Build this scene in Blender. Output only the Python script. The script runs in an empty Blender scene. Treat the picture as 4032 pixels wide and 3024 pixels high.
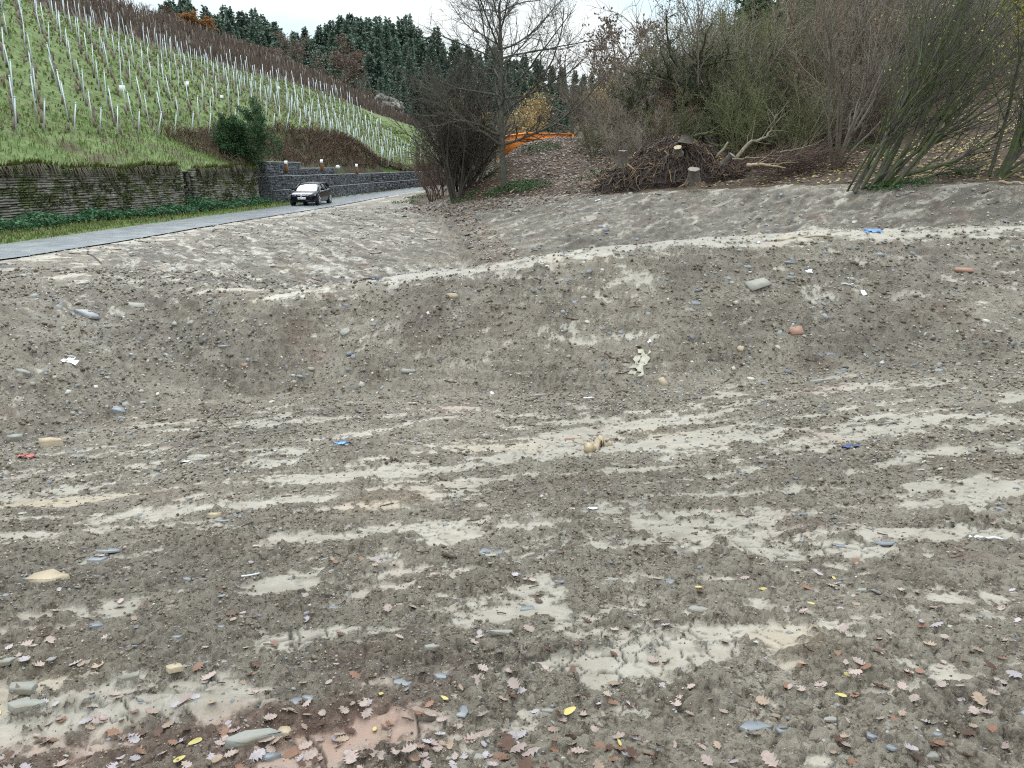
import bpy, math, random
import numpy as np
from mathutils import Vector
from mathutils.geometry import delaunay_2d_cdt
R = math.radians
SC = bpy.context.scene
COL = SC.collection
rng = np.random.default_rng(7)
random.seed(7)

# ---------------------------------------------------------------- camera
EYE = np.array([0.0, 0.0, 2.4])
PITCH = R(15.9)
FPX = 2992.5                       # focal length in pixels of the 4032 px wide photograph
cam_d = bpy.data.cameras.new('camera')
cam_d.sensor_width = 36.0
cam_d.lens = 36.0 * FPX / 4032.0
cam_d.clip_start = 0.1
cam_d.clip_end = 3000.0
cam = bpy.data.objects.new('camera', cam_d)
cam.location = EYE
cam.rotation_euler = (R(90) - PITCH, 0, 0)
COL.objects.link(cam)
SC.camera = cam

# ---------------------------------------------------------------- sky, sun, exposure
SUN_EL, SUN_AZ = R(46), R(-25)     # azimuth from +Y towards +X : ahead of the camera, a little to the left
w = bpy.data.worlds.new('World')
SC.world = w
w.use_nodes = True
nt = w.node_tree
nt.nodes.clear()
N = nt.nodes.new
out = N('ShaderNodeOutputWorld'); bg = N('ShaderNodeBackground'); bg.inputs[1].default_value = 0.1
sky = N('ShaderNodeTexSky'); sky.sky_type = 'NISHITA'; sky.sun_disc = False
sky.sun_elevation = SUN_EL; sky.sun_rotation = SUN_AZ
tc = N('ShaderNodeTexCoord'); sep = N('ShaderNodeSeparateXYZ')
nt.links.new(tc.outputs['Generated'], sep.inputs[0])
# overcast luminance grows towards the zenith
mx = N('ShaderNodeMath'); mx.operation = 'MAXIMUM'; mx.inputs[1].default_value = 0.0
nt.links.new(sep.outputs[2], mx.inputs[0])
gr = N('ShaderNodeMath'); gr.operation = 'MULTIPLY_ADD'; gr.inputs[1].default_value = 3.4; gr.inputs[2].default_value = 1.0
nt.links.new(mx.outputs[0], gr.inputs[0])
mp = N('ShaderNodeMapping'); mp.inputs['Scale'].default_value = (1.0, 1.0, 3.2)
nt.links.new(tc.outputs['Generated'], mp.inputs[0])
no = N('ShaderNodeTexNoise'); no.inputs['Scale'].default_value = 3.0; no.inputs['Detail'].default_value = 5.0; no.inputs['Roughness'].default_value = 0.5
nt.links.new(mp.outputs[0], no.inputs[0])
cr = N('ShaderNodeValToRGB')
cr.color_ramp.elements[0].position = 0.36; cr.color_ramp.elements[0].color = (0.58, 0.72, 0.79, 1)
cr.color_ramp.elements[1].position = 0.60; cr.color_ramp.elements[1].color = (0.85, 0.89, 0.89, 1)
nt.links.new(no.outputs[0], cr.inputs[0])
vm = N('ShaderNodeVectorMath'); vm.operation = 'SCALE'
nt.links.new(cr.outputs[0], vm.inputs[0]); nt.links.new(gr.outputs[0], vm.inputs['Scale'])
vm2 = N('ShaderNodeVectorMath'); vm2.operation = 'SCALE'; vm2.inputs['Scale'].default_value = 8.0
nt.links.new(vm.outputs[0], vm2.inputs[0])
mxr = N('ShaderNodeMix'); mxr.data_type = 'RGBA'; mxr.inputs[0].default_value = 0.96
nt.links.new(sky.outputs[0], mxr.inputs[6]); nt.links.new(vm2.outputs[0], mxr.inputs[7])
nt.links.new(mxr.outputs[2], bg.inputs[0]); nt.links.new(bg.outputs[0], out.inputs[0])
sun_d = bpy.data.lights.new('sun', 'SUN'); sun_d.energy = 1.3; sun_d.angle = R(28); sun_d.color = (1.0, 0.97, 0.92)
sun = bpy.data.objects.new('sun', sun_d); COL.objects.link(sun)
sun.rotation_euler = (R(90) - SUN_EL, 0, -SUN_AZ + R(180))
sun.rotation_euler = (-(R(90) - SUN_EL), 0, -SUN_AZ)
sun.location = (-20, 40, 60)
SC.view_settings.view_transform = 'Standard'
SC.view_settings.look = 'None'
SC.view_settings.exposure = 0.12
SC.view_settings.gamma = 1.0
SC.view_settings.use_curve_mapping = False
SC.cycles.use_denoising = False
SC.cycles.filter_width = 1.15
SC.cycles.max_bounces = 6
SC.cycles.diffuse_bounces = 3

# ---------------------------------------------------------------- helpers : pixels of the photograph -> points of the place
SP, CP = math.sin(PITCH), math.cos(PITCH)
def ray(u, v):
    cx = (u - 2016) / FPX; cy = (1512 - v) / FPX
    return np.array([cx, CP + cy * SP, -SP + cy * CP])
def PY(u, v, Y):
    d = ray(u, v); return EYE + d * (Y / d[1])
def PZ(u, v, z):
    d = ray(u, v); return EYE + d * ((z - EYE[2]) / d[2])

# ---------------------------------------------------------------- helpers : noise
def _h(ix, iy, s):
    n = (ix.astype(np.int64) * 374761393 + iy.astype(np.int64) * 668265263 + s * 1274126177) & 0xffffffff
    n = ((n ^ (n >> 13)) * 1274126177) & 0xffffffff
    n = (n ^ (n >> 16)) & 0xffffffff
    return n
def perlin(x, y, s=0):
    ix = np.floor(x); iy = np.floor(y); fx = x - ix; fy = y - iy
    def g(dx, dy):
        a = _h(ix + dx, iy + dy, s) * (2 * np.pi / 4294967296.0)
        return np.cos(a) * (fx - dx) + np.sin(a) * (fy - dy)
    sx = fx * fx * fx * (fx * (fx * 6 - 15) + 10); sy = fy * fy * fy * (fy * (fy * 6 - 15) + 10)
    a = g(0, 0); b = g(1, 0); c = g(0, 1); d = g(1, 1)
    return 1.5 * ((a + sx * (b - a)) * (1 - sy) + (c + sx * (d - c)) * sy)
def fbm(x, y, octv=4, s=0, rough=0.5):
    r = 0; a = 1.0; t = 0
    for i in range(octv):
        r = r + a * perlin(x * 2 ** i, y * 2 ** i, s + i * 17); t += a; a *= rough
    return r / t
def worley(x, y, s=0):
    ix = np.floor(x); iy = np.floor(y)
    f1 = np.full(x.shape, 9.0); f2 = np.full(x.shape, 9.0); idr = np.zeros(x.shape)
    for dx in (-1, 0, 1):
        for dy in (-1, 0, 1):
            h1 = _h(ix + dx, iy + dy, s); h2 = _h(ix + dx, iy + dy, s + 77)
            px = ix + dx + h1 / 4294967296.0; py = iy + dy + h2 / 4294967296.0
            d = np.hypot(px - x, py - y)
            m = d < f1
            f2 = np.where(m, f1, np.minimum(f2, d)); idr = np.where(m, (h1 % 1000) / 1000.0, idr); f1 = np.where(m, d, f1)
    return f1, f2, idr
def sstep(a, b, x):
    t = np.clip((x - a) / (b - a), 0, 1); return t * t * (3 - 2 * t)

# ---------------------------------------------------------------- helpers : meshes and objects
def raw_mesh(name, V, Fs, smooth=False, col=None, attrs=None):
    """V (n,3); Fs a list of (m,k) index arrays; col per vertex (n,3)"""
    me = bpy.data.meshes.new(name)
    V = np.asarray(V, dtype=np.float32)
    if not isinstance(Fs, list): Fs = [Fs]
    Fs = [np.asarray(f, dtype=np.int32) for f in Fs if len(f)]
    me.vertices.add(len(V)); me.vertices.foreach_set('co', V.ravel())
    nl = sum(f.size for f in Fs); npoly = sum(len(f) for f in Fs)
    me.loops.add(nl); me.polygons.add(npoly)
    me.loops.foreach_set('vertex_index', np.concatenate([f.ravel() for f in Fs]) if Fs else np.zeros(0, np.int32))
    st = []; o = 0
    for f in Fs:
        k = f.shape[1]; st.append(o + np.arange(len(f)) * k); o += f.size
    me.polygons.foreach_set('loop_start', np.concatenate(st).astype(np.int32))
    if smooth: me.polygons.foreach_set('use_smooth', np.ones(npoly, dtype=bool))
    if col is not None:
        c = np.ones((len(V), 4), np.float32); c[:, :3] = col
        a = me.attributes.new('col', 'FLOAT_COLOR', 'POINT'); a.data.foreach_set('color', c.ravel())
    for k, val in (attrs or {}).items():
        a = me.attributes.new(k, 'FLOAT', 'POINT'); a.data.foreach_set('value', np.asarray(val, np.float32).ravel())
    me.update(calc_edges=True)
    return me
class MB:
    """collects shapes with vertex colours into one mesh"""
    def __init__(s): s.V = []; s.F = {}; s.C = []; s.n = 0
    def add(s, V, F, c=(1, 1, 1)):
        V = np.asarray(V, float)
        F = np.asarray(F, int)
        s.F.setdefault(F.shape[1], []).append(F + s.n)
        s.V.append(V); c = np.asarray(c, float)
        s.C.append(np.broadcast_to(c, (len(V), 3)) if c.ndim == 1 else c); s.n += len(V); return s
    def box(s, c, size, rot=None, col=(1, 1, 1), jit=0, taper=1.0):
        v = np.array([[x, y, z] for z in (-.5, .5) for y in (-.5, .5) for x in (-.5, .5)]) * size
        v[4:, :2] *= taper
        if jit: v = v + rng.normal(0, jit, v.shape)
        if rot is not None: v = v @ np.asarray(rot).T
        return s.add(v + c, BOXF, col)
    def tube(s, pts, rad, k=6, col=(1, 1, 1), cap=True):
        pts = np.asarray(pts, float); rad = np.broadcast_to(np.asarray(rad, float), (len(pts),))
        V, F = tubes([(pts, rad)], k)
        s.add(V, F, col)
        if cap:
            n0 = s.n - len(V)
            s.F.setdefault(k, []).append(np.array([[n0 + i for i in range(k)][::-1], [n0 + len(V) - k + i for i in range(k)]]))
        return s
    def mesh(s, name, smooth=False):
        return raw_mesh(name, np.concatenate(s.V) if s.V else np.zeros((0, 3)), [np.concatenate(f) for f in s.F.values()], smooth, np.concatenate(s.C) if s.C else None)
    def build(s, name, mat, parent=None, smooth=False):
        return link(name, s.mesh(name, smooth), mat, parent)
BOXF = np.array([[0, 2, 3, 1], [4, 5, 7, 6], [0, 1, 5, 4], [2, 6, 7, 3], [0, 4, 6, 2], [1, 3, 7, 5]])
def tubes(lines, k):
    """lines: list of (points (n,3), radii (n)); grouped by n and built at once"""
    Vs = []; Fs = []; off = 0
    groups = {}
    for P, r in lines: groups.setdefault(len(P), []).append((P, r))
    ang = np.arange(k) * 2 * np.pi / k
    for n, ls in groups.items():
        P = np.array([l[0] for l in ls], float); r = np.array([l[1] for l in ls], float)
        T = np.gradient(P, axis=1); T /= (np.linalg.norm(T, axis=2, keepdims=True) + 1e-9)
        ref = np.where(np.abs(T[..., 2:3]) > 0.9, np.array([1.0, 0, 0]), np.array([0, 0, 1.0]))
        A = np.cross(T, ref); A /= (np.linalg.norm(A, axis=2, keepdims=True) + 1e-9); B = np.cross(T, A)
        V = P[:, :, None, :] + r[:, :, None, None] * (A[:, :, None, :] * np.cos(ang)[None, None, :, None] + B[:, :, None, :] * np.sin(ang)[None, None, :, None])
        m = len(ls); idx = np.arange(m * n * k).reshape(m, n, k)
        a = idx[:, :-1, :]; b = idx[:, 1:, :]
        F = np.stack([a, np.roll(a, -1, 2), np.roll(b, -1, 2), b], -1).reshape(-1, 4)
        Vs.append(V.reshape(-1, 3)); Fs.append(F + off); off += m * n * k
    return np.concatenate(Vs), np.concatenate(Fs)
def link(name, me, mat=None, parent=None):
    o = bpy.data.objects.new(name, me); COL.objects.link(o)
    if mat is not None:
        me.materials.clear(); me.materials.append(mat)
    if parent is not None: o.parent = parent
    return o
def tag(o, label=None, cat=None, group=None, kind=None):
    if label: o['label'] = label
    if cat: o['category'] = cat
    if group: o['group'] = group
    if kind: o['kind'] = kind
    return o
def empty(name, loc, rz=0.0):
    o = bpy.data.objects.new(name, None); o.empty_display_size = 0.3; o.location = loc; o.rotation_euler = (0, 0, rz)
    COL.objects.link(o); return o
def copy_tree(o, parent=None):
    c = o.copy(); COL.objects.link(c)
    if parent is not None: c.parent = parent
    for ch in list(o.children): copy_tree(ch, c)
    return c
def rotz(a): c, s = math.cos(a), math.sin(a); return np.array([[c, -s, 0], [s, c, 0], [0, 0, 1]])
def rotx(a): c, s = math.cos(a), math.sin(a); return np.array([[1, 0, 0], [0, c, -s], [0, s, c]])
def roty(a): c, s = math.cos(a), math.sin(a); return np.array([[c, 0, s], [0, 1, 0], [-s, 0, c]])

# ---------------------------------------------------------------- helpers : materials
def mat(name, base=(0.5, 0.5, 0.5), rough=0.7, metal=0.0, nscale=0, namp=0.0, bump=0.0, bscale=30, attr=False, spec=0.5, rand=0.0, coat=0.0, second=None, sscale=3.0, spos=(0.45, 0.6), trans=0.0):
    m = bpy.data.materials.new(name); m.use_nodes = True
    t = m.node_tree; b = t.nodes['Principled BSDF']; n = t.nodes.new; L = t.links.new
    b.inputs['Roughness'].default_value = rough; b.inputs['Metallic'].default_value = metal
    b.inputs['Specular IOR Level'].default_value = spec; b.inputs['Coat Weight'].default_value = coat
    c = n('ShaderNodeRGB'); c.outputs[0].default_value = (*base, 1); cur = c.outputs[0]
    tcn = n('ShaderNodeTexCoord')
    if attr:
        a = n('ShaderNodeAttribute'); a.attribute_name = 'col'
        mm = n('ShaderNodeMix'); mm.data_type = 'RGBA'; mm.blend_type = 'MULTIPLY'; mm.inputs[0].default_value = 1
        L(cur, mm.inputs[6]); L(a.outputs[0], mm.inputs[7]); cur = mm.outputs[2]
    if second:
        nn = n('ShaderNodeTexNoise'); nn.inputs['Scale'].default_value = sscale; nn.inputs['Detail'].default_value = 6
        L(tcn.outputs['Object'], nn.inputs[0])
        rr = n('ShaderNodeMapRange'); rr.inputs[1].default_value = spos[0]; rr.inputs[2].default_value = spos[1]
        L(nn.outputs[0], rr.inputs[0])
        mm = n('ShaderNodeMix'); mm.data_type = 'RGBA'; L(rr.outputs[0], mm.inputs[0]); L(cur, mm.inputs[6]); mm.inputs[7].default_value = (*second, 1); cur = mm.outputs[2]
    if namp:
        nn = n('ShaderNodeTexNoise'); nn.inputs['Scale'].default_value = nscale; nn.inputs['Detail'].default_value = 5
        L(tcn.outputs['Object'], nn.inputs[0])
        rr = n('ShaderNodeMapRange'); rr.inputs[1].default_value = 0.3; rr.inputs[2].default_value = 0.7; rr.inputs[3].default_value = 1 - namp; rr.inputs[4].default_value = 1 + namp
        L(nn.outputs[0], rr.inputs[0])
        mm = n('ShaderNodeVectorMath'); mm.operation = 'SCALE'; L(cur, mm.inputs[0]); L(rr.outputs[0], mm.inputs['Scale']); cur = mm.outputs[0]
    if rand:
        oi = n('ShaderNodeObjectInfo')
        rr = n('ShaderNodeMapRange'); rr.inputs[3].default_value = 1 - rand; rr.inputs[4].default_value = 1 + rand
        L(oi.outputs['Random'], rr.inputs[0])
        mm = n('ShaderNodeVectorMath'); mm.operation = 'SCALE'; L(cur, mm.inputs[0]); L(rr.outputs[0], mm.inputs['Scale']); cur = mm.outputs[0]
    L(cur, b.inputs['Base Color'])
    if bump:
        nn = n('ShaderNodeTexNoise'); nn.inputs['Scale'].default_value = bscale; nn.inputs['Detail'].default_value = 4
        L(tcn.outputs['Object'], nn.inputs[0])
        bp = n('ShaderNodeBump'); bp.inputs['Strength'].default_value = 1.0; bp.inputs['Distance'].default_value = bump
        L(nn.outputs[0], bp.inputs['Height']); L(bp.outputs[0], b.inputs['Normal'])
    if trans:
        tr = n('ShaderNodeBsdfTranslucent'); L(cur, tr.inputs[0])
        ms = n('ShaderNodeMixShader'); ms.inputs[0].default_value = trans
        L(b.outputs[0], ms.inputs[1]); L(tr.outputs[0], ms.inputs[2]); L(ms.outputs[0], t.nodes['Material Output'].inputs[0])
    return m

# ---------------------------------------------------------------- terrain : triangulated control lines, sampled on a grid
class TIN:
    def __init__(s): s.P = []; s.E = []
    def pts(s, *ps):
        i0 = len(s.P); s.P += [np.asarray(p, float) for p in ps]; return i0
    def line(s, *ps):
        i0 = s.pts(*ps); s.E += [(i0 + i, i0 + i + 1) for i in range(len(ps) - 1)]; return s.P[i0:]
    def solve(s):
        P = np.array(s.P)
        vo, eo, fo, ov, oe, of = delaunay_2d_cdt([Vector((p[0], p[1])) for p in P], s.E, [], 0, 1e-4)
        s.v = np.array([(a.x, a.y) for a in vo]); z = np.full(len(vo), np.nan)
        for i, o in enumerate(ov):
            if o: z[i] = np.mean([P[j, 2] for j in o])
        for i in np.where(np.isnan(z))[0]:
            d = np.hypot(*(P[:, :2] - s.v[i]).T); k = np.argsort(d)[:2]; wgt = 1 / (d[k] + 1e-6); z[i] = (P[k, 2] * wgt).sum() / wgt.sum()
        s.z = z; s.f = np.array(fo)
    def __call__(s, x, y):
        r = np.full(x.shape, np.nan)
        xf, yf, rf = x.ravel(), y.ravel(), r.ravel()
        for t in s.f:
            a, b, c = s.v[t]
            lo = np.minimum(np.minimum(a, b), c) - 1e-6; hi = np.maximum(np.maximum(a, b), c) + 1e-6
            k = np.where((xf >= lo[0]) & (xf <= hi[0]) & (yf >= lo[1]) & (yf <= hi[1]))[0]
            if not len(k): continue
            det = (b[0] - a[0]) * (c[1] - a[1]) - (c[0] - a[0]) * (b[1] - a[1])
            if abs(det) < 1e-12: continue
            w1 = ((b[0] - xf[k]) * (c[1] - yf[k]) - (c[0] - xf[k]) * (b[1] - yf[k])) / det
            w2 = ((c[0] - xf[k]) * (a[1] - yf[k]) - (a[0] - xf[k]) * (c[1] - yf[k])) / det
            w3 = 1 - w1 - w2
            m = (w1 > -1e-6) & (w2 > -1e-6) & (w3 > -1e-6)
            rf[k[m]] = w1[m] * s.z[t[0]] + w2[m] * s.z[t[1]] + w3[m] * s.z[t[2]]
        return rf.reshape(x.shape)
def blur(A, n, axis):
    k = np.exp(-0.5 * (np.arange(-n, n + 1) / (n / 2.0)) ** 2); k /= k.sum()
    pad = [(0, 0)] * A.ndim; pad[axis] = (n, n)
    B = np.pad(A, pad, mode='edge'); r = 0
    for i, kk in enumerate(k):
        sl = [slice(None)] * A.ndim; sl[axis] = slice(i, i + A.shape[axis]); r = r + kk * B[tuple(sl)]
    return r
def poly_mask(x, y, poly):
    m = np.zeros(x.shape, bool); n = len(poly)
    for i in range(n):
        x1, y1 = poly[i][:2]; x2, y2 = poly[(i + 1) % n][:2]
        if y1 == y2: continue
        m ^= ((y1 > y) != (y2 > y)) & (x < (x2 - x1) * (y - y1) / (y2 - y1) + x1)
    return m
def line_dist(x, y, line):
    d = np.full(x.shape, 1e9)
    for (a, b) in zip(line[:-1], line[1:]):
        ax, ay = a[:2]; dx, dy = b[0] - ax, b[1] - ay
        t = np.clip(((x - ax) * dx + (y - ay) * dy) / (dx * dx + dy * dy + 1e-12), 0, 1)
        d = np.minimum(d, np.hypot(x - ax - t * dx, y - ay - t * dy))
    return d
def resample(line, step):
    L = np.asarray(line, float); s = np.r_[0, np.cumsum(np.linalg.norm(np.diff(L, axis=0), axis=1))]
    n = max(2, int(s[-1] / step) + 1); t = np.linspace(0, s[-1], n)
    return np.stack([np.interp(t, s, L[:, k]) for k in range(L.shape[1])], 1)

# ================================================================ THE TERRAIN
road_mid = np.array([(-19.5, -4), (-17.6, 8), (-15.35, 21), (-14.75, 27), (-14.55, 34), (-13.6, 44), (-13.0, 52), (-12.5, 66), (-10.6, 85), (-9.0, 100), (-6.0, 122), (-1.0, 150)], float)
road_half = 1.62
rm = resample(road_mid, 1.0)
rm = np.stack([blur(rm[:, 0], 5, 0), rm[:, 1]], 1)
rt = np.gradient(rm, axis=0); rt /= np.linalg.norm(rt, axis=1, keepdims=True); rn = np.stack([rt[:, 1], -rt[:, 0]], 1)    # to the right
def road_z(y): return 0.10 * sstep(55, 110, y)
road_r = rm + rn * road_half; road_l = rm - rn * road_half
wall_base = np.array([(-25.5, 12), (-22.6, 20), (-19.6, 28.5), (-17.6, 37.5), (-16.75, 44.0), (-16.3, 50.5)], float)
T = TIN()
for e in (road_r, road_l):
    T.line(*[(p[0], p[1], road_z(p[1])) for p in e[::4]])
T.line(*[(p[0] - 0.3, p[1], 0.22) for p in wall_base])
T.pts((-40, 12, .5), (-40, 60, .5), (-30, 100, .5), (-30, 160, .5), (-40, -10, .5), (-22, 70, .3), (-18, 100, .3), (-14, 130, .3), (-60, 200, .5), (-60, 420, 20))
# near floor of the dug basin
for xx in (-9, -6, -3, 0, 3, 6, 9, 13):
    zz = 0.016 * xx
    T.pts((xx, -3, .55 + zz), (xx, 1.0, .42 + zz), (xx, 2.6, .12 + zz), (xx, 5.0, -.24 + zz))
toe = T.line((-9.5, 6.0, -.75), (-8.0, 8.2, -1.05), PZ(0, 1760, -1.2), PZ(350, 1680, -1.3), PZ(750, 1580, -1.32), PZ(1200, 1560, -1.3), PZ(1800, 1555, -1.25), PZ(2400, 1545, -1.15), PZ(2900, 1490, -1.0), PZ(3500, 1440, -.8), PZ(4032, 1410, -.62), (13, 12.6, -.3))
T.pts(PZ(1000, 1850, -.86), PZ(2016, 1850, -.8), PZ(3000, 1800, -.72), PZ(3900, 1700, -.5), PZ(300, 1950, -.85), PZ(2500, 1680, -.98))
# berm between the two basins
bc1 = T.line(PZ(1150, 1168, .05), PZ(1400, 1128, .15), PZ(1800, 1087, .38), PZ(2050, 1050, .55), PZ(2300, 1018, .70), PZ(2550, 994, .80), PZ(2800, 978, .86), PZ(3300, 952, .95), PZ(4032, 936, 1.02), (14, 16.6, 1.1), (20, 17.2, 1.3))
bc2 = T.line(*[p + np.array([.05, .95 + .5 * max(0, (i - 6)) / 3, .03 + .02 * i]) for i, p in enumerate(bc1)])
T.pts(*[p + np.array([.1, 2.9, -1.25 - .1 * i]) for i, p in enumerate(bc2[1:7])])
# left bank : shoulder of the road, rim of the near basin
T.line(*[(p[0] + .5 + .35 * min(1, max(0, (32 - p[1]) / 12)), p[1], road_z(p[1]) - .02) for p in road_r[20:70:4]])
rim = T.line((-13.5, -3, .2), (-12.6, 9, .1), PZ(0, 1108, -.02), PZ(230, 1112, -.05), PZ(600, 1150, -.08), PZ(880, 1176, -.03), PZ(1020, 1180, .0), bc1[0])
T.pts(*[a + np.array([-.4, .9, .07]) for a in rim[3:7]])
# second basin : gully, toe of the far bank, far rim
gul = T.line((-4.1, 43, .12), PZ(1760, 870, -.12), PZ(1810, 935, -.5), PZ(1880, 1045, -1.0), (-.6, 23, -1.35), (.6, 19.5, -1.4))
T.line(gul[3], (2.0, 26.4, -1.2), (7, 25.2, -1.1), (12, 23.6, -.8), (16, 22, -.3), (21, 20.8, .5))
T.pts((-4.4, 21, -.95), (-3.2, 25, -.9), (-2.9, 17.9, -.75), (8, 21, -1.2), (-8.6, 22, -.35), (-7.0, 28, -.3))
frim = T.line(PZ(1660, 815, .12), PZ(1780, 806, .38), PZ(1900, 800, .62), PZ(2100, 788, .85), PZ(2300, 780, 1.05), PZ(2560, 766, 1.30), PZ(2800, 757, 1.42), PZ(3000, 750, 1.52), PZ(3500, 746, 1.62), PZ(4032, 736, 1.75), (26, 25, 2.0), (40, 18, 2.6))
# apron, leafy mound, right slope, valley and hills behind
T.pts(PZ(1985, 757, 1.12), PZ(1840, 772, .70), PZ(1720, 770, .35), (-4.6, 52, .25), (-2.5, 60, .5), (-3, 80, .5), (-2, 100, .6), (10, 160, 3))
T.pts(PY(1900, 705, 45), PY(2000, 625, 46.5), PY(2075, 575, 48), PY(2150, 549, 49), PY(2300, 540, 49.5), PY(2430, 560, 48.5), PY(2230, 690, 43), PY(2400, 690, 40), PY(2550, 640, 42), PY(2700, 600, 44))
T.pts(PY(2020, 585, 50), PY(2085, 560, 50.6), PY(2150, 543, 51.2))
T.pts((3, 53, 4.2), (7, 54, 4.4), (5, 62, 3.0), (13, 55, 4.6), (1, 58, 2.0))
T.pts(PY(3000, 690, 36), PY(2800, 700, 37), PY(3300, 665, 34), PY(3450, 690, 31.5), PY(3600, 680, 31.5), PY(3560, 620, 36), PY(3700, 560, 38), PY(3780, 640, 33), PY(3900, 660, 31), PY(4032, 640, 31), PY(4032, 350, 40), PY(3300, 560, 45), PY(3000, 600, 46))
T.pts((26, 40, 6.8), (34, 34, 8), (34, 24, 4), (22, 52, 7.5), (15, 62, 6), (40, 60, 12), (30, 85, 12), (16, 90, 6.5), (60, 60, 18), (60, 100, 24), (40, 140, 26), (14, 130, 6), (90, 30, 30), (90, 200, 55), (50, 200, 30), (10, 220, 9), (-10, 200, 8), (-30, 210, 13), (-40, 260, 22), (-5, 300, 13), (30, 300, 22), (-20, 420, 22), (50, 420, 34), (150, 100, 60), (150, 420, 80), (60, 5, 4), (60, -12, 3), (-30, -12, .5), (150, -12, 20), (-60, 12, .5), (-60, -12, .5), (25, 12, 1.6), (25, -12, .6), (-140, 420, 60), (-140, 12, 0), (-140, -12, 0))
T.solve()

NA, A0 = 760, R(44)
rad = np.concatenate([np.geomspace(1.1, 20, 600, endpoint=False), np.geomspace(20, 62, 300, endpoint=False), np.geomspace(62, 400, 60)])
ang = np.linspace(-A0, A0, NA)
RR, AA = np.meshgrid(rad, ang, indexing='ij')
GX, GY = RR * np.sin(AA), RR * np.cos(AA)
GZ = T(GX, GY)
GZ = np.where(np.isnan(GZ), 0.5, GZ)
GZ = blur(blur(GZ, 5, 0), 5, 1)
ROAD = line_dist(GX, GY, rm)
near_wall = poly_mask(GX, GY, [tuple(p) for p in road_l[::3]] + [(-60, 150), (-60, -10)])

# ---- masks of the ground
frim_a = np.array(frim); rim_a = np.array(rim); bc1_a = np.array(bc1); bc2_a = np.array(bc2); toe_a = np.array(toe); gul_a = np.array(gul)
wood_poly = [(-5.2, 130), (-6.2, 90), (-8.2, 64), (-6.6, 50), (-5.4, 46.5), (frim_a[0, 0] + .4, frim_a[0, 1] + 1.2)] + [(p[0], p[1] + .9) for p in frim_a[1:]] + [(150, 10), (400, 10), (400, 430), (-300, 430), (-300, 135)]
WOOD = poly_mask(GX, GY, wood_poly)
pit2 = poly_mask(GX, GY, [tuple(p[:2]) for p in bc2_a] + [tuple(p[:2]) for p in frim_a[::-1]] + [(-9.5, 46), (-11.8, 34), (-11.9, 22), (-9, 17)])
far_bank = pit2 & (GX > np.interp(GY, gul_a[::-1, 1], gul_a[::-1, 0]))
left_bank = pit2 & ~far_bank
face = poly_mask(GX, GY, [tuple(p[:2]) for p in bc1_a] + [tuple(p[:2]) for p in toe_a[::-1]][:-2])
leftface = poly_mask(GX, GY, [tuple(p[:2]) for p in rim_a] + [tuple(p[:2]) for p in toe_a[:6][::-1]])
crest = np.exp(-(line_dist(GX, GY, (bc1_a + bc2_a) / 2) / .55) ** 4)
shoulder = sstep(3.0, 2.0, ROAD) * (GX > -14) * (~near_wall)

def flow(theta, lx, ly, s, o=3):
    c, sn = math.cos(theta), math.sin(theta)
    wx = GX + .25 * perlin(GX * .8, GY * .8, s + 5); wy = GY + .25 * perlin(GX * .8, GY * .8, s + 9)
    return fbm((wx * c + wy * sn) / lx, (-wx * sn + wy * c) / ly, o, s, .6)
f_floor = flow(R(16), 1.9, .55, 11, 4)
f_face = flow(R(8), 1.2, .45, 31, 4)
f_left = flow(R(-58), 3.0, .42, 51, 4)
f_far = flow(R(45), 3.2, .55, 71, 4)
fine = fbm(GX * 3.2, GY * 3.2, 4, 91, .6)
bias = np.full(GX.shape, -.02)
S = f_floor.copy()
S = np.where(face, f_face * .9 - .14, S)
S = np.where(leftface, f_left * .8 - .20, S)
S = np.where(left_bank, f_left * .7 + .04, S)
S = np.where(far_bank, f_far * .6 + .0, S)
def blob(u, v, z, lx, ly, th, a):
    p = PZ(u, v, z); c, s = math.cos(R(th)), math.sin(R(th))
    dx, dy = GX - p[0], GY - p[1]
    return a * np.exp(-((dx * c + dy * s) / lx) ** 2 - ((-dx * s + dy * c) / ly) ** 2)
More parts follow.
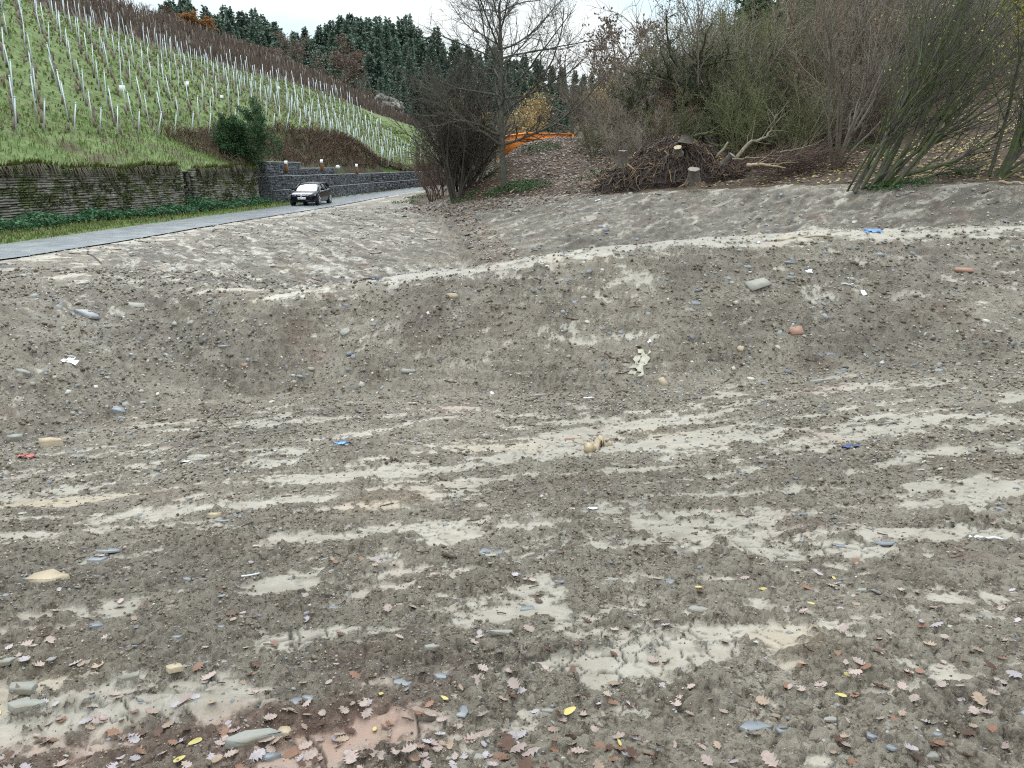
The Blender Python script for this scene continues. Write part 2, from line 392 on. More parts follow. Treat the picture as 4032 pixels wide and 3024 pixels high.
BL = [(2450, 1690, -1.0, 1.6, .35, 14, .55), (2150, 1760, -.9, .9, .3, 20, .35), (2750, 1760, -.85, 1.6, .3, 10, .45), (2350, 1880, -.75, 1.2, .25, 8, .35), (1500, 1870, -.8, 1.3, .3, 12, .5), (1150, 1900, -.8, .9, .2, 14, .3),
      (3750, 1680, -.6, 1.3, .45, 5, .4), (3900, 1960, -.4, .9, .25, 0, .45), (3500, 2130, -.25, .8, .12, 0, .4), (3980, 2130, -.2, .5, .1, 0, .4), (600, 2060, -.6, .7, .2, 20, .4), (200, 1990, -.75, 1.1, .2, 22, .3), (650, 1770, -1.05, .9, .14, 20, .35),
      (1650, 2160, -.5, .55, .18, 5, .4), (2050, 2170, -.5, .5, .15, 5, .25), (2150, 2480, -.15, .28, .16, -5, .45), (2500, 2700, .0, .5, .22, 25, .35), (2350, 2620, .0, .5, .2, 25, .3), (1150, 2560, -.05, .25, .12, 20, .3), (1100, 2350, -.2, .35, .12, 20, .35), (1500, 2060, -.6, .7, .12, 5, .3),
      (3000, 2560, -.05, .3, .14, 10, .28), (3100, 2250, -.3, .6, .14, 5, .22), (3500, 2260, -.3, .45, .12, -5, .3), (3700, 2700, .05, .3, .12, 20, .2), (1300, 2930, .15, .28, .12, 20, .5), (850, 2760, .1, .2, .1, 20, .4),
      (2600, 2020, -.6, 1.0, .15, 5, .25), (3000, 2000, -.6, .7, .12, 5, .2),
      (1150, 2650, 0, .25, .15, 25, -.3), (1500, 2500, -.1, .5, .2, 0, -.35), (1000, 2300, -.3, .5, .2, 10, -.3), (500, 2300, -.35, .7, .3, 10, -.4), (350, 2600, 0, .5, .3, 10, -.35), (1900, 2750, .1, .5, .15, 0, -.4), (2000, 2000, -.6, .8, .2, 5, -.3), (3300, 2450, -.1, .6, .2, 0, -.3), (3000, 2850, .2, .6, .15, 0, -.25), (3200, 1930, -.6, .9, .15, 5, -.3),
      (3650, 1330, -.3, 1.6, .9, 0, -.2), (2300, 1830, -.8, .5, .16, 5, -.35), (2700, 1850, -.75, .9, .13, 5, -.2), (850, 1450, -1., 1.6, 1.0, 10, -.25)]
for b in BL: S = S + blob(*b)
S = S + crest * .30 + shoulder * .3
S = .8 * S + .42 * fine + .40 * fbm(GX * 9, GY * 9, 4, 95, .7) * sstep(30, 10, RR) - .02
SM = sstep(-.04, .26, S)                                   # 1 smeared flat clay, 0 loose crumbs
toed = np.exp(-(line_dist(GX, GY, toe_a) / .7) ** 2)
SM = SM * (1 - .75 * toed)
gully = np.exp(-(line_dist(GX, GY, gul_a[:5]) / .8) ** 2)
SM = SM * (1 - .9 * gully)
# ---- relief
mud = ~WOOD & (ROAD > 1.6) & ~near_wall
fadeR = np.clip(1 - RR / 60, 0, 1)
H = .05 * fbm(GX * .55, GY * .55, 4, 3) + .028 * fbm(GX * 1.7, GY * 1.7, 3, 13)
def clods(size, amp, s):
    wx = GX + .35 * size * perlin(GX / size * 1.3, GY / size * 1.3, s + 3); wy = GY + .35 * size * perlin(GX / size * 1.3, GY / size * 1.3, s + 8)
    f1, f2, idr = worley(wx / size, wy / size, s)
    return amp * np.sqrt(np.maximum(0, 1 - (f1 / .62) ** 2)) * (.25 + .75 * idr), f2 - f1, idr
c1, e1, i1 = clods(.035, .015, 101)
c2, e2, i2 = clods(.075, .030, 111)
c3, e3, i3 = clods(.19, .048, 121)
c4, e4, i4 = clods(.45, .085, 131)
res1 = sstep(14, 5, RR); res2 = sstep(26, 9, RR); res3 = sstep(60, 22, RR)
crumb = 1 - SM
H = H + crumb * (1.3 * c1 * res1 + 1.5 * c2 * res2 * (.4 + .6 * sstep(.1, -.25, fine)) + c3 * res3 * sstep(.3, -.3, fbm(GX * .9, GY * .9, 3, 41)) + .6 * c4 * res3 * sstep(.0, .4, fbm(GX * .5, GY * .5, 3, 43)))
H = H + crumb * .014 * fbm(GX * 9, GY * 9, 4, 21, .65) * res2 + SM * .006 * fbm(GX * 6, GY * 6, 3, 25)
H = H + SM * .012 * sstep(0, .3, S)
crk_zone = sstep(-.1, .25, fbm(GX * .8, GY * .8, 3, 61)) * SM * sstep(9.5, 6, RR)
wx = GX + .07 * fbm(GX * 7, GY * 7, 3, 63); wy = GY + .07 * fbm(GX * 7, GY * 7, 3, 66)
f1, f2, _ = worley(wx / .17, wy / .13, 141)
CR = sstep(.085, .0, f2 - f1) * crk_zone
f1, f2, _ = worley(wx / .4 + 3, wy / .3, 143)
CR = np.maximum(CR, sstep(.06, .0, f2 - f1) * sstep(-.2, .1, fbm(GX * .6, GY * .6, 3, 64)) * SM * sstep(13, 8, RR))
H = H - CR * .022
# bucket and crawler marks on the berm face, drag furrows on the banks
tread_n = perlin(GX * .5, GY * .9, 81)
gz_b = GZ + .04 * perlin(GX * .6, GY * .6, 83)
tread = (np.sin(gz_b * 2 * np.pi / .13 + 1.5 * perlin(GX * .4, GY * .4, 84)) * .5 + .5) ** 2
H = H + face * tread * .055 * sstep(.0, .3, fbm(GX * .55, GY * .55, 2, 87) + .18)
fur = flow(R(-58), 2.8, .30, 151, 4); H = H + (left_bank | leftface) * fur * .16 * res3
fur2 = flow(R(45), 3.0, .34, 161, 4); H = H + far_bank * (fur2 * .20 + .07 * fbm(GX * 2.5, GY * 2.5, 3, 163))
H = H + gully * .22 * (np.abs(fbm(GX * 2.2, GY * 2.2, 3, 171)) * 2 - .2)
H = H + crest * .02 * perlin(GX * 2, GY * 6, 173)
# a wheel ridge in the lower left corner
pr = PZ(350, 2740, .2); 
H = H + .05 * np.exp(-((GY - pr[1] + .10 * (GX + .8)) / .10) ** 2) * sstep(-.05, -.45, GX) * (1 + .8 * fbm(GX * 7, GY * 7, 3, 181))
H = H * np.where(mud, 1, 0)
Hw = WOOD * (.16 * fbm(GX * .6, GY * .6, 4, 191) + .06 * fbm(GX * 3, GY * 3, 3, 193) * np.clip(1.5 - RR / 60, 0, 1))
Hv = near_wall * (ROAD > 1.6) * (.05 * fbm(GX * 1.5, GY * 1.5, 3, 195) + .02)
edge = sstep(1.62, 1.9, ROAD + .18 * fbm(GX * 1.2, GY * 1.2, 3, 197))
GZ0 = GZ.copy()
GZ = GZ + (H + Hw + Hv) * edge - .03 * (1 - edge)
# ---- colour masks
RED = np.clip(blob(1300, 2900, .15, .42, .22, 20, 1.) + blob(300, 2920, .2, .6, .16, 8, .8) + blob(1000, 2200, -.4, .3, .1, 10, .5) + blob(950, 2830, .15, .3, .1, 10, .6) + sstep(.25, .5, fbm(GX * .7, GY * .7, 3, 201)) * .35, 0, 1)
OCH = np.clip(blob(150, 1985, -.75, 1.0, .2, 20, 1.) + blob(1600, 1950, -.75, .5, .12, 10, .5) + blob(2600, 1150, -.3, 1.2, .8, 0, .4) + sstep(.3, .5, fbm(GX * .5, GY * .5, 3, 203)) * .4, 0, 1)
GREY = np.clip(far_bank * .9 + left_bank * .6 + shoulder * .6 + leftface * .25, 0, 1)
GREY = blur(blur(GREY, 3, 0), 3, 1)
WET = np.clip(SM * (.6 + .6 * f_floor) + crest * .5 + left_bank * SM * .4, 0, 1)
CLOD = np.clip(np.maximum(np.where(c2 > .010, sstep(.5, .8, i2), 0) * res2, np.where(c3 > .012, sstep(.7, .95, i3), 0) * .6 * res3), 0, 1) * crumb * .8
DARKN = fbm(GX * .35, GY * .35, 4, 207)
RUST = sstep(.15, .45, fbm(GX * .9, GY * .9, 4, 209)) * (left_bank | far_bank)

def gi(x, y):
    r = np.hypot(x, y); a = np.arctan2(x, y)
    fi = np.interp(r, rad, np.arange(len(rad))); fj = np.clip((a + A0) / (2 * A0) * (NA - 1), 0, NA - 1)
    return fi, fj
def samp(A, x, y):
    x = np.asarray(x, float); y = np.asarray(y, float)
    fi, fj = gi(x, y); i = np.minimum(fi.astype(int), len(rad) - 2); j = np.minimum(fj.astype(int), NA - 2); a = fi - i; b = fj - j
    return A[i, j] * (1 - a) * (1 - b) + A[i + 1, j] * a * (1 - b) + A[i, j + 1] * (1 - a) * b + A[i + 1, j + 1] * a * b
def gz(x, y): return samp(GZ, x, y)
def gn(x, y, e=.12):
    nx = (samp(GZ0, x - e, y) - samp(GZ0, x + e, y)) / (2 * e); ny = (samp(GZ0, x, y - e) - samp(GZ0, x, y + e)) / (2 * e)
    n = np.stack([nx, ny, np.ones_like(nx)], -1); return n / np.linalg.norm(n, axis=-1, keepdims=True)
def hit(u, v, t0=1.5, t1=120):
    d = ray(u, v); t = np.geomspace(t0, t1, 3000); P = EYE + d * t[:, None]
    k = np.where(P[:, 2] < gz(P[:, 0], P[:, 1]))[0]
    return P[k[0]] if len(k) else P[-1]

# ---- ground materials
def ground_mat():
    m = bpy.data.materials.new('mud'); m.use_nodes = True; t = m.node_tree; b = t.nodes['Principled BSDF']; n = t.nodes.new; L = t.links.new
    g = n('ShaderNodeNewGeometry')
    def at(k): a = n('ShaderNodeAttribute'); a.attribute_name = k; return a.outputs['Fac']
    def noise(sc, det=5, ro=.6):
        x = n('ShaderNodeTexNoise'); x.inputs['Scale'].default_value = sc; x.inputs['Detail'].default_value = det; x.inputs['Roughness'].default_value = ro
        L(g.outputs['Position'], x.inputs[0]); return x.outputs[0]
    def rng_(x, a, bb, c=0., d=1.):
        r = n('ShaderNodeMapRange'); r.inputs[1].default_value = a; r.inputs[2].default_value = bb; r.inputs[3].default_value = c; r.inputs[4].default_value = d; L(x, r.inputs[0]); return r.outputs[0]
    def mixc(f, a, bb):
        x = n('ShaderNodeMix'); x.data_type = 'RGBA'
        for i, v in ((0, f), (6, a), (7, bb)):
            if isinstance(v, tuple): x.inputs[i].default_value = (*v, 1)
            elif isinstance(v, float): x.inputs[i].default_value = v
            else: L(v, x.inputs[i])
        return x.outputs[2]
    def mul(a, bb):
        x = n('ShaderNodeMath'); x.operation = 'MULTIPLY'
        for i, v in ((0, a), (1, bb)):
            if isinstance(v, float): x.inputs[i].default_value = v
            else: L(v, x.inputs[i])
        return x.outputs[0]
    n1 = noise(38, 6, .7); n2 = noise(7, 5); n3 = noise(160, 3)
    crumbc = mixc(rng_(n1, .40, .62), (.040, .030, .021), (.172, .140, .106))
    crumbc = mixc(mul(at('grey'), .6), crumbc, (.100, .084, .068))
    smc = mixc(rng_(n2, .3, .7), (.225, .194, .155), (.305, .275, .232))
    cl = n('ShaderNodeMix'); cl.data_type = 'FLOAT'
    def add(*xs):
        cur = xs[0]
        for x_ in xs[1:]:
            q = n('ShaderNodeMath'); q.operation = 'ADD'; L(cur, q.inputs[0]); L(x_, q.inputs[1]); cur = q.outputs[0]
        return cur
    sm2 = rng_(add(at('smear'), rng_(noise(13, 6, .75), .3, .7, -.55, .55), rng_(n1, .3, .7, -.25, .25)), .40, .62)
    # broken clay : a mosaic of pale flakes, gaps left in the darker crumb colour
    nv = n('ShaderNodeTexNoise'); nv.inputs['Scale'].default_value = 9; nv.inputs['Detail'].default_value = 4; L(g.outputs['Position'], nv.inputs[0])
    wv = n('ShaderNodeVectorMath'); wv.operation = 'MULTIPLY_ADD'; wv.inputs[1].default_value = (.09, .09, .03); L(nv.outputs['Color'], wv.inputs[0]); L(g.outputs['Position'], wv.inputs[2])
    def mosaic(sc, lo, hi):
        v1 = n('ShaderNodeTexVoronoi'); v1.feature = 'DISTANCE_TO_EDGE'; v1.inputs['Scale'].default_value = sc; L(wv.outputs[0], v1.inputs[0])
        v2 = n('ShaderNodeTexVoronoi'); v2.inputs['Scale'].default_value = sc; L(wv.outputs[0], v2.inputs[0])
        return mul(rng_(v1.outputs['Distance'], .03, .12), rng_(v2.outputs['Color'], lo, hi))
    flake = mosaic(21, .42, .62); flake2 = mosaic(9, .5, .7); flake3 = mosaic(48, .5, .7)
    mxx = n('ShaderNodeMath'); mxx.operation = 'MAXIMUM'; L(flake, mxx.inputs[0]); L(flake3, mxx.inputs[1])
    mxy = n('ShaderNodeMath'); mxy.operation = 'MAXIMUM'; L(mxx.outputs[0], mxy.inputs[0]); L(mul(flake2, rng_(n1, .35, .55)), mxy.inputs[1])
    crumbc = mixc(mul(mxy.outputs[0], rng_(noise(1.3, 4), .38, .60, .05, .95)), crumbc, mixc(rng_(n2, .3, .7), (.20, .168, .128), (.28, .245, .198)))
    crumbc = mixc(at('clod'), crumbc, (.20, .172, .135))
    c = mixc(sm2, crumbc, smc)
    # pale grit in the crumbs
    # stretched scrape marks on the banks, along the way the bucket was drawn
    mpn = n('ShaderNodeMapping'); mpn.inputs['Rotation'].default_value = (0, 0, R(-45)); mpn.inputs['Scale'].default_value = (.28, 2.2, .5); L(g.outputs['Position'], mpn.inputs[0])
    nst = n('ShaderNodeTexNoise'); nst.inputs['Scale'].default_value = 1.6; nst.inputs['Detail'].default_value = 6; nst.inputs['Roughness'].default_value = .68; L(mpn.outputs[0], nst.inputs[0])
    mpl = n('ShaderNodeMapping'); mpl.inputs['Rotation'].default_value = (0, 0, R(58)); mpl.inputs['Scale'].default_value = (.25, 2.0, .5); L(g.outputs['Position'], mpl.inputs[0])
    nsl = n('ShaderNodeTexNoise'); nsl.inputs['Scale'].default_value = 1.6; nsl.inputs['Detail'].default_value = 6; nsl.inputs['Roughness'].default_value = .68; L(mpl.outputs[0], nsl.inputs[0])
    c = mixc(mul(at('farb'), rng_(nst.outputs[0], .48, .60, 0, .9)), c, (.080, .068, .054)); c = mixc(mul(at('farb'), rng_(nst.outputs[0], .44, .34, 0, .85)), c, (.27, .25, .222))
    c = mixc(mul(at('leftb'), rng_(nsl.outputs[0], .49, .60, 0, .95)), c, (.070, .057, .043)); c = mixc(mul(at('leftb'), rng_(nsl.outputs[0], .44, .35, 0, .95)), c, (.32, .295, .262))
    vo = n('ShaderNodeTexVoronoi'); vo.inputs['Scale'].default_value = 26; L(g.outputs['Position'], vo.inputs[0])
    gs = mul(rng_(vo.outputs['Distance'], .20, .14), rng_(vo.outputs['Color'], .55, .6))
    c = mixc(mul(gs, .55), c, mixc(rng_(n2, .4, .6), (.26, .235, .2), (.2, .2, .2)))
    c = mixc(mul(at('red'), .8), c, mixc(at('smear'), (.09, .045, .032), (.27, .165, .125)))
    c = mixc(mul(at('ochre'), .6), c, mixc(at('smear'), (.12, .085, .045), (.33, .25, .15)))
    c = mixc(mul(at('rust'), .35), c, (.10, .055, .035))
    c = mixc(at('crack'), c, (.03, .025, .019))
    s = n('ShaderNodeVectorMath'); s.operation = 'SCALE'; L(c, s.inputs[0])
    tt = n('ShaderNodeMath'); tt.operation = 'MULTIPLY'; L(rng_(at('darkn'), -.4, .4, .86, 1.16), tt.inputs[0]); L(rng_(n3, .2, .8, .8, 1.2), tt.inputs[1])
    L(tt.outputs[0], s.inputs['Scale'])
    L(s.outputs[0], b.inputs['Base Color'])
    r = n('ShaderNodeMath'); r.operation = 'SUBTRACT'; L(rng_(n2, .3, .7, .80, .62), r.inputs[0]); L(mul(at('wet'), .20), r.inputs[1]); L(r.outputs[0], b.inputs['Roughness'])
    b.inputs['Specular IOR Level'].default_value = .4
    bp = n('ShaderNodeBump'); bp.inputs['Distance'].default_value = .022; bp.inputs['Strength'].default_value = .8
    hh = n('ShaderNodeMath'); hh.operation = 'MULTIPLY'; L(noise(60, 6, .7), hh.inputs[0]); L(rng_(at('smear'), 0, 1, 1.6, .22), hh.inputs[1]); L(hh.outputs[0], bp.inputs['Height'])
    L(bp.outputs[0], b.inputs['Normal'])
    return m
M = {}
M['mud'] = ground_mat()
def turf(name, c1, c2, c3, s1=1.2, s2=14, bump=.05):
    m = bpy.data.materials.new(name); m.use_nodes = True; t = m.node_tree; b = t.nodes['Principled BSDF']; n = t.nodes.new; L = t.links.new
    g = n('ShaderNodeNewGeometry')
    def noise(sc, det=6):
        x = n('ShaderNodeTexNoise'); x.inputs['Scale'].default_value = sc; x.inputs['Detail'].default_value = det; x.inputs['Roughness'].default_value = .65; L(g.outputs['Position'], x.inputs[0]); return x.outputs[0]
    def mx(f, lo, hi, a, bb):
        r = n('ShaderNodeMapRange'); r.inputs[1].default_value = lo; r.inputs[2].default_value = hi; L(f, r.inputs[0])
        x = n('ShaderNodeMix'); x.data_type = 'RGBA'; L(r.outputs[0], x.inputs[0])
        for i, v in ((6, a), (7, bb)):
            if isinstance(v, tuple): x.inputs[i].default_value = (*v, 1)
            else: L(v, x.inputs[i])
        return x.outputs[2]
    f2 = noise(s2)
    c = mx(noise(s1), .42, .6, mx(f2, .35, .65, c1, c2), mx(f2, .35, .65, c2, c3))
    L(c, b.inputs['Base Color']); b.inputs['Roughness'].default_value = .85; b.inputs['Specular IOR Level'].default_value = .25
    bp = n('ShaderNodeBump'); bp.inputs['Distance'].default_value = bump; L(f2, bp.inputs['Height']); L(bp.outputs[0], b.inputs['Normal'])
    return m
M['litter'] = turf('leaf_litter_soil', (.030, .022, .016), (.075, .052, .036), (.12, .082, .055), .9, 9)
M['verge'] = turf('verge_turf', (.06, .11, .02), (.10, .15, .03), (.13, .11, .05), 1.5, 16)
M['vine_turf'] = turf('vineyard_turf', (.10, .20, .035), (.15, .25, .05), (.16, .15, .07), .45, 4.5, .12)

# ---- split the sheet into mud, verge, woodland floor
idx = np.arange(RR.size).reshape(RR.shape)
quads = np.stack([idx[:-1, :-1], idx[:-1, 1:], idx[1:, 1:], idx[1:, :-1]], -1)
fw = WOOD[:-1, :-1]; fv = near_wall[:-1, :-1] & ~fw
fr = RR[:-1, :-1]; fx = GX[:-1, :-1]
keep = ~((fx < -22) & (fr > 20))
allV = np.stack([GX.ravel(), GY.ravel(), GZ.ravel()], 1)
ATT = dict(smear=SM, grey=GREY, red=RED, ochre=OCH, rust=RUST, crack=CR, darkn=DARKN, wet=WET, clod=CLOD, farb=blur(far_bank * 1., 3, 0) * (1 - gully), leftb=blur(np.clip(left_bank * 1. + leftface * .35, 0, 1), 3, 0) * (1 - gully))
def submesh(name, mask, m, attrs):
    q = quads[mask]; u, inv = np.unique(q, return_inverse=True)
    me = raw_mesh(name, allV[u], inv.reshape(q.shape), True, None, {k: v.ravel()[u] for k, v in attrs.items()})
    return tag(link(name, me, m), kind='structure')
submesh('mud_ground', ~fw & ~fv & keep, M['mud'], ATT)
submesh('grass_verge', fv & keep, M['verge'], {})
submesh('woodland_floor', fw & keep, M['litter'], {})
# the ground behind and beside the photographer
ob = np.array([(-200, -60, -.3), (300, -60, -.3), (300, 420, -12.), (-200, 420, -12.)])
tag(link('ground', raw_mesh('ground', [(-300, -80, -1.9), (400, -80, -1.9), (400, 460, -1.9), (-300, 460, -1.9)], [np.array([[0, 1, 2, 3]])]), M['litter']), kind='structure')

# ---- road
def road_mat():
    m = mat('wet_asphalt', (.19, .20, .22), .26, nscale=2.2, namp=.25, bump=.004, bscale=60, spec=.6, second=(.25, .26, .275), sscale=.8)
    return m
M['road'] = road_mat()
V = []; F4 = []; K = 9
yy = rm[:, 1]
for j in range(K):
    s = -1 + 2 * j / (K - 1)
    p = rm + rn * (s * road_half + (.10 * perlin(yy * .9, yy * 0 + j, 7)[:, None] if abs(s) == 1 else 0))
    V.append(np.stack([p[:, 0], p[:, 1], road_z(yy) + .045 - .035 * s * s + .008 * perlin(yy * .3 + j, yy * 0, 8)], 1))
V = np.stack(V, 1); n = len(rm); idr = np.arange(n * K).reshape(n, K)
F4 = np.stack([idr[:-1, :-1], idr[:-1, 1:], idr[1:, 1:], idr[1:, :-1]], -1).reshape(-1, 4)
tag(link('road', raw_mesh('road', V.reshape(-1, 3), F4, True), M['road']), kind='structure')

# ================================================================ VINEYARD HILL
foot = [PY(*a) for a in [(38, 529, 36), (425, 542, 43), (692, 552, 50), (981, 522, 60), (1194, 529, 68), (1384, 556, 78), (1614, 592, 92)]]
green = [PY(*a) for a in [(217, 45, 75), (560, 165, 85), (995, 290, 110), (1162, 330, 122), (1510, 461, 150), (1641, 502, 165)]]
brown = [PY(*a) for a in [(380, 0, 105), (1000, 205, 150), (1300, 335, 180), (1560, 455, 200)]]
foot = [np.array([-27., 22, 3.3])] + foot + [PY(1690, 615, 105)]
gabion = np.array([(-15.85, 52.6), (-15.3, 57.5), (-14.55, 66), (-13.0, 82), (-11.6, 96), (-9.2, 112), (-5.5, 130)], float)
HT = TIN()
walltop = [np.array([p[0] - .45, p[1], 2.26]) for p in wall_base[1:]]
HT.line(*walltop)
HT.line(*[np.array([p[0] - 1.0, p[1] + .3, float(np.interp(p[1], [52, 57.5, 60, 66, 68], [2.62, 2.5, 2.2, 2.1, 1.7]))]) for p in gabion[:-1]])
HT.line(*foot); HT.line(np.array([-46., 55, 17.5]), *green, PY(1720, 560, 185)); HT.line(np.array([-68., 70, 30]), *brown, PY(1680, 530, 225))
HT.pts((-60, 30, 19), (-45, 22, 12), (-90, 60, 32), (-90, 110, 27), (-75, 150, 24), (-60, 190, 21), (-40, 230, 15), (-120, 190, 28), (-20, 240, 12), (-120, 20, 36), (-120, 90, 32), (-120, 260, 30), (-6, 150, 5), (-4, 185, 6), (-5, 240, 10), (-22, 15, 2.4), (-40, 5, 9), (-120, 0, 35))
HT.solve()
tt_ = np.concatenate([np.arange(18, 125, .45), np.arange(125, 235, 1.5)]); ss_ = np.concatenate([np.arange(0, 1, .02) ** 1.6])
base_line = np.concatenate([np.array(walltop)[:, :2], gabion[:-1] - np.array([1.0, -.3]), np.array([[-6., 150], [-5, 240]])])
bx_ = np.interp(tt_, base_line[:, 1], base_line[:, 0])
U_ = np.concatenate([np.arange(0, 45, .45), np.arange(45, 100, 2.0)])
HY, HU = np.meshgrid(tt_, U_, indexing='ij'); HX = bx_[:, None] - HU * .92; HYY = HY + HU * .35
HZ = HT(HX, HYY); HZ[:, 0] = np.where(np.isnan(HZ[:, 0]), np.where(np.isnan(HZ[:, 1]), 2.4, HZ[:, 1]) - .1, HZ[:, 0]); HZ = np.where(np.isnan(HZ), 30, HZ)
HZ[:, 1:] = blur(blur(HZ, 4, 0), 4, 1)[:, 1:]
HZ = HZ + sstep(0, 3, HU) * (.18 * fbm(HX * .4, HYY * .4, 4, 301) + .10 * fbm(HX * 1.3, HYY * 1.3, 3, 303))
HZ[:, 0] = np.where(HY[:, 0] < 51.2, 2.2, np.where(HY[:, 0] < 57.8, 2.5, np.where(HY[:, 0] < 66.2, 2.1, 1.62 + road_z(HY[:, 0]))))
def hz(x, y):
    """height of the vineyard hill (scalar or arrays)"""
    x = np.atleast_1d(np.asarray(x, float)); y = np.atleast_1d(np.asarray(y, float)); z = HT(x, y); return np.where(np.isnan(z), 20, z)
idh = np.arange(HX.size).reshape(HX.shape)
FH = np.stack([idh[:-1, :-1], idh[1:, :-1], idh[1:, 1:], idh[:-1, 1:]], -1).reshape(-1, 4)
# bare soil share : scrubby bank at the bottom, brown vines at the top
gl = np.array([g[:2] for g in ([np.array([-46., 55, 17.5])] + green + [PY(1720, 560, 185)])]); fl = np.array([f[:2] for f in foot])
greenpoly = [tuple(p) for p in fl] + [tuple(p) for p in gl[::-1]]
GREENM = poly_mask(HX, HYY, greenpoly)
BANKM = (HX > np.interp(HYY, fl[:, 1], fl[:, 0]))
grn = np.where(GREENM, .93, np.where(BANKM & (HYY < 52), .72, np.where(BANKM, .25, .05)))
grn = blur(blur(grn, 2, 0), 2, 1)
grn = np.clip(grn + .45 * fbm(HX * .22, HYY * .22, 3, 311) * (grn > .1) + .75 * fbm(HX * 1.4, HYY * .6, 4, 313, .65) * (grn > .1) - .10 * sstep(50, 95, HYY), 0, 1)
def hill_mat():
    m = bpy.data.materials.new('hill_turf'); m.use_nodes = True; t = m.node_tree; b = t.nodes['Principled BSDF']; n = t.nodes.new; L = t.links.new
    g = n('ShaderNodeNewGeometry'); a = n('ShaderNodeAttribute'); a.attribute_name = 'green'
    def noise(sc, det=6):
        x = n('ShaderNodeTexNoise'); x.inputs['Scale'].default_value = sc; x.inputs['Detail'].default_value = det; x.inputs['Roughness'].default_value = .7; L(g.outputs['Position'], x.inputs[0]); return x.outputs[0]
    def mx(f, a_, bb, lo=.38, hi=.62):
        r = n('ShaderNodeMapRange'); r.inputs[1].default_value = lo; r.inputs[2].default_value = hi; L(f, r.inputs[0])
        x = n('ShaderNodeMix'); x.data_type = 'RGBA'; L(r.outputs[0], x.inputs[0])
        for i, v in ((6, a_), (7, bb)):
            if isinstance(v, tuple): x.inputs[i].default_value = (*v, 1)
            else: L(v, x.inputs[i])
        return x.outputs[2]
    gcol = mx(noise(1.1), mx(noise(7), (.075, .115, .030), (.125, .175, .060)), (.20, .245, .095), .45, .7)
    bcol = mx(noise(5), (.055, .042, .032), (.14, .11, .075))
    L(mx(a.outputs['Fac'], bcol, gcol, .22, .62), b.inputs['Base Color'])
    b.inputs['Roughness'].default_value = .85; b.inputs['Specular IOR Level'].default_value = .2
    bp = n('ShaderNodeBump'); bp.inputs['Distance'].default_value = .12; L(noise(6), bp.inputs['Height']); L(bp.outputs[0], b.inputs['Normal'])
    return m
M['hill'] = hill_mat()
tag(link('vineyard_slope', raw_mesh('vineyard_slope', np.stack([HX.ravel(), HYY.ravel(), HZ.ravel()], 1), FH, True, None, {'green': grn * .9}), M['hill']), kind='structure')

# ================================================================ WALLS
def stone_mat(name, a, b2, moss=None, mpos=(.45, .6)):
    m = bpy.data.materials.new(name); m.use_nodes = True; t = m.node_tree; b = t.nodes['Principled BSDF']; n = t.nodes.new; L = t.links.new
    g = n('ShaderNodeNewGeometry')
    def noise(sc, det=5):
        x = n('ShaderNodeTexNoise'); x.inputs['Scale'].default_value = sc; x.inputs['Detail'].default_value = det; L(g.outputs['Position'], x.inputs[0]); return x.outputs[0]
    def mx(f, lo, hi, c1, c2):
        r = n('ShaderNodeMapRange'); r.inputs[1].default_value = lo; r.inputs[2].default_value = hi; L(f, r.inputs[0])
        x = n('ShaderNodeMix'); x.data_type = 'RGBA'; L(r.outputs[0], x.inputs[0])
        for i, v in ((6, c1), (7, c2)):
            if isinstance(v, tuple): x.inputs[i].default_value = (*v, 1)
            else: L(v, x.inputs[i])
        return x.outputs[2]
    at = n('ShaderNodeAttribute'); at.attribute_name = 'col'
    c = mx(noise(5), .3, .7, a, b2)
    mm = n('ShaderNodeMix'); mm.data_type = 'RGBA'; mm.blend_type = 'MULTIPLY'; mm.inputs[0].default_value = 1; L(c, mm.inputs[6]); L(at.outputs[0], mm.inputs[7]); c = mm.outputs[2]
    if moss: c = mx(noise(1.7, 7), mpos[0], mpos[1], c, mx(noise(9), .4, .6, moss[0], moss[1]))
    L(c, b.inputs['Base Color']); b.inputs['Roughness'].default_value = .7
    bp = n('ShaderNodeBump'); bp.inputs['Distance'].default_value = .02; L(noise(25), bp.inputs['Height']); L(bp.outputs[0], b.inputs['Normal'])
    return m
M['drystone'] = stone_mat('mossy_slate', (.10, .092, .075), (.24, .225, .185), ((.045, .055, .016), (.09, .105, .028)), (.5, .6))
M['gabion'] = stone_mat('gabion_slate', (.055, .06, .068), (.15, .155, .165))
M['wire'] = mat('galvanised_wire', (.34, .36, .38), .5, .4)
M['core'] = mat('wall_core', (.022, .02, .014), .95)
def unit_stone(j=.07):
    b = MB(); v = np.array([[x, y, z] for z in (-.5, .5) for y in (-.5, .5) for x in (-.5, .5)]); v = v + rng.uniform(-j, j, v.shape)
    b.add(v, BOXF); return b
UST = [unit_stone() for _ in range(8)]
UME = [u.mesh('stone') for u in UST]
for me in UME: me.materials.append(M['drystone'])
wb = resample(wall_base, .25)
wt_ = np.gradient(wb, axis=0); wt_ /= np.linalg.norm(wt_, axis=1, keepdims=True)
ws = np.r_[0, np.cumsum(np.linalg.norm(np.diff(wb, axis=0), axis=1))]
def wall_at(s):
    p = np.array([np.interp(s, ws, wb[:, 0]), np.interp(s, ws, wb[:, 1])]); t = np.array([np.interp(s, ws, wt_[:, 0]), np.interp(s, ws, wt_[:, 1])]); t /= np.linalg.norm(t)
    return p, t, np.array([t[1], -t[0]])       # position, along, outward
ds = empty('dry_stone_wall', (wall_base[2][0], wall_base[2][1], .1))
tag(ds, 'old mossy dry stone retaining wall of thin slates below the grassy bank, left of the grey stone-cage wall', 'stone wall')
s_slot = (float(np.interp(41.1, wb[:, 1], ws)), float(np.interp(42.5, wb[:, 1], ws)))
top_h = lambda s: 2.36 + .07 * math.sin(s * .7) + .05 * math.sin(s * 1.9)
core = MB()
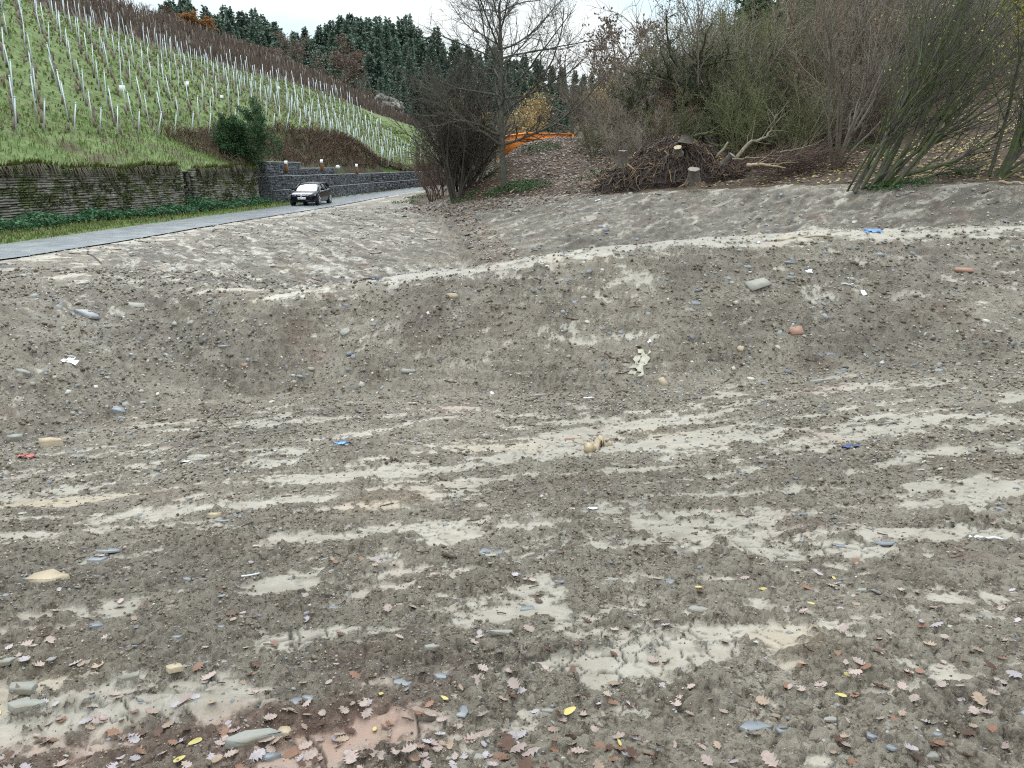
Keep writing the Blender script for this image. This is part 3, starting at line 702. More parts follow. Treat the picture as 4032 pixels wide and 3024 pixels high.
for (a, b) in ((0, s_slot[0]), (s_slot[1], ws[-1])):
    ss = np.arange(a, b, .8); ss = np.r_[ss, b]; V = []
    for s in ss:
        p, t, o = wall_at(s)
        for (off, z) in ((-.06, .0), (-.30, top_h(s) - .04), (-1.1, top_h(s) - .02), (-1.1, .0)): V.append([*(p + o * off), z])
    k = len(ss); idc = np.arange(k * 4).reshape(k, 4)
    core.add(V, np.stack([idc[:-1], np.roll(idc[:-1], -1, 1), np.roll(idc[1:], -1, 1), idc[1:]], -1).reshape(-1, 4)); core.add(np.array(V)[:4], [[0, 1, 2, 3]]); core.add(np.array(V)[-4:], [[3, 2, 1, 0]])
p, t, o = wall_at(sum(s_slot) / 2)
core.box([*(p - o * 1.05), 1.2], [1.9, .12, 2.4], rotz(math.atan2(t[1], t[0])))
co = core.build('core', M['core'], ds)
co.matrix_parent_inverse = __import__('mathutils').Matrix.Translation(Vector(ds.location)).inverted()
dinv = co.matrix_parent_inverse.copy()
stones = []; z = .05
while z < 2.5:
    hgt = rng.uniform(.065, .13); s = rng.uniform(0, .3)
    while s < ws[-1]:
        ln = rng.uniform(.2, .62)
        if z + hgt < top_h(s) + .06 and not (s_slot[0] - .05 < s + ln / 2 < s_slot[1] + .05):
            p, t, o = wall_at(s + ln / 2); dp = rng.uniform(.22, .34)
            c = np.array([*(p + o * (-.105 * z - dp / 2 + rng.normal(.06, .022))), z + hgt / 2])
            stones.append((c, (ln * .97, dp, hgt * .92), math.atan2(t[1], t[0]) + rng.normal(0, .02), rng.normal(0, .03)))
        s += ln
    z += hgt
# return faces of the stair slot
for sgn, s in ((1, s_slot[0]), (-1, s_slot[1])):
    p, t, o = wall_at(s); z = .05
    while z < 2.3:
        hgt = rng.uniform(.07, .13); d0 = .1
        while d0 < .95:
            ln = rng.uniform(.2, .4); c = np.array([*(p - o * (d0 + ln / 2) + t * sgn * .0), z + hgt / 2]); stones.append((c, (.2, ln * .96, hgt * .92), math.atan2(t[1], t[0]) + rng.normal(0, .02), 0)); d0 += ln
        z += hgt
seen = [(st[1][0] * 3000 / st[0][1], i) for i, st in enumerate(stones) if st[0][1] > 28.2 and st[0][2] > .5]
big = set(i for _, i in sorted(seen)[::-1][:300])
rest = MB()
for i, (c, sz, a, tl) in enumerate(stones):
    if i in big:
        o_ = bpy.data.objects.new('stone', UME[i % 8]); COL.objects.link(o_); o_.parent = ds; o_.matrix_parent_inverse = dinv
        o_.location = c; o_.rotation_euler = (0, tl, a); o_.scale = sz
    else:
        g_ = .75 + .5 * rng.random(); v = UST[i % 8].V[0] * np.array(sz); rest.add(v @ (rotz(a) @ roty(tl)).T + c, BOXF, (g_, g_, g_))
o_ = rest.build('stonework', M['drystone'], ds); o_.matrix_parent_inverse = dinv; o_['kind'] = 'stuff'

# ---- gabion wall : wire baskets of slate in set back layers
gb = empty('gabion_wall', (gabion[0][0], gabion[0][1], 0))
tag(gb, 'long dark grey gabion wall of stacked wire baskets full of slate, behind the parked car', 'gabion wall')
ginv = __import__('mathutils').Matrix.Translation(Vector(gb.location)).inverted()
gl_ = resample(gabion, .5); gs_ = np.r_[0, np.cumsum(np.linalg.norm(np.diff(gl_, axis=0), axis=1))]; gt_ = np.gradient(gl_, axis=0); gt_ /= np.linalg.norm(gt_, axis=1, keepdims=True)
def gab_at(s):
    p = np.array([np.interp(s, gs_, gl_[:, 0]), np.interp(s, gs_, gl_[:, 1])]); t = np.array([np.interp(s, gs_, gt_[:, 0]), np.interp(s, gs_, gt_[:, 1])]); t /= np.linalg.norm(t)
    return p, t, np.array([t[1], -t[0]])
LH = .92
def basket(s0, s1, layer, hgt, first=False):
    b = MB(); wv = MB(); zb = layer * LH + float(road_z(gab_at(s0)[0][1])); back = layer * .24
    far = gab_at(s0)[0][1] > 75
    zz = zb + .01; hstep = (.09, .19) if not far else (.12, .24)
    p, t, o = gab_at((s0 + s1) / 2); a = math.atan2(t[1], t[0])
    b.box([*(p - o * (back + .56)), zb + hgt / 2], [s1 - s0 - .02, .88, hgt - .03], rotz(a), (.25, .25, .25))
    while zz < zb + hgt - .04:
        h1 = min(rng.uniform(*hstep), zb + hgt - zz); s = s0
        while s < s1 - .03:
            ln = min(rng.uniform(.12, .42) * (1.4 if far else 1), s1 - s); p, t, o = gab_at(s + ln / 2); g_ = .35 + 1.5 * rng.random() ** 1.6
            b.box([*(p - o * (back + .12 + rng.normal(0, .035))), zz + h1 / 2], [ln * .92, .2, h1 * .88], rotz(math.atan2(t[1], t[0]) + rng.normal(0, .12)) @ roty(rng.normal(0, .10)), (g_, g_, g_ * 1.02), .012); s += ln
        zz += h1
    if first:
        p, t, o = gab_at(s0); zz = zb + .01
        while zz < zb + hgt - .04:
            h1 = min(rng.uniform(.07, .13), zb + hgt - zz); d0 = .05
            while d0 < 1.0:
                ln = rng.uniform(.12, .3); g_ = .45 + .7 * rng.random(); b.box([*(p - o * (back + d0 + ln / 2) - t * (-.06 + rng.normal(0, .015))), zz + h1 / 2], [.2, ln * .92, h1 * .88], rotz(math.atan2(t[1], t[0]) + rng.normal(0, .1)), (g_, g_, g_), .012); d0 += ln
            zz += h1
        for q in np.arange(0, 1.01, .1):
            wv.tube([[*(p - o * (back + q) - t * .065), zb], [*(p - o * (back + q) - t * .065), zb + hgt]], .005, 3, cap=False)
        for q in np.arange(0, hgt, .1):
            wv.tube([[*(p - o * back - t * .065), zb + q], [*(p - o * (back + 1) - t * .065), zb + q]], .005, 3, cap=False)
    pa, ta, oa = gab_at(s0); pb, tb, ob_ = gab_at(s1)
    for dz in (0.0, hgt):
        wv.tube([[*(pa - oa * (back - .02)), zb + dz], [*(pb - ob_ * (back - .02)), zb + dz]], .022 if dz else .012, 4, cap=False)
    wv.tube([[*(pb - ob_ * (back - .015)), zb], [*(pb - ob_ * (back - .015)), zb + hgt]], .012, 4, cap=False)
    if not far:
        for q in np.arange(.1, hgt, .1): wv.tube([[*(pa - oa * (back - .02)), zb + q], [*(pb - ob_ * (back - .02)), zb + q]], .0035, 3, cap=False)
        for q in np.arange(s0, s1, .1):
            pq, tq, oq = gab_at(q); wv.tube([[*(pq - oq * (back - .02)), zb], [*(pq - oq * (back - .02)), zb + hgt]], .0035, 3, cap=False)
    ob1 = b.build('gabion_basket', M['gabion'], gb); ob1.matrix_parent_inverse = ginv
    ob2 = wv.build('wire_frame', M['wire'], ob1)
step = 2.0
k = 0; s = 0.0
s_step2 = float(np.interp(66.5, gl_[:, 1], gs_)); s_step1 = float(np.interp(58.2, gl_[:, 1], gs_))
while s < gs_[-1] - 2:
    st = step if s < 30 else 4.0
    basket(s, s + st, 0, LH, s == 0); basket(s, s + st, 1, LH, s == 0)
    if s < s_step1: basket(s, s + st, 2, LH, s == 0)
    elif s < s_step2: basket(s, s + st, 2, LH * .55)
    s += st
M['timber'] = mat('brown_timber', (.16, .075, .03), .7, nscale=6, namp=.3, bump=.01)
M['whitecap'] = mat('white_paint', (.62, .64, .64), .5)
for (u, v, Y, zz, lab) in ((1128, 672, 54.0, 2.55, 'nearest of three brown timber posts with slanted white caps on the grey cage wall'), (1268, 664, 59.0, 2.5, 'brown timber post with slanted white cap where the top tier of the cage wall ends'), (1405, 677, 67.2, 2.1, 'farthest of three brown timber posts with slanted white caps on the cage wall')):
    q = PY(u, v, Y); e = empty('timber_post', (q[0], q[1], q[2])); tag(e, lab, 'post', 'white capped posts on the cage wall')
    b = MB(); b.box([0, 0, .12], [.20, .22, .62]); b.build('post', M['timber'], e)
    b = MB(); b.box([0, -.04, .53], [.21, .28, .06], rotx(R(50))); b.box([0, .05, .44], [.19, .16, .05]); b.build('cap', M['whitecap'], e)
q = PY(1330, 657, 62); b = MB(); V, F = tubes([(np.array([[0, 0, -.13], [0, 0, -.07], [0, 0, .03], [0, 0, .12], [0, 0, .14]]), np.array([.1, .17, .18, .1, .02]))], 9); b.add(V + rng.normal(0, .012, V.shape), F)
o_ = b.build('pale_boulder', M['whitecap'], None, True); o_.location = q; tag(o_, 'small rounded white stone lying on the lower tier of the grey cage wall', 'stone')

# ================================================================ CAR
M['paint'] = mat('navy_black_paint', (.004, .005, .009), .2, .0, spec=.25)
M['glass'] = mat('car_glass', (.02, .026, .033), .10, .12, spec=.7)
M['chrome'] = mat('chrome', (.75, .76, .78), .15, 1.0)
M['rim'] = mat('alloy', (.62, .63, .65), .25, .9)
M['rubber'] = mat('rubber', (.015, .015, .016), .7)
M['blackpl'] = mat('black_plastic', (.008, .008, .009), .5)
M['lamp'] = mat('lamp_glass', (.55, .6, .66), .08, .35, spec=.9)
M['plate'] = mat('plate_white', (.75, .76, .76), .4)
M['blue'] = mat('badge_blue', (.03, .12, .4), .3)
def loft(secs, close=True):
    S_ = np.array(secs, float); n, k, _ = S_.shape; i = np.arange(n * k).reshape(n, k)
    F = np.stack([i[:-1, :-1], i[1:, :-1], i[1:, 1:], i[:-1, 1:]], -1).reshape(-1, 4)
    return S_.reshape(-1, 3), F
def make_car():
    e = empty('estate_car', (0, 0, 0))
    st = [(-2.31, .36, .76, .70), (-2.27, .30, .88, .80), (-2.12, .25, .985, .855), (-1.9, .23, 1.0, .885), (-1.4, .21, .985, .905), (-.6, .20, .955, .905), (.3, .20, .93, .905), (.95, .20, .915, .905), (1.25, .20, .895, .90), (1.65, .20, .845, .885), (1.98, .21, .77, .84), (2.17, .23, .70, .775), (2.27, .25, .645, .70), (2.315, .30, .58, .60)]
    secs = []
    for x, zb, zt, hw in st:
        h = zt - zb; half = [(hw * .90, zb), (hw * .985, zb + .10 * h), (hw * 1.0, zb + .38 * h), (hw * .985, zb + .62 * h), (hw * .975, zb + .70 * h), (hw * .945, zb + .88 * h), (hw * .88, zt - .008), (hw * .70, zt + .008), (hw * .35, zt + .022)]
        ring = [(x, y, z) for y, z in half] + [(x, 0, zt + .026)] + [(x, -y, z) for y, z in half[::-1]] + [(x, -hw * .5, zb - .02), (x, hw * .5, zb - .02), (x, half[0][0], half[0][1])]
        secs.append(ring)
    V, F = loft(secs); b = MB(); b.add(V, F)
    k = len(secs[0]); n0 = len(V)
    for q, fl in ((0, False), (len(secs) - 1, True)):
        c = np.mean(secs[q], axis=0); Vc = np.vstack([secs[q], c]); Fc = np.array([[i, (i + 1) % k, k] for i in range(k)]); b.add(Vc, Fc if fl else Fc[:, ::-1])
    b.build('body', M['paint'], e, True)
    # greenhouse : glass lofted, roof shell above it
    gs = [(1.06, .90, .915, .74, .74), (.62, .90, 1.15, .80, .69), (.18, .90, 1.365, .815, .60), (-.5, .92, 1.395, .82, .60), (-1.2, .94, 1.385, .80, .59), (-1.78, .96, 1.345, .77, .56), (-2.05, .98, 1.17, .74, .60), (-2.24, .96, .985, .70, .66)]
    secs = [[(x, hb, zb), (x, hb * .98, zb + .06 * (zt - zb) / .4), (x, ht * 1.03, zt - .06 * (zt - zb) / .45), (x, ht * .9, zt), (x, 0, zt + .02), (x, -ht * .9, zt), (x, -ht * 1.03, zt - .06 * (zt - zb) / .45), (x, -hb * .98, zb + .06 * (zt - zb) / .4), (x, -hb, zb)] for x, zb, zt, hb, ht in gs]
    V, F = loft(secs); b = MB(); b.add(V, F); b.build('windows', M['glass'], e, True)
    rs = [(.26, 1.345, .60), (.10, 1.39, .615), (-.5, 1.425, .625), (-1.2, 1.415, .615), (-1.75, 1.375, .59), (-1.95, 1.335, .56)]
    secs = [[(x, h * 1.06, z - .075), (x, h * 1.03, z - .03), (x, h * .92, z), (x, 0, z + .02), (x, -h * .92, z), (x, -h * 1.03, z - .03), (x, -h * 1.06, z - .075)] for x, z, h in rs]
    V, F = loft(secs); b = MB(); b.add(V, F); b.build('roof', M['paint'], e, True)
    for s in (1, -1):
        b = MB(); b.tube([(1.10, s * .755, .90), (.64, s * .725, 1.14), (.22, s * .645, 1.355)], .038, 6); b.build('pillar', M['paint'], e, True); b = MB(); b.tube([(-1.72, s * .60, 1.36), (-2.02, s * .66, 1.15), (-2.22, s * .70, .97)], .05, 6); b.build('pillar', M['paint'], e, True)
        for x0, x1 in ((-.06, -.12), (-1.0, -1.06)): b = MB(); b.tube([(x0, s * .822, .93), (x1, s * .64, 1.34)], .032, 5); b.build('door_post', M['blackpl'], e)
        b = MB(); b.tube([(.0, s * .575, 1.42), (-.5, s * .585, 1.465), (-1.3, s * .57, 1.45), (-1.75, s * .55, 1.40)], .016, 5); b.build('roof_rail', M['blackpl'], e)
        b = MB(); b.box([.70, s * .98, 1.0], [.14, .20, .13], rotz(-s * .1), jit=.008); b.box([.72, s * .87, .96], [.06, .16, .04]); b.build('mirror', M['paint'], e)
        b = MB(); b.tube([(1.05, s * .895, .885), (.3, s * .905, .905), (-1.0, s * .902, .93), (-1.75, s * .885, .955)], .010, 4); b.build('window_trim', M['chrome'], e)
        for x in (.38, -.72): b = MB(); b.box([x, s * .915, .80], [.2, .03, .03]); b.build('door_handle', M['paint'], e)
        # headlight wraps round the corner
        V = np.array([(2.262, s * .36, .605), (2.268, s * .36, .685), (2.16, s * .60, .695), (2.17, s * .60, .595), (1.93, s * .815, .715), (1.99, s * .80, .62)]); V2 = V - np.array([.12, s * .03, .0]); V[:, 0] += .035; V[4:, 1] += s * .035
        b = MB(); b.add(np.vstack([V, V2]), [[0, 1, 2, 3], [3, 2, 4, 5]]); b.add(np.vstack([V, V2]), [[0, 3, 9, 6], [3, 5, 11, 9], [1, 7, 8, 2], [2, 8, 10, 4], [0, 6, 7, 1], [5, 4, 10, 11]]); hl = b.build('headlight', M['lamp'], e)
        for yy_, x_ in ((.50, 2.245), (.66, 2.14)):
            b = MB(); V_, F_ = tubes([(np.array([[x_ - .02, s * yy_, .645], [x_ + .025, s * yy_, .645]]), np.array([.036, .036]))], 10); b.add(V_, F_); b.add(V_[10:], [list(range(10))]); b.build('projector', M['blackpl'], hl)
        # kidney half of the grille
        b = MB(); y0, y1 = s * .025, s * .335; x_ = 2.325
        ring = np.array([(x_ - .00, y0, .53), (x_, y0, .66), (x_ - .03, y0 + (y1 - y0) * .85, .665), (x_ - .06, y1, .63), (x_ - .06, y1, .555), (x_ - .03, y0 + (y1 - y0) * .85, .525)])
        b.add(np.vstack([ring, ring - [.08, 0, 0]]), [[0, 1, 2, 5], [5, 2, 3, 4]]); gr_ = b.build('grille', M['blackpl'], e)
        b = MB(); b.tube(np.vstack([ring, ring[:1]]) + [.008, 0, 0], .017, 5, cap=False); b.build('grille_frame', M['chrome'], gr_)
        b = MB(); b.box([2.16, s * .66, .355], [.06, .13, .05], rotz(-s * .45)); b.build('fog_lamp', M['lamp'], e)
        for x in (1.40, -1.41):
            b = MB(); a = np.linspace(0, 2 * np.pi, 25)
            V_, F_ = tubes([(np.array([[x, s * .80, .325], [x, s * .917, .325]]), np.array([.385, .385]))], 28); b.add(V_, F_); b.add(V_[28:], [list(range(28))] if True else []); b.build('wheel_arch', M['blackpl'], e)
            b = MB(); pr_ = [(.68, .20), (.68, .30), (.715, .325), (.90, .325), (.93, .305), (.93, .235)]
            P_ = np.array([[x, s * y_, .325] for y_, r_ in pr_]); V_, F_ = tubes([(P_, np.array([r_ for _, r_ in pr_]))], 28); b.add(V_, F_); wh = b.build('wheel', M['rubber'], e, True)
            b = MB(); V_, F_ = tubes([(np.array([[x, s * .905, .325], [x, s * .938, .325]]), np.array([.238, .238]))], 28); b.add(V_, F_)
            V_, F_ = tubes([(np.array([[x, s * .88, .325], [x, s * .945, .325]]), np.array([.05, .05]))], 10); b.add(V_, F_); b.add(V_[10:], [list(range(10))])
            for q in range(10):
                a_ = q // 2 * 2 * np.pi / 5 + (.16 if q % 2 else -.16); c_ = np.array([x + math.cos(a_) * .135, s * .935, .325 + math.sin(a_) * .135]); b.box(c_, [.20, .02, .032], roty(-a_))
            b.build('rim', M['rim'], wh)
    b = MB(); b.box([2.275, 0, .37], [.06, 1.1, .10]); b.build('air_intake', M['blackpl'], e); b = MB(); b.box([2.24, 0, .27], [.12, 1.25, .05]); b.build('bumper_lip', M['blackpl'], e)
    b = MB(); b.box([2.345, 0, .455], [.02, .53, .12]); pl = b.build('number_plate', M['plate'], e)
    b = MB(); b.box([2.357, -.243, .455], [.006, .04, .112]); b.build('plate_band', M['blue'], pl)
    cu = bpy.data.curves.new('plate_text', 'FONT'); cu.body = 'MB-L 301'; cu.size = .115; cu.align_x = 'CENTER'; cu.align_y = 'CENTER'
    to = bpy.data.objects.new('plate_text', cu); COL.objects.link(to); bpy.context.view_layer.update()
    me = bpy.data.meshes.new_from_object(to.evaluated_get(bpy.context.evaluated_depsgraph_get())); bpy.data.objects.remove(to)
    tx = link('plate_text', me, M['blackpl'], pl); tx.location = (2.3575, .02, .455); tx.rotation_euler = (R(90), 0, R(90)); tx.scale = (.88, 1, 1)
    b = MB(); V_, F_ = tubes([(np.array([[2.28, 0, .715], [2.305, 0, .722]]), np.array([.042, .042]))], 16); b.add(V_, F_); b.add(V_[16:], [list(range(16))]); bd = b.build('badge', M['chrome'], e)
    for q in (0, 2):
        b = MB(); a_ = np.linspace(q * np.pi / 2, (q + 1) * np.pi / 2, 5); V_ = np.vstack([[[2.309, 0, .7235]], np.stack([np.full(5, 2.309), np.cos(a_) * .030, .7235 + np.sin(a_) * .030], 1)]); b.add(V_, [[0, i, i + 1] for i in range(1, 5)]); b.build('badge_quarter', M['blue'], bd)
    b = MB(); b.box([-1.55, 0, 1.445], [.14, .035, .055], roty(.3)); b.build('aerial_fin', M['paint'], e)
    b = MB(); b.box([1.0, 0, .912], [.10, 1.35, .02]); b.build('wiper_cowl', M['blackpl'], e)
    return e
car = make_car()
tag(car, 'black estate car with bright double grille coming along the wet road', 'car')
i0 = np.argmin(np.abs(rm[:, 1] - 52.3)); d_ = -rt[i0]
car.location = (rm[i0, 0] - .42, 52.3, .035); car.rotation_euler = (0, 0, math.atan2(d_[1], d_[0]) + R(2))

# ================================================================ PLANTS
def unit(v): return v / (np.linalg.norm(v) + 1e-9)
def perp(d, a):
    ref = np.array([0, 0, 1.0]) if abs(d[2]) < .9 else np.array([1.0, 0, 0])
    A = unit(np.cross(d, ref)); B = np.cross(d, A); return A * math.cos(a) + B * math.sin(a)
class Grow:
    """branching skeleton; collects tube lines by thickness level and the tips"""
    def __init__(s, seed, cfg): s.r = np.random.default_rng(seed); s.c = cfg; s.L = {}; s.tips = []
    def stem(s, p, d, L, rad, lvl=0):
        c = s.c[lvl]; r = s.r; n = c.get('n', 4); pts = [np.asarray(p, float)]; d = unit(np.asarray(d, float)); rr = [rad]
        seg = L / n; tip = c.get('tip', .35)
        for i in range(n):
            d = unit(d + r.normal(0, c.get('wob', .15), 3) + np.array([0, 0, c.get('up', .05)]))
            pts.append(pts[-1] + d * seg); rr.append(rad * (1 - (1 - tip) * (i + 1) / n))
        s.L.setdefault(lvl, []).append((np.array(pts), np.array(rr)))
        if lvl + 1 < len(s.c):
            k = c['k']; k = r.integers(k[0], k[1] + 1)
            t = np.sort(r.uniform(c.get('t0', .25), 1.0, k)); P = np.array(pts); ph = r.uniform(0, 6.28)
            for i, ti in enumerate(t):
                x = ti * n; j = min(int(x), n - 1); f = x - j; q = P[j] * (1 - f) + P[j + 1] * f; dd = unit(P[j + 1] - P[j])
                ph += 2.4 + r.normal(0, .5); a = math.radians(r.uniform(*c.get('ang', (30, 60))))
                nd = dd * math.cos(a) + perp(dd, ph) * math.sin(a)
                if c.get('flat') and nd[2] < -.1: nd[2] *= -.3
                ln = L * c.get('lr', .5) * (1 - c.get('tl', .4) * ti) * r.uniform(.7, 1.25)
                s.stem(q, nd, ln, max(rr[j] * c.get('rr', .55), c.get('rmin', .006)), lvl + 1)
        else: s.tips.append((np.array(pts[-1]), d))
        return pts[-1], d
    def mesh_into(s, b, ks=(8, 5, 4, 3, 3), cols=None):
        for lvl, ls in s.L.items():
            V, F = tubes(ls, ks[min(lvl, len(ks) - 1)]); b.add(V, F, cols[min(lvl, len(cols) - 1)] if cols else (1, 1, 1))
def quads_at(P, D, ln, wd, r, tilt=.6):
    """leaf sized quads at P pointing along D"""
    n = len(P); D = D + r.normal(0, tilt, (n, 3)); D /= np.linalg.norm(D, axis=1, keepdims=True)
    S_ = np.cross(D, r.normal(0, 1, (n, 3))); S_ /= np.linalg.norm(S_, axis=1, keepdims=True)
    ln = np.broadcast_to(ln, (n,))[:, None]; wd = np.broadcast_to(wd, (n,))[:, None]
    V = np.stack([P - S_ * wd * .15, P + D * ln * .5 - S_ * wd * .5, P + D * ln, P + D * ln * .5 + S_ * wd * .5], 1).reshape(-1, 3)
    return V, np.arange(n * 4).reshape(n, 4)
M['bark'] = mat('bark', (.095, .085, .062), .85, nscale=7, namp=.35, bump=.02, attr=True, second=(.07, .085, .035), sscale=2.5, spos=(.5, .62))
M['twig'] = mat('twigs', (.18, .150, .118), .85, attr=True, rand=.45)
M['twig_red'] = mat('red_brown_twigs', (.16, .105, .078), .85, attr=True, rand=.4)
M['twig_olive'] = mat('olive_twigs', (.13, .128, .062), .85, attr=True, rand=.45)
M['twig_grey'] = mat('grey_twigs', (.23, .21, .175), .85, attr=True, rand=.15)
M['leaf'] = mat('leaves', (1, 1, 1), .65, attr=True, rand=.15, trans=.25)
M['needle'] = mat('needles', (1, 1, 1), .75, attr=True, rand=.22, trans=.1)
def to_tree(name, loc, parts, label, cat, group=None, rz=0., sc=1.):
    e = empty(name, loc, rz); e.scale = (sc, sc, sc); tag(e, label, cat, group)
    for nm, me, m in parts:
        o = bpy.data.objects.new(nm, me); COL.objects.link(o); o.parent = e
        if not me.materials: me.materials.append(m)
    return e
def far_z(x, y):
    a = T(np.array([x]), np.array([y]))[0]; h = HT(np.array([x]), np.array([y]))[0]
    a = -5 if np.isnan(a) else a
    return a if np.isnan(h) or x > np.interp(y, base_line[:, 1], base_line[:, 0]) else max(a, h)

# ---- conifers : trunk and a crown of drooping sprays
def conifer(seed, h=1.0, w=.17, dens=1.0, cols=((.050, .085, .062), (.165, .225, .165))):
    r = np.random.default_rng(seed); c0, c1 = map(np.array, cols); P = []; D = []; LN = []; C = []
    z = .06
    while z < .985:
        k = int(r.integers(8, 11)); wz = w * (1 - z) ** .78 * r.uniform(.7, 1.15) + .002; a0 = r.uniform(0, 6.28)
        for i in range(k):
            a = a0 + i * 6.28 / k + r.normal(0, .25); L_ = wz * r.uniform(.65, 1.2); d = np.array([math.cos(a), math.sin(a), 0]); dr = r.uniform(.25, .6) if z < .7 else r.uniform(-.5, .2)
            sh = r.uniform(0, 1); m = max(2, int(20 * L_ / w * dens) + 1)
            for j in range(m):
                t = (j + r.uniform(.2, 1)) / m; p = np.array([0, 0, z]) + d * L_ * t + np.array([0, 0, -dr * L_ * t * t + .25 * L_ * t]) + r.normal(0, .004, 3)
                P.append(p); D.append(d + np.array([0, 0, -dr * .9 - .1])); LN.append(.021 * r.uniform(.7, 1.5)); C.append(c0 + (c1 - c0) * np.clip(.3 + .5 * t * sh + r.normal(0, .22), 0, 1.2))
        z += .019 * r.uniform(.7, 1.3) * (1.25 - .5 * z)
    P = np.array(P); V, F = quads_at(P, np.array(D), np.array(LN) * 1.45, np.array(LN) * .95, r, .35)
    b = MB(); b.add(V * h, F, np.repeat(np.array(C), 4, 0))
    t = MB(); t.tube(np.array([[0, 0, 0], [.002, 0, .4], [0, 0, .97]]) * h, np.array([.010, .0075, .001]) * h, 6, (.6, .5, .4))
    return t.mesh('trunk', True), b.mesh('crown')
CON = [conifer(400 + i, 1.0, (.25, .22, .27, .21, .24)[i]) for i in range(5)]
sky_u = [700, 800, 950, 1090, 1280, 1345, 1400, 1550, 1640, 1730, 1820, 2000, 2150, 2330, 2480, 2600, 2750]
sky_v = [5, 30, 55, 110, 125, 50, 60, 85, 112, 150, 185, 205, 278, 305, 330, 335, 300]
def top_v(u): return float(np.interp(u, sky_u, sky_v)) - 18
con_spots = []
r_ = np.random.default_rng(55)
for row, (Y, u0, u1, du, dv) in enumerate(((300, 640, 2780, 31, 0), (275, 760, 2740, 40, 42), (255, 1240, 2700, 44, 95), (236, 1330, 2640, 54, 160), (214, 1440, 1900, 60, 270))):
    u = u0
    while u < u1:
        v = top_v(u) + dv * r_.uniform(.75, 1.25) + r_.uniform(-8, 38) - (24 if r_.random() < .2 else 0)
        con_spots.append((u + r_.uniform(-12, 12), v, Y + r_.uniform(-9, 9))); u += du * r_.uniform(.7, 1.3)
con_spots += [(735, 22, 215), (690, 30, 215), (655, 0, 215), (800, 60, 232), (860, 90, 232), (930, 120, 230), (1010, 130, 230), (1080, 165, 235), (1150, 180, 235), (1255, 195, 235)]
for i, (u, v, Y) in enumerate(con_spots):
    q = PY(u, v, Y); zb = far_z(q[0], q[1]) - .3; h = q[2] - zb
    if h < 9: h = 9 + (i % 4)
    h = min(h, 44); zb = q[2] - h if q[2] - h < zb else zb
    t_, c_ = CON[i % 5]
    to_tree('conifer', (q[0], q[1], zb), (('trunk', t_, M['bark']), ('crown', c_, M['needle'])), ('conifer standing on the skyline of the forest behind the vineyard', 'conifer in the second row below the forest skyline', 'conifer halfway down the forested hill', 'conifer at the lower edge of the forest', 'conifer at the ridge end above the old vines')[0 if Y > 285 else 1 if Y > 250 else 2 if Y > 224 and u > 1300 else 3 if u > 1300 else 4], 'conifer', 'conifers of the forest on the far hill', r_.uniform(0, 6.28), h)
t_, c_ = conifer(470, 1.0, .24, 1.3, ((.03, .065, .04), (.06, .11, .065)))
q = PY(1640, 315, 175); to_tree('conifer', (q[0], q[1], q[2] - 11.5), (('trunk', t_, M['bark']), ('crown', c_, M['needle'])), 'small pyramid shaped conifer standing alone at the forest edge beside the pale rocks', 'conifer', None, 0, 11.5)
for u, v, Y, h, lab in ((3010, -260, 74, 17, 'dark green conifer rising above the thicket on the right slope'), (2945, 20, 78, 11, 'smaller dark conifer with pale sunlit edge beside the tall one on the right slope')):
    q = PY(u, v, Y); t_, c_ = conifer(480 + h, 1.0, .23, 2.2, ((.016, .045, .036), (.035, .08, .06))); to_tree('conifer', (q[0], q[1], q[2] - h), (('trunk', t_, M['bark']), ('crown', c_, M['needle'])), lab, 'conifer', None, 0, h)

# ---- leafy young evergreen bush on the wall
def bush_ever(seed):
    g = Grow(seed, [dict(n=6, wob=.10, up=.12, k=(24, 28), t0=.05, ang=(35, 75), lr=.55, tl=.65, rr=.35), dict(n=4, wob=.2, up=.15, k=(10, 13), t0=.1, ang=(30, 60), lr=.38, rr=.4), dict(n=3, wob=.25, up=.0)])
    for a in range(5): g.stem((.25 * math.cos(a * 1.3), .25 * math.sin(a * 1.3), 0), (.28 * math.cos(a * 1.3), .28 * math.sin(a * 1.3), 1), 3.0 if a else 3.9, .05)
    b = MB(); g.mesh_into(b, (5, 3, 3), [(.6, .5, .4)] * 3); r = g.r
    P = np.concatenate([l[0][1:] for l in g.L[2]] + [l[0][2:] for l in g.L[1]]); P = np.repeat(P, 7, 0) + r.normal(0, .08, (len(P) * 7, 3)); D = P - np.array([0, 0, 1.2]); D /= np.linalg.norm(D, axis=1, keepdims=True)
    V, F = quads_at(P, D, .14, .055, r, .6); c = MB(); k = r.uniform(0, 1, len(P))[:, None]; c.add(V, F, np.repeat(np.array([.028, .07, .024]) + k * np.array([.05, .085, .035]), 4, 0))
    return b.mesh('stem'), c.mesh('foliage')
s_, f_ = bush_ever(500); q = PY(948, 672, 51.5); to_tree('evergreen_bush', (q[0], q[1], q[2] - .25), (('stem', s_, M['bark']), ('foliage', f_, M['needle'])), 'loose dark green evergreen bush growing at the top of the old stone wall', 'bush', None, 0, 1.05)

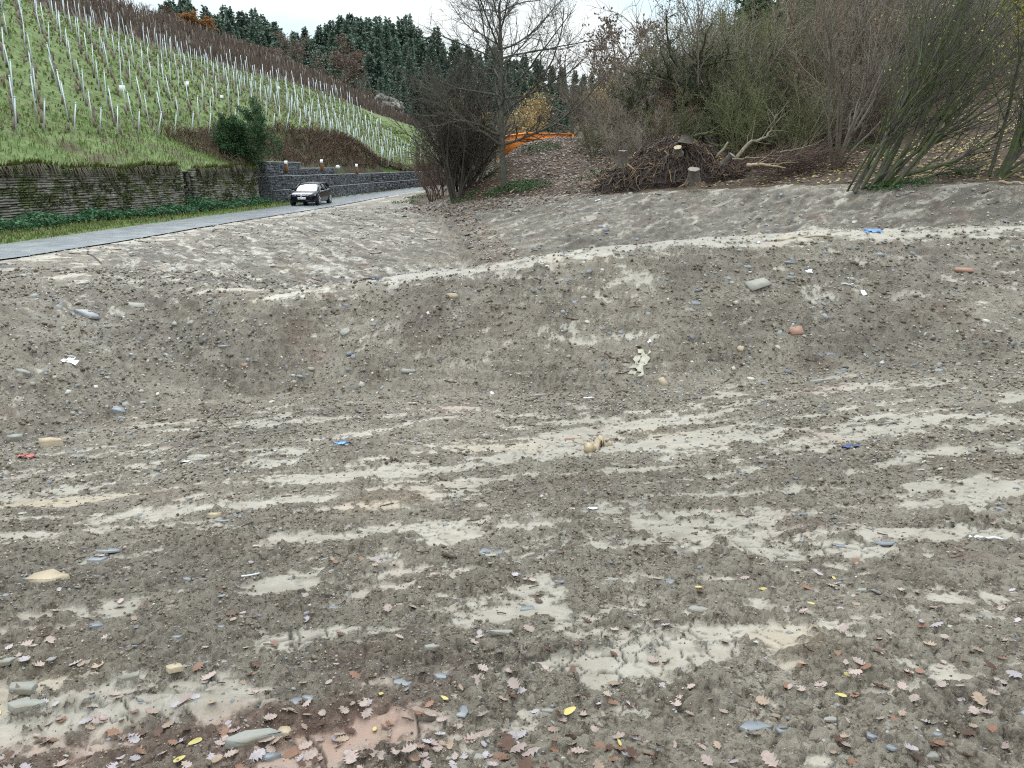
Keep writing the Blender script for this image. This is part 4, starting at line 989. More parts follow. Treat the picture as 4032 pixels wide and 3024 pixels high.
# ---- broadleaf trees with brown leaves on the far slope
def crown_tree(seed, h=12., spread=1.0, leaf=None, nleaf=4, lsz=.35, tw=.02, up=.08):
    g = Grow(seed, [dict(n=5, wob=.06, up=.1, k=(11, 14), t0=.18, ang=(35, 65), lr=.62 * spread, tl=.45, rr=.5), dict(n=5, wob=.14, up=up, k=(8, 10), t0=.15, ang=(25, 60), lr=.48, tl=.3, rr=.45), dict(n=4, wob=.2, up=.05, k=(5, 7), t0=.1, ang=(25, 60), lr=.5, rr=.5, rmin=tw), dict(n=3, wob=.25, up=.05)])
    g.stem((0, 0, 0), (0, 0, 1), h * .85, h * .02)
    top = max(l[0][:, 2].max() for ls in g.L.values() for l in ls)
    for ls in g.L.values():
        for l in ls: l[0][:] *= h / top
    a = MB(); g2 = {k: v for k, v in g.L.items() if k < 1}; V, F = tubes(g2[0], 7); a.add(V, F)
    b = MB()
    for lvl in (1, 2, 3): V, F = tubes(g.L[lvl], 4 if lvl == 1 else 3); b.add(V, F)
    parts = [('trunk', a.mesh('trunk', True)), ('branches', b.mesh('branches'))]
    if leaf:
        r = g.r; P = np.concatenate([l[0][1:] for l in g.L[3]]); P = np.repeat(P, nleaf, 0) if nleaf >= 1 else P[r.random(len(P)) < nleaf]; P = P + r.normal(0, .25, P.shape); V, F = quads_at(P, r.normal(0, 1, P.shape), lsz, lsz * .7, r)
        k = r.uniform(0, 1, len(P))[:, None]; c = MB(); c.add(V, F, np.repeat(np.array(leaf[0]) + k * (np.array(leaf[1]) - np.array(leaf[0])), 4, 0)); parts.append(('leaves', c.mesh('leaves')))
    return parts
def put_tree(name, u, v, Y, parts, tm, lab, group=None, rz=0, sc=1., dz=0, cat='tree', H0=0):
    q = PY(u, v, Y)
    if H0: zg = float(far_z(q[0], q[1])) - .2; dz = min(0, zg - q[2]); sc *= (H0 * sc - dz) / (H0 * sc)
    mm = {'trunk': M['bark'], 'branches': tm, 'leaves': M['leaf'], 'stem': tm}
    return to_tree(name, (q[0], q[1], q[2] + dz), [(n_, me, mm[n_]) for n_, me in parts], lab, cat, group, rz, sc)
BEECH = crown_tree(601, 15, 1.3, ((.13, .082, .060), (.21, .135, .095)), .8, .42, .05)
OAKBR = crown_tree(602, 15, 1.15, ((.12, .085, .065), (.19, .135, .095)), .6, .4, .05)
ORANGE = crown_tree(603, 13, 1.3, ((.20, .095, .03), (.34, .17, .055)), 3, .55, .03)
BARE = crown_tree(604, 13, 1.0, None, 0, 0, .03)
YEL = crown_tree(605, 8, 1.1, ((.36, .25, .10), (.48, .34, .15)), .55, .28, .02)
M['twig_far'] = mat('far_brown_twigs', (.15, .108, .085), .9, attr=True, rand=.12)
def dims(parts):
    V = np.concatenate([np.array([v.co for v in me.vertices]) if len(me.vertices) < 300 else np.array([me.vertices[k].co for k in range(0, len(me.vertices), max(1, len(me.vertices) // 400))]) for _, me in parts]); return np.ptp(V[:, 0]), V[:, 2].max()
def edge_y(u): return float(np.interp(u, [380, 1000, 1300, 1560], [105, 150, 180, 200]))
def crown_at(name, u, vtop, wpx, dY, parts, tm, lab, group=None, rz=0):
    """a tree whose top and crown width are known from the photograph, rooted on the hill"""
    q = PY(u, vtop, edge_y(u) + dY); zg = float(far_z(q[0], q[1])) - .2; W_, H_ = dims(parts); s = wpx * q[1] / FPX / W_; h = max(q[2] - zg, 3.) / H_; mm = {'trunk': M['bark'], 'branches': tm, 'leaves': M['leaf']}
    e = to_tree(name, (q[0], q[1], zg), [(n_, me, mm[n_]) for n_, me in parts], lab, 'tree', group, rz); e.scale = (s, s, h); return e
crown_at('beech_tree', 1335, 130, 255, 5, BEECH, M['twig_far'], 'broad rounded brown tree, the right one of two big brown trees above the vineyard')
crown_at('oak_tree', 1135, 128, 190, 6, OAKBR, M['twig_far'], 'brown tree showing its dark trunk, the left one of two big ones above the vineyard')
crown_at('orange_tree', 750, 42, 170, 4, ORANGE, M['twig_far'], 'orange brown autumn tree at the upper edge of the old vines')
for i, (u, v, w_, dY, m_) in enumerate(((640, 15, 130, 5, 0), (560, 2, 120, 5, 1), (470, -20, 120, 6, 1), (400, -40, 110, 6, 0), (1030, 195, 130, 5, 0), (1235, 235, 120, 4, 1), (1440, 345, 130, 4, 0), (1510, 395, 110, 4, 1), (960, 160, 120, 6, 1), (1420, 270, 130, 14, 1), (890, 140, 110, 6, 0), (830, 130, 100, 6, 1))):
    crown_at('brown_tree', u, v, w_, dY, BEECH if m_ == 0 else BARE, M['twig_far'], 'brown late autumn tree along the upper edge of the old vines', 'small brown trees along the forest edge', i * 1.3)
for i, (u, v, Y, sc) in enumerate(((1870, 520, 85, .42), (1800, 470, 90, .45), (1945, 545, 70, .34), (2100, 500, 80, .55), (2070, 530, 76, .42), (2380, 500, 70, .55), (2600, 560, 62, .35))):
    put_tree('amber_tree', u, v + 20, Y, YEL, M['twig'], 'amber leaved tree seen through the bare branches in the middle distance', 'amber trees behind the bare tree', i * 1.1, sc, 0, H0=8)
for i, (u, v, Y, sc, lf) in enumerate(((2330, 430, 85, .8, 0), (2420, 440, 80, .75, 1), (2250, 430, 95, .9, 0), (2500, 470, 72, .7, 1))):
    put_tree('pale_tree', u, v + 40, Y, BARE if lf == 0 else OAKBR, M['twig_olive'] if lf == 0 else M['twig_grey'], 'grey green bare tree in the valley behind the leafy mound', 'bare trees in the valley behind the mound', i * 1.7, sc * .85, 0, H0=14)

# ---- the single bare tree
g = Grow(701, [dict(n=9, wob=.045, up=.12, k=(26, 26), t0=.17, ang=(50, 80), lr=.80, tl=.56, rr=.46), dict(n=8, wob=.12, up=.04, k=(15, 18), t0=.12, ang=(25, 55), lr=.40, tl=.25, rr=.48), dict(n=5, wob=.17, up=.06, k=(8, 10), t0=.12, ang=(25, 55), lr=.45, tl=.2, rr=.5, rmin=.008), dict(n=3, wob=.22, up=.05)])
g.stem((0, 0, -.1), (-.02, 0, 1), 9.3, .20)
b = MB(); V, F = tubes(g.L[0], 10); b.add(V, F); tr_ = b.mesh('trunk', True)
b = MB()
for lvl in (1, 2, 3): V, F = tubes(g.L[lvl], (0, 5, 4, 3)[lvl]); b.add(V, F)
br_ = b.mesh('branches')
M['bark_lichen'] = mat('lichen_bark', (.070, .064, .048), .85, nscale=7, namp=.3, bump=.015, second=(.10, .105, .075), sscale=4, spos=(.5, .65))
q = PZ(1985, 757, 0); q = hit(1982, 757); to_tree('bare_tree', tuple(q), (('trunk', tr_, M['bark_lichen']), ('branches', br_, M['bark_lichen'])), 'tall bare tree with upswept branches standing alone beside the leafy mound', 'tree')

# ---- multi stemmed shrubs
def shrub(seed, n=16, h=4.0, spread=.5, lean=(0, 0), k1=(9, 12), k2=(7, 9), tw=.0085, rad=.042, base=.25, leaf=None, nleaf=.3, lsz=.08, wob=.09, up=.05):
    g = Grow(seed, [dict(n=6, wob=wob, up=up, k=k1, t0=.2, ang=(15, 45), lr=.45, tl=.35, rr=.5, rmin=tw * 1.4), dict(n=4, wob=.17, up=.04, k=k2, t0=.1, ang=(20, 55), lr=.45, rr=.55, rmin=tw), dict(n=3, wob=.25, up=.03)])
    r = g.r
    for i in range(n):
        a = r.uniform(0, 6.28); s = r.uniform(0, 1) ** .6; p = (base * s * math.cos(a), base * s * math.sin(a), -.1)
        g.stem(p, (spread * s * math.cos(a) + lean[0], spread * s * math.sin(a) + lean[1], 1), h * r.uniform(.7, 1.1), rad * r.uniform(.6, 1.2))
    b = MB(); V, F = tubes(g.L[0], 5); b.add(V, F)
    c = MB()
    for lvl in (1, 2): V, F = tubes(g.L[lvl], 3); c.add(V, F)
    parts = [('stem', b.mesh('stem')), ('branches', c.mesh('branches'))]
    if leaf:
        P = np.concatenate([l[0][1:] for l in g.L[2]]); P = P[r.random(len(P)) < nleaf] if nleaf < 1 else np.repeat(P, int(nleaf), 0); P = P + r.normal(0, .06, P.shape); V, F = quads_at(P, r.normal(0, 1, P.shape), lsz, lsz * .75, r)
        k = r.uniform(0, 1, len(P))[:, None]; d = MB(); d.add(V, F, np.repeat(np.array(leaf[0]) + k * (np.array(leaf[1]) - np.array(leaf[0])), 4, 0)); parts.append(('leaves', d.mesh('leaves')))
    return parts
SH = [shrub(801 + i, 13, 4.2, .75, k1=(11, 14), k2=(8, 10), wob=.14) for i in range(3)]
SHL = [shrub(811, 13, 4.2, .8, leaf=((.055, .075, .02), (.13, .15, .05)), nleaf=.8, lsz=.085), shrub(812, 12, 4.2, .7, leaf=((.10, .075, .03), (.17, .13, .06)), nleaf=.35, lsz=.08), shrub(813, 12, 4.2, .85, leaf=((.05, .07, .02), (.11, .13, .045)), nleaf=1, lsz=.07)]
M['twig_dark'] = mat('dark_twigs', (.075, .062, .048), .85, attr=True)
tms = dict(d=M['twig_dark'], b=M['twig'], r=M['twig_red'], o=M['twig_olive'], g=M['twig_grey'])
def put_shrub(u, v, Y, parts, tm, sc, lab, group=None, rz=None, dz=0., name='bare_shrub', cat='shrub'):
    q = PY(u, v, Y); z = gz(q[0], q[1]); mm = {'stem': tms[tm], 'branches': tms[tm], 'leaves': M['leaf']}
    return to_tree(name, (q[0], q[1], float(z) + dz), [(n_, me if not me.materials or me.materials[0] == mm[n_] else me.copy(), mm[n_]) for n_, me in parts], lab, cat, group, r_.uniform(0, 6.28) if rz is None else rz, sc)
MC = {}
def variant(lst, i, tm):
    """shrub meshes per twig colour, shared by all copies"""
    key = (id(lst), i, tm)
    if key not in MC:
        MC[key] = [(n_, me.copy()) for n_, me in lst[i]]
        for n_, me in MC[key]: me.name = n_; me.materials.clear(); me.materials.append(M['leaf'] if n_ == 'leaves' else tms[tm])
    return MC[key]
SHN = shrub(821, 15, 4.2, .34, k1=(13, 16), k2=(9, 11), rad=.036, wob=.12)
SHN2 = shrub(822, 14, 4.2, .38, k1=(12, 15), k2=(9, 11), wob=.13, leaf=((.10, .06, .035), (.17, .11, .07)), nleaf=.12, lsz=.08)
put_shrub(1815, 770, 46.5, SHN2, 'd', 1.45, 'dense dark shrub close behind the tall many stemmed one at the road end')
put_shrub(1840, 768, 45.5, variant(SH, 1, 'd'), 'd', 1.25, 'lower dark shrub touching the left branches of the bare tree')
put_shrub(1700, 770, 52, variant(SH, 2, 'r'), 'r', .8, 'brown shrub at the road end, leftmost of the group beside the bare tree')
put_shrub(1792, 778, 44.5, SHN, 'd', 1.6, 'tall dark many stemmed shrub at the road end left of the bare tree')
put_shrub(1745, 772, 48, variant(SH, 1, 'r'), 'r', 1.0, 'brown twiggy shrub leaning over the far end of the grey cage wall')
put_shrub(1865, 760, 47, variant(SHL, 1, 'b'), 'b', 1.1, 'shrub with a few dry leaves between the tall dark shrub and the bare tree')
thick = 'bare shrubs of the thicket on the right'
TH = []
for Y, u0, u1, du, sc in ((40, 2960, 3300, 130, 1.0), (44, 2420, 3950, 125, 1.1), (48, 2330, 4150, 130, 1.35), (53, 2500, 4250, 130, 1.55), (59, 2560, 4350, 140, 1.7), (66, 2660, 4350, 150, 1.9), (75, 2740, 4400, 160, 2.0), (85, 2850, 4450, 170, 2.1)):
    u = u0
    while u < u1: TH.append((u + r_.uniform(-40, 40), Y + r_.uniform(-2.5, 2.5), sc * r_.uniform(.75, 1.15) * (.62 if u < 2560 else .8 if u < 2800 else 1))); u += du * r_.uniform(.75, 1.25)
for i, (u, Y, sc) in enumerate(TH):
    k = r_.integers(0, 10); olive = 2650 < u < 3150 and Y < 60
    if 3480 < u < 3950 and (Y < 42 or (Y < 47 and k < 5)): continue
    if olive: L_, j, tm = (SHL, (0, 2, 2)[k % 3], 'o') if k < 6 else (SH, k % 3, 'o')
    else: L_, j, tm = (SHL, 1, 'b') if k < 2 else (SH, k % 3, 'bbgrb'[k % 5])
    put_shrub(u, 600, Y, variant(L_, j, tm), tm, sc, 'olive mossy shrub in the dense thicket behind the root pile' if olive else 'bare brown shrub in the dense thicket on the right slope', 'olive shrubs of the thicket' if olive else thick)
for i, (u, v, Y, sc, tm) in enumerate(((2440, 640, 41, .62, 'b'), (2530, 620, 42, .7, 'b'), (2330, 600, 46, .5, 'o'), (2620, 600, 43, .7, 'r'))):
    put_shrub(u, v, Y, variant(SH, i % 3, tm), tm, sc, 'dark bare shrub on the leafy mound left of the root pile', 'shrubs on the leafy mound')
# gaps behind the thicket are closed by evergreen and brown leafy trees further up the slope
for i, (u, v, Y, sc) in enumerate(((3080, 180, 95, .9), (3200, 120, 92, 1.0), (3330, 150, 96, .95), (3450, 130, 90, .9), (3590, 90, 94, 1.0), (3700, 100, 88, .95), (3850, 60, 92, 1.0), (3980, 40, 90, 1.0), (4100, 20, 88, 1.0), (3140, 260, 82, .7), (2960, 330, 85, .6), (3420, 210, 76, .7), (3650, 180, 74, .7), (3860, 150, 72, .75))):
    q = PY(u, v, Y); put_tree('slope_tree', u, v, Y, (BARE, OAKBR, BEECH, BARE)[i % 4], M['twig_far'], 'brown leafless tree high on the right slope behind the thicket', 'bare trees high on the right slope', i * 1.9, sc, float(far_z(q[0], q[1])) - q[2] - .3)

# ---- old apple tree behind the root pile
g = Grow(721, [dict(n=5, wob=.16, up=.08, k=(8, 9), t0=.3, ang=(40, 75), lr=.95, tl=.4, rr=.6), dict(n=6, wob=.24, up=.09, k=(9, 12), t0=.15, ang=(35, 75), lr=.42, tl=.2, rr=.5), dict(n=4, wob=.3, up=.06, k=(8, 10), t0=.1, ang=(35, 80), lr=.42, rr=.55, rmin=.010), dict(n=3, wob=.35, up=.08)])
g.stem((0, 0, -.2), (-.12, 0, 1), 5.0, .26); g.stem((-.1, 0, .2), (-.9, -.2, 1.0), 3.2, .20)
b = MB(); V, F = tubes(g.L[0], 8); b.add(V, F); tr_ = b.mesh('trunk', True); b = MB()
for lvl in (1, 2, 3): V, F = tubes(g.L[lvl], (0, 5, 4, 3)[lvl]); b.add(V, F)
P = np.concatenate([l[0][1:] for l in g.L[3]]); P = P[g.r.random(len(P)) < .6]; V, F = quads_at(P, g.r.normal(0, 1, P.shape), .09, .05, g.r)
c = MB(); c.add(V, F, (.035, .05, .015))
M['bark_moss'] = mat('mossy_bark', (.05, .046, .032), .9, nscale=6, namp=.3, bump=.02, second=(.05, .07, .018), sscale=2.2)
q = PY(2670, 590, 45); to_tree('apple_tree', (q[0], q[1], float(gz(q[0], q[1]))), (('trunk', tr_, M['bark_moss']), ('branches', b.mesh('branches'), M['bark_moss']), ('leaves', c.mesh('leaves'), M['leaf'])), 'gnarled dark mossy fruit tree with crooked spurs rising behind the root pile', 'tree', None, 0, 1.12)
q = PY(2790, 560, 47); put_shrub(2850, 560, 46, variant(SH, 2, 'b'), 'b', 2.0, 'thin tall shrub reaching into the sky right of the gnarled fruit tree')

# ---- stems in front : slim clump and the leaning hazels
def clump(seed, stems, k1, k2, leaf=None):
    g = Grow(seed, [dict(n=10, wob=.085, up=.03, k=k1, t0=.25, ang=(10, 38), lr=.44, tl=.35, rr=.55, rmin=.008), dict(n=5, wob=.10, up=.04, k=k2, t0=.1, ang=(12, 40), lr=.5, rr=.55, rmin=.005), dict(n=3, wob=.16, up=.02)])
    for p, d, L_, rr in stems: g.stem(p, d, L_, rr)
    parts = []
    for ln in g.L[0]:
        b = MB(); V, F = tubes([ln], 7); b.add(V, F); parts.append(('stem', b.mesh('stem', True)))
    c = MB()
    for lvl in (1, 2): V, F = tubes(g.L[lvl], 4 if lvl == 1 else 3); c.add(V, F)
    parts.append(('branches', c.mesh('branches')))
    if leaf:
        r = g.r; P = np.concatenate([l[0][1:] for l in g.L[2]]); P = P[r.random(len(P)) < leaf[2]]; V, F = quads_at(P, r.normal(0, 1, P.shape), .085, .065, r)
        k = r.uniform(0, 1, len(P))[:, None]; d = MB(); d.add(V, F, np.repeat(np.array(leaf[0]) + k * (np.array(leaf[1]) - np.array(leaf[0])), 4, 0)); parts.append(('leaves', d.mesh('leaves')))
    return parts
M['bark_hazel'] = mat('hazel_bark', (.062, .054, .040), .8, nscale=9, namp=.3, bump=.008, second=(.06, .075, .022), sscale=2.0, spos=(.42, .56))
M['bark_slim'] = mat('slim_bark', (.135, .115, .085), .8, nscale=9, namp=.25, bump=.008)
yl = ((.38, .36, .08), (.55, .52, .18))
rr_ = np.random.default_rng(731)
st = []
for i in range(19):
    a = i / 18; st.append(((-.55 + 1.25 * a + rr_.normal(0, .06), rr_.normal(0, .2), -.1), (.36 + .62 * a + rr_.normal(0, .10), rr_.normal(0, .18), 1.0), rr_.uniform(6.0, 8.4), rr_.uniform(.042, .088)))
st.append(((.5, 0, .1), (1.5, 0, .62), 6.4, .085)); st.append(((.45, .1, .0), (1.9, .2, .42), 5.5, .06))
q = hit(3405, 748); pt = clump(741, st, (10, 14), (6, 8), (*yl, .035))
to_tree('leaning_hazel', tuple(q), [(n_, me, M['leaf'] if n_ == 'leaves' else M['bark_hazel']) for n_, me in pt], 'large clump of mossy stems leaning steeply right at the edge of the mud', 'hazel')
st = [((rr_.normal(0, .10), rr_.normal(0, .1), -.1), (dx + rr_.normal(0, .04), rr_.normal(0, .12), 1.0), rr_.uniform(5.8, 7.6), rr_.uniform(.05, .085)) for dx in (-.42, -.22, -.12, -.05, .08, .2, .36, .55, .75)]
q = hit(3290, 662); pt = clump(742, st, (10, 12), (6, 8))
to_tree('slim_tree', tuple(q), [(n_, me, M['bark_slim']) for n_, me in pt], 'slim bare tree of several pale stems spreading from one foot beside the hazel clump', 'tree')
st = [((rr_.normal(0, .16), rr_.normal(0, .15), -.1), (dx + rr_.normal(0, .04), rr_.normal(0, .15), 1.0), rr_.uniform(5, 7), rr_.uniform(.05, .085)) for dx in (.15, .28, .36, .45, .6, .75, .9, 1.05, 1.3)]
q = hit(3915, 700); pt = clump(743, st, (8, 10), (5, 7), (*yl, .03))
to_tree('leaning_hazel', tuple(q), [(n_, me, M['leaf'] if n_ == 'leaves' else M['bark_hazel']) for n_, me in pt], 'mossy hazel clump leaning out of the picture at the right edge of the mud', 'hazel')
YT = crown_tree(745, 8.5, 1.0, ((.26, .24, .03), (.42, .38, .06)), 2, .15, .012)
for u, Y, sc, lab in ((4080, 36, 1.0, 'yellow leaved tree overhanging the slope in the top right corner'), (4230, 40, 1.1, 'second yellow leaved tree behind the one in the top right corner')):
    q = PY(u, 400, Y); put_tree('yellow_leaved_tree', u, 400, Y, YT, M['bark_hazel'], lab, None, 1.0, sc, float(gz(q[0], q[1])) - q[2] - .2)

# ================================================================ VINEYARD FURNITURE
M['zinc'] = mat('galvanised_post', (.52, .58, .60), .45, .2, rand=.15)
M['tube'] = mat('brown_sleeve', (.15, .11, .085), .8, rand=.3)
M['white_card'] = mat('white_card', (.78, .78, .74), .6)
r5 = np.random.default_rng(91)
fa = resample(np.array(foot)[:, :3], .2); fs = np.r_[0, np.cumsum(np.linalg.norm(np.diff(fa[:, :2], axis=0), axis=1))]
rd = np.array([-.52, .855]); rd /= np.linalg.norm(rd)
def in_green(x, y): return poly_mask(np.array([x]), np.array([y]), greenpoly)[0]
post_xy = []; tube_xy = []; ends = []
s = -22.0
while s < fs[-1] + 2:
    p0 = fa[0, :2] + (fa[1, :2] - fa[0, :2]) / np.linalg.norm(fa[1, :2] - fa[0, :2]) * s if s < 0 else np.array([np.interp(s, fs, fa[:, 0]), np.interp(s, fs, fa[:, 1])])
    if s >= 0: ends.append(p0 + r5.normal(0, .08, 2))
    l = 2.2
    while l < 60:
        q = p0 + rd * l + r5.normal(0, .12, 2)
        if in_green(*q) and r5.random() > .06: post_xy.append(q)
        l += 3.4
    l = .6
    while l < 60:
        q = p0 + rd * l + r5.normal(0, .1, 2)
        if in_green(*q) and r5.random() > .08: tube_xy.append(q)
        l += 1.25
    s += 1.95
def vis(q): return abs(q[0]) / q[1] < .70 and q[1] > 25
post_xy = [q for q in post_xy if vis(q)]; tube_xy = [q for q in tube_xy if vis(q)]; ends = [q for q in ends if vis(q)]
b = MB(); b.tube([(0, 0, -.15), (0, 0, 1.75)], .030, 5); b.tube([(0, 0, 1.70), (0, 0, 1.76)], .034, 5); PM = b.mesh('vine_stake'); PM.materials.append(M['zinc'])
post_xy.sort(key=lambda q: q[1])
def place(name, me, q, z, label, cat, group, tilt=(0, 0), sc=1.):
    o = bpy.data.objects.new(name, me); COL.objects.link(o); o.location = (q[0], q[1], z); o.rotation_euler = (tilt[0], tilt[1], r5.uniform(0, 6.28)); o.scale = (1, 1, sc); tag(o, label, cat, group); return o
zs = hz([q[0] for q in ends], [q[1] for q in ends])
for q, z in zip(ends, zs):
    a = bpy.data.objects.new('vine_end_stake', PM); COL.objects.link(a); a.location = (q[0], q[1], z); a.rotation_euler = (R(4) + r5.normal(0, .04), R(13) + r5.normal(0, .05), 0); a.scale = (1.1, 1.1, r5.uniform(.85, 1.02))
    tag(a, 'galvanised end stake leaning outwards in the bottom row along the foot of the vineyard', 'vine stake', 'end stakes along the foot of the vineyard')
nmax = 300 - len(ends)
zs = hz([q[0] for q in post_xy], [q[1] for q in post_xy])
rest = MB()
for i, (q, z) in enumerate(zip(post_xy, zs)):
    tl = (r5.normal(-.02, .025), r5.normal(-.06, .03)); sc = r5.uniform(.95, 1.25)
    if i < nmax: place('vine_stake', PM, q, z, 'upright galvanised stake among the young vines on the ' + ('nearest part' if q[1] < 52 else 'middle part' if q[1] < 75 else 'farther upper part') + ' of the green slope', 'vine stake', 'upright stakes in the young vineyard', tl, sc)
    else: rest.tube([(q[0], q[1], z - .1), (q[0] + tl[1] * 1.7, q[1], z + 1.8 * sc)], .034, 4)
if rest.n: tag(rest.build('vine_stakes', M['zinc']), 'pale stakes crowded together at the far end of the young vineyard', 'vine stakes', None, 'stuff')
b = MB(); b.tube([(0, 0, -.05), (.01, 0, .46)], .065, 6); TM = b.mesh('vine_sleeve'); TM.materials.append(M['tube'])
tube_xy.sort(key=lambda q: q[1]); zs = hz([q[0] for q in tube_xy], [q[1] for q in tube_xy]); rest = MB()
for i, (q, z) in enumerate(zip(tube_xy, zs)):
    if i < 300: place('vine_sleeve', TM, q, z, 'short brown protective sleeve round a young vine on the near green slope', 'vine sleeve', 'protective sleeves round the young vines', (r5.normal(0, .08), r5.normal(-.05, .1)), r5.uniform(.8, 1.2))
    else: rest.tube([(q[0], q[1], z - .05), (q[0] + r5.normal(0, .03), q[1], z + .46 * r5.uniform(.7, 1.2))], .06, 4)
tag(rest.build('vine_sleeves', M['tube']), 'rows of short brown vine sleeves farther along the green slope', 'vine sleeves', None, 'stuff')
for u, v, Y in ((307, 226, 58), (482, 348, 52), (735, 331, 65), (871, 385, 68), (1097, 347, 100), (105, 85, 66)):
    q = PY(u, v, Y); b = MB(); b.box([0, 0, 0], [.34, .03, .38], rotz(.3), jit=.01); o = b.build('row_marker', M['white_card']); o.location = q
    tag(o, ('white card fixed to a stake among the young vines, ' + {307: 'fourth from the right', 482: 'lowest of them', 735: 'above the evergreen bush', 871: 'second from the right', 1097: 'rightmost of them', 105: 'leftmost of them'}[u]), 'marker')
# old vines : rows of dark gnarled stocks with bare canes, and their posts
ov = MB(); op = MB()
bl_ = np.array([p[:2] for p in ([np.array([-68., 70, 30])] + brown + [PY(1680, 530, 225)])])
brownpoly = [tuple(p) for p in gl] + [tuple(p) for p in bl_[::-1]]
lines = []; posts_ = []
for _ in range(26000):
    x = r5.uniform(-70, -15); y = r5.uniform(55, 225); lines.append((x, y))
lx = np.array(lines); lx = lx[poly_mask(lx[:, 0], lx[:, 1], brownpoly) & (np.abs(lx[:, 0]) / lx[:, 1] < .72)]
zs = hz(lx[:, 0], lx[:, 1])
tl = []
for (x, y), z in zip(lx, zs):
    h = r5.uniform(.9, 1.9); tl.append((np.array([[x, y, z], [x + r5.normal(0, .12), y + r5.normal(0, .12), z + h * .5], [x + r5.normal(0, .2), y + r5.normal(0, .2), z + h]]), np.array([.04, .03, .015]) * (1 + y / 130)))
V, F = tubes(tl, 3); kk = r5.uniform(.6, 1.3, len(tl)); ov.add(V, F, np.repeat(kk, 9)[:, None] * np.ones(3))
M['oldvine'] = mat('old_vine_wood', (.125, .090, .070), .9, attr=True)
tag(ov.build('old_vines', M['oldvine']), 'brown band of bare old vines above the green young vineyard', 'vines', None, 'stuff')
for (x, y), z in list(zip(lx, zs))[::26]: op.tube([(x, y, z), (x - .08, y, z + 1.9)], .022 * (1 + y / 160), 3)
tag(op.build('old_vine_posts', mat('grey_old_posts', (.22, .19, .16), .7)), 'thin pale posts among the brown old vines', 'posts', None, 'stuff')

# ================================================================ GRASS, NETTLES, SCRUB
M['grass'] = mat('grass_blades', (1, 1, 1), .7, attr=True, trans=.3)
def blades(P, h, w, c0, c1, r, droop=.4, name='grass', dirs=None):
    n = len(P); a = r.uniform(0, 6.28, n); d = np.stack([np.cos(a), np.sin(a), np.zeros(n)], 1)
    if dirs is not None: d = d * .6 + dirs
    s_ = np.stack([-d[:, 1], d[:, 0], np.zeros(n)], 1); h = np.broadcast_to(h, (n,)) * r.uniform(.5, 1.4, n); w = np.broadcast_to(w, (n,))
    b1 = P - s_ * w[:, None]; b2 = P + s_ * w[:, None]; m = P + d * (h * droop * .35)[:, None] + np.array([0, 0, 1]) * (h * .65)[:, None]
    t = P + d * (h * droop)[:, None] + np.array([0, 0, 1]) * (h * (1.0 - droop * .55))[:, None]
    V = np.stack([b1, b2, m + s_ * w[:, None] * .7, m - s_ * w[:, None] * .7, t], 1).reshape(-1, 3); i = np.arange(n)[:, None] * 5
    k = r.uniform(0, 1, n)[:, None]; C = np.repeat(np.array(c0) * (1 - k) + np.array(c1) * k, 5, 0)
    return V, [i + np.array([[0, 1, 2, 3]]), i + np.array([[3, 2, 4]])], C
def blade_obj(name, sets, label, cat):
    b = MB()
    for V, Fs, C in sets:
        n0 = b.n; b.add(V, Fs[0], C); b.F.setdefault(3, []).append(Fs[1] + n0)
    return tag(b.build(name, M['grass']), label, cat, None, 'stuff')
def along_wall(n, o0, o1, s0=0, s1=None):
    s = r5.uniform(s0, s1 or ws[-1] + 1.5, n); o = r5.uniform(o0, o1, n); p = np.stack([np.interp(s, ws, wb[:, 0]), np.interp(s, ws, wb[:, 1])], 1)
    t = np.stack([np.interp(s, ws, wt_[:, 0]), np.interp(s, ws, wt_[:, 1])], 1); ou = np.stack([t[:, 1], -t[:, 0]], 1); return p + ou * o[:, None], s, ou
# verge
i_ = np.argwhere(near_wall & (ROAD > 1.55) & (RR > 20) & (RR < 70) & (GX > -24)); i_ = i_[r5.integers(0, len(i_), 16000)]
P = np.stack([GX[i_[:, 0], i_[:, 1]], GY[i_[:, 0], i_[:, 1]]], 1) + r5.normal(0, .15, (len(i_), 2)); P = np.c_[P, gz(P[:, 0], P[:, 1])]
sets = [blades(P, .16, .018, (.06, .11, .02), (.15, .19, .05), r5), blades(P[:3000] + [0, 0, 0], .22, .02, (.16, .14, .07), (.22, .19, .09), r5, .7)]
blade_obj('verge_grass', sets, 'short green grass on the verge between the wet road and the stone wall', 'grass')
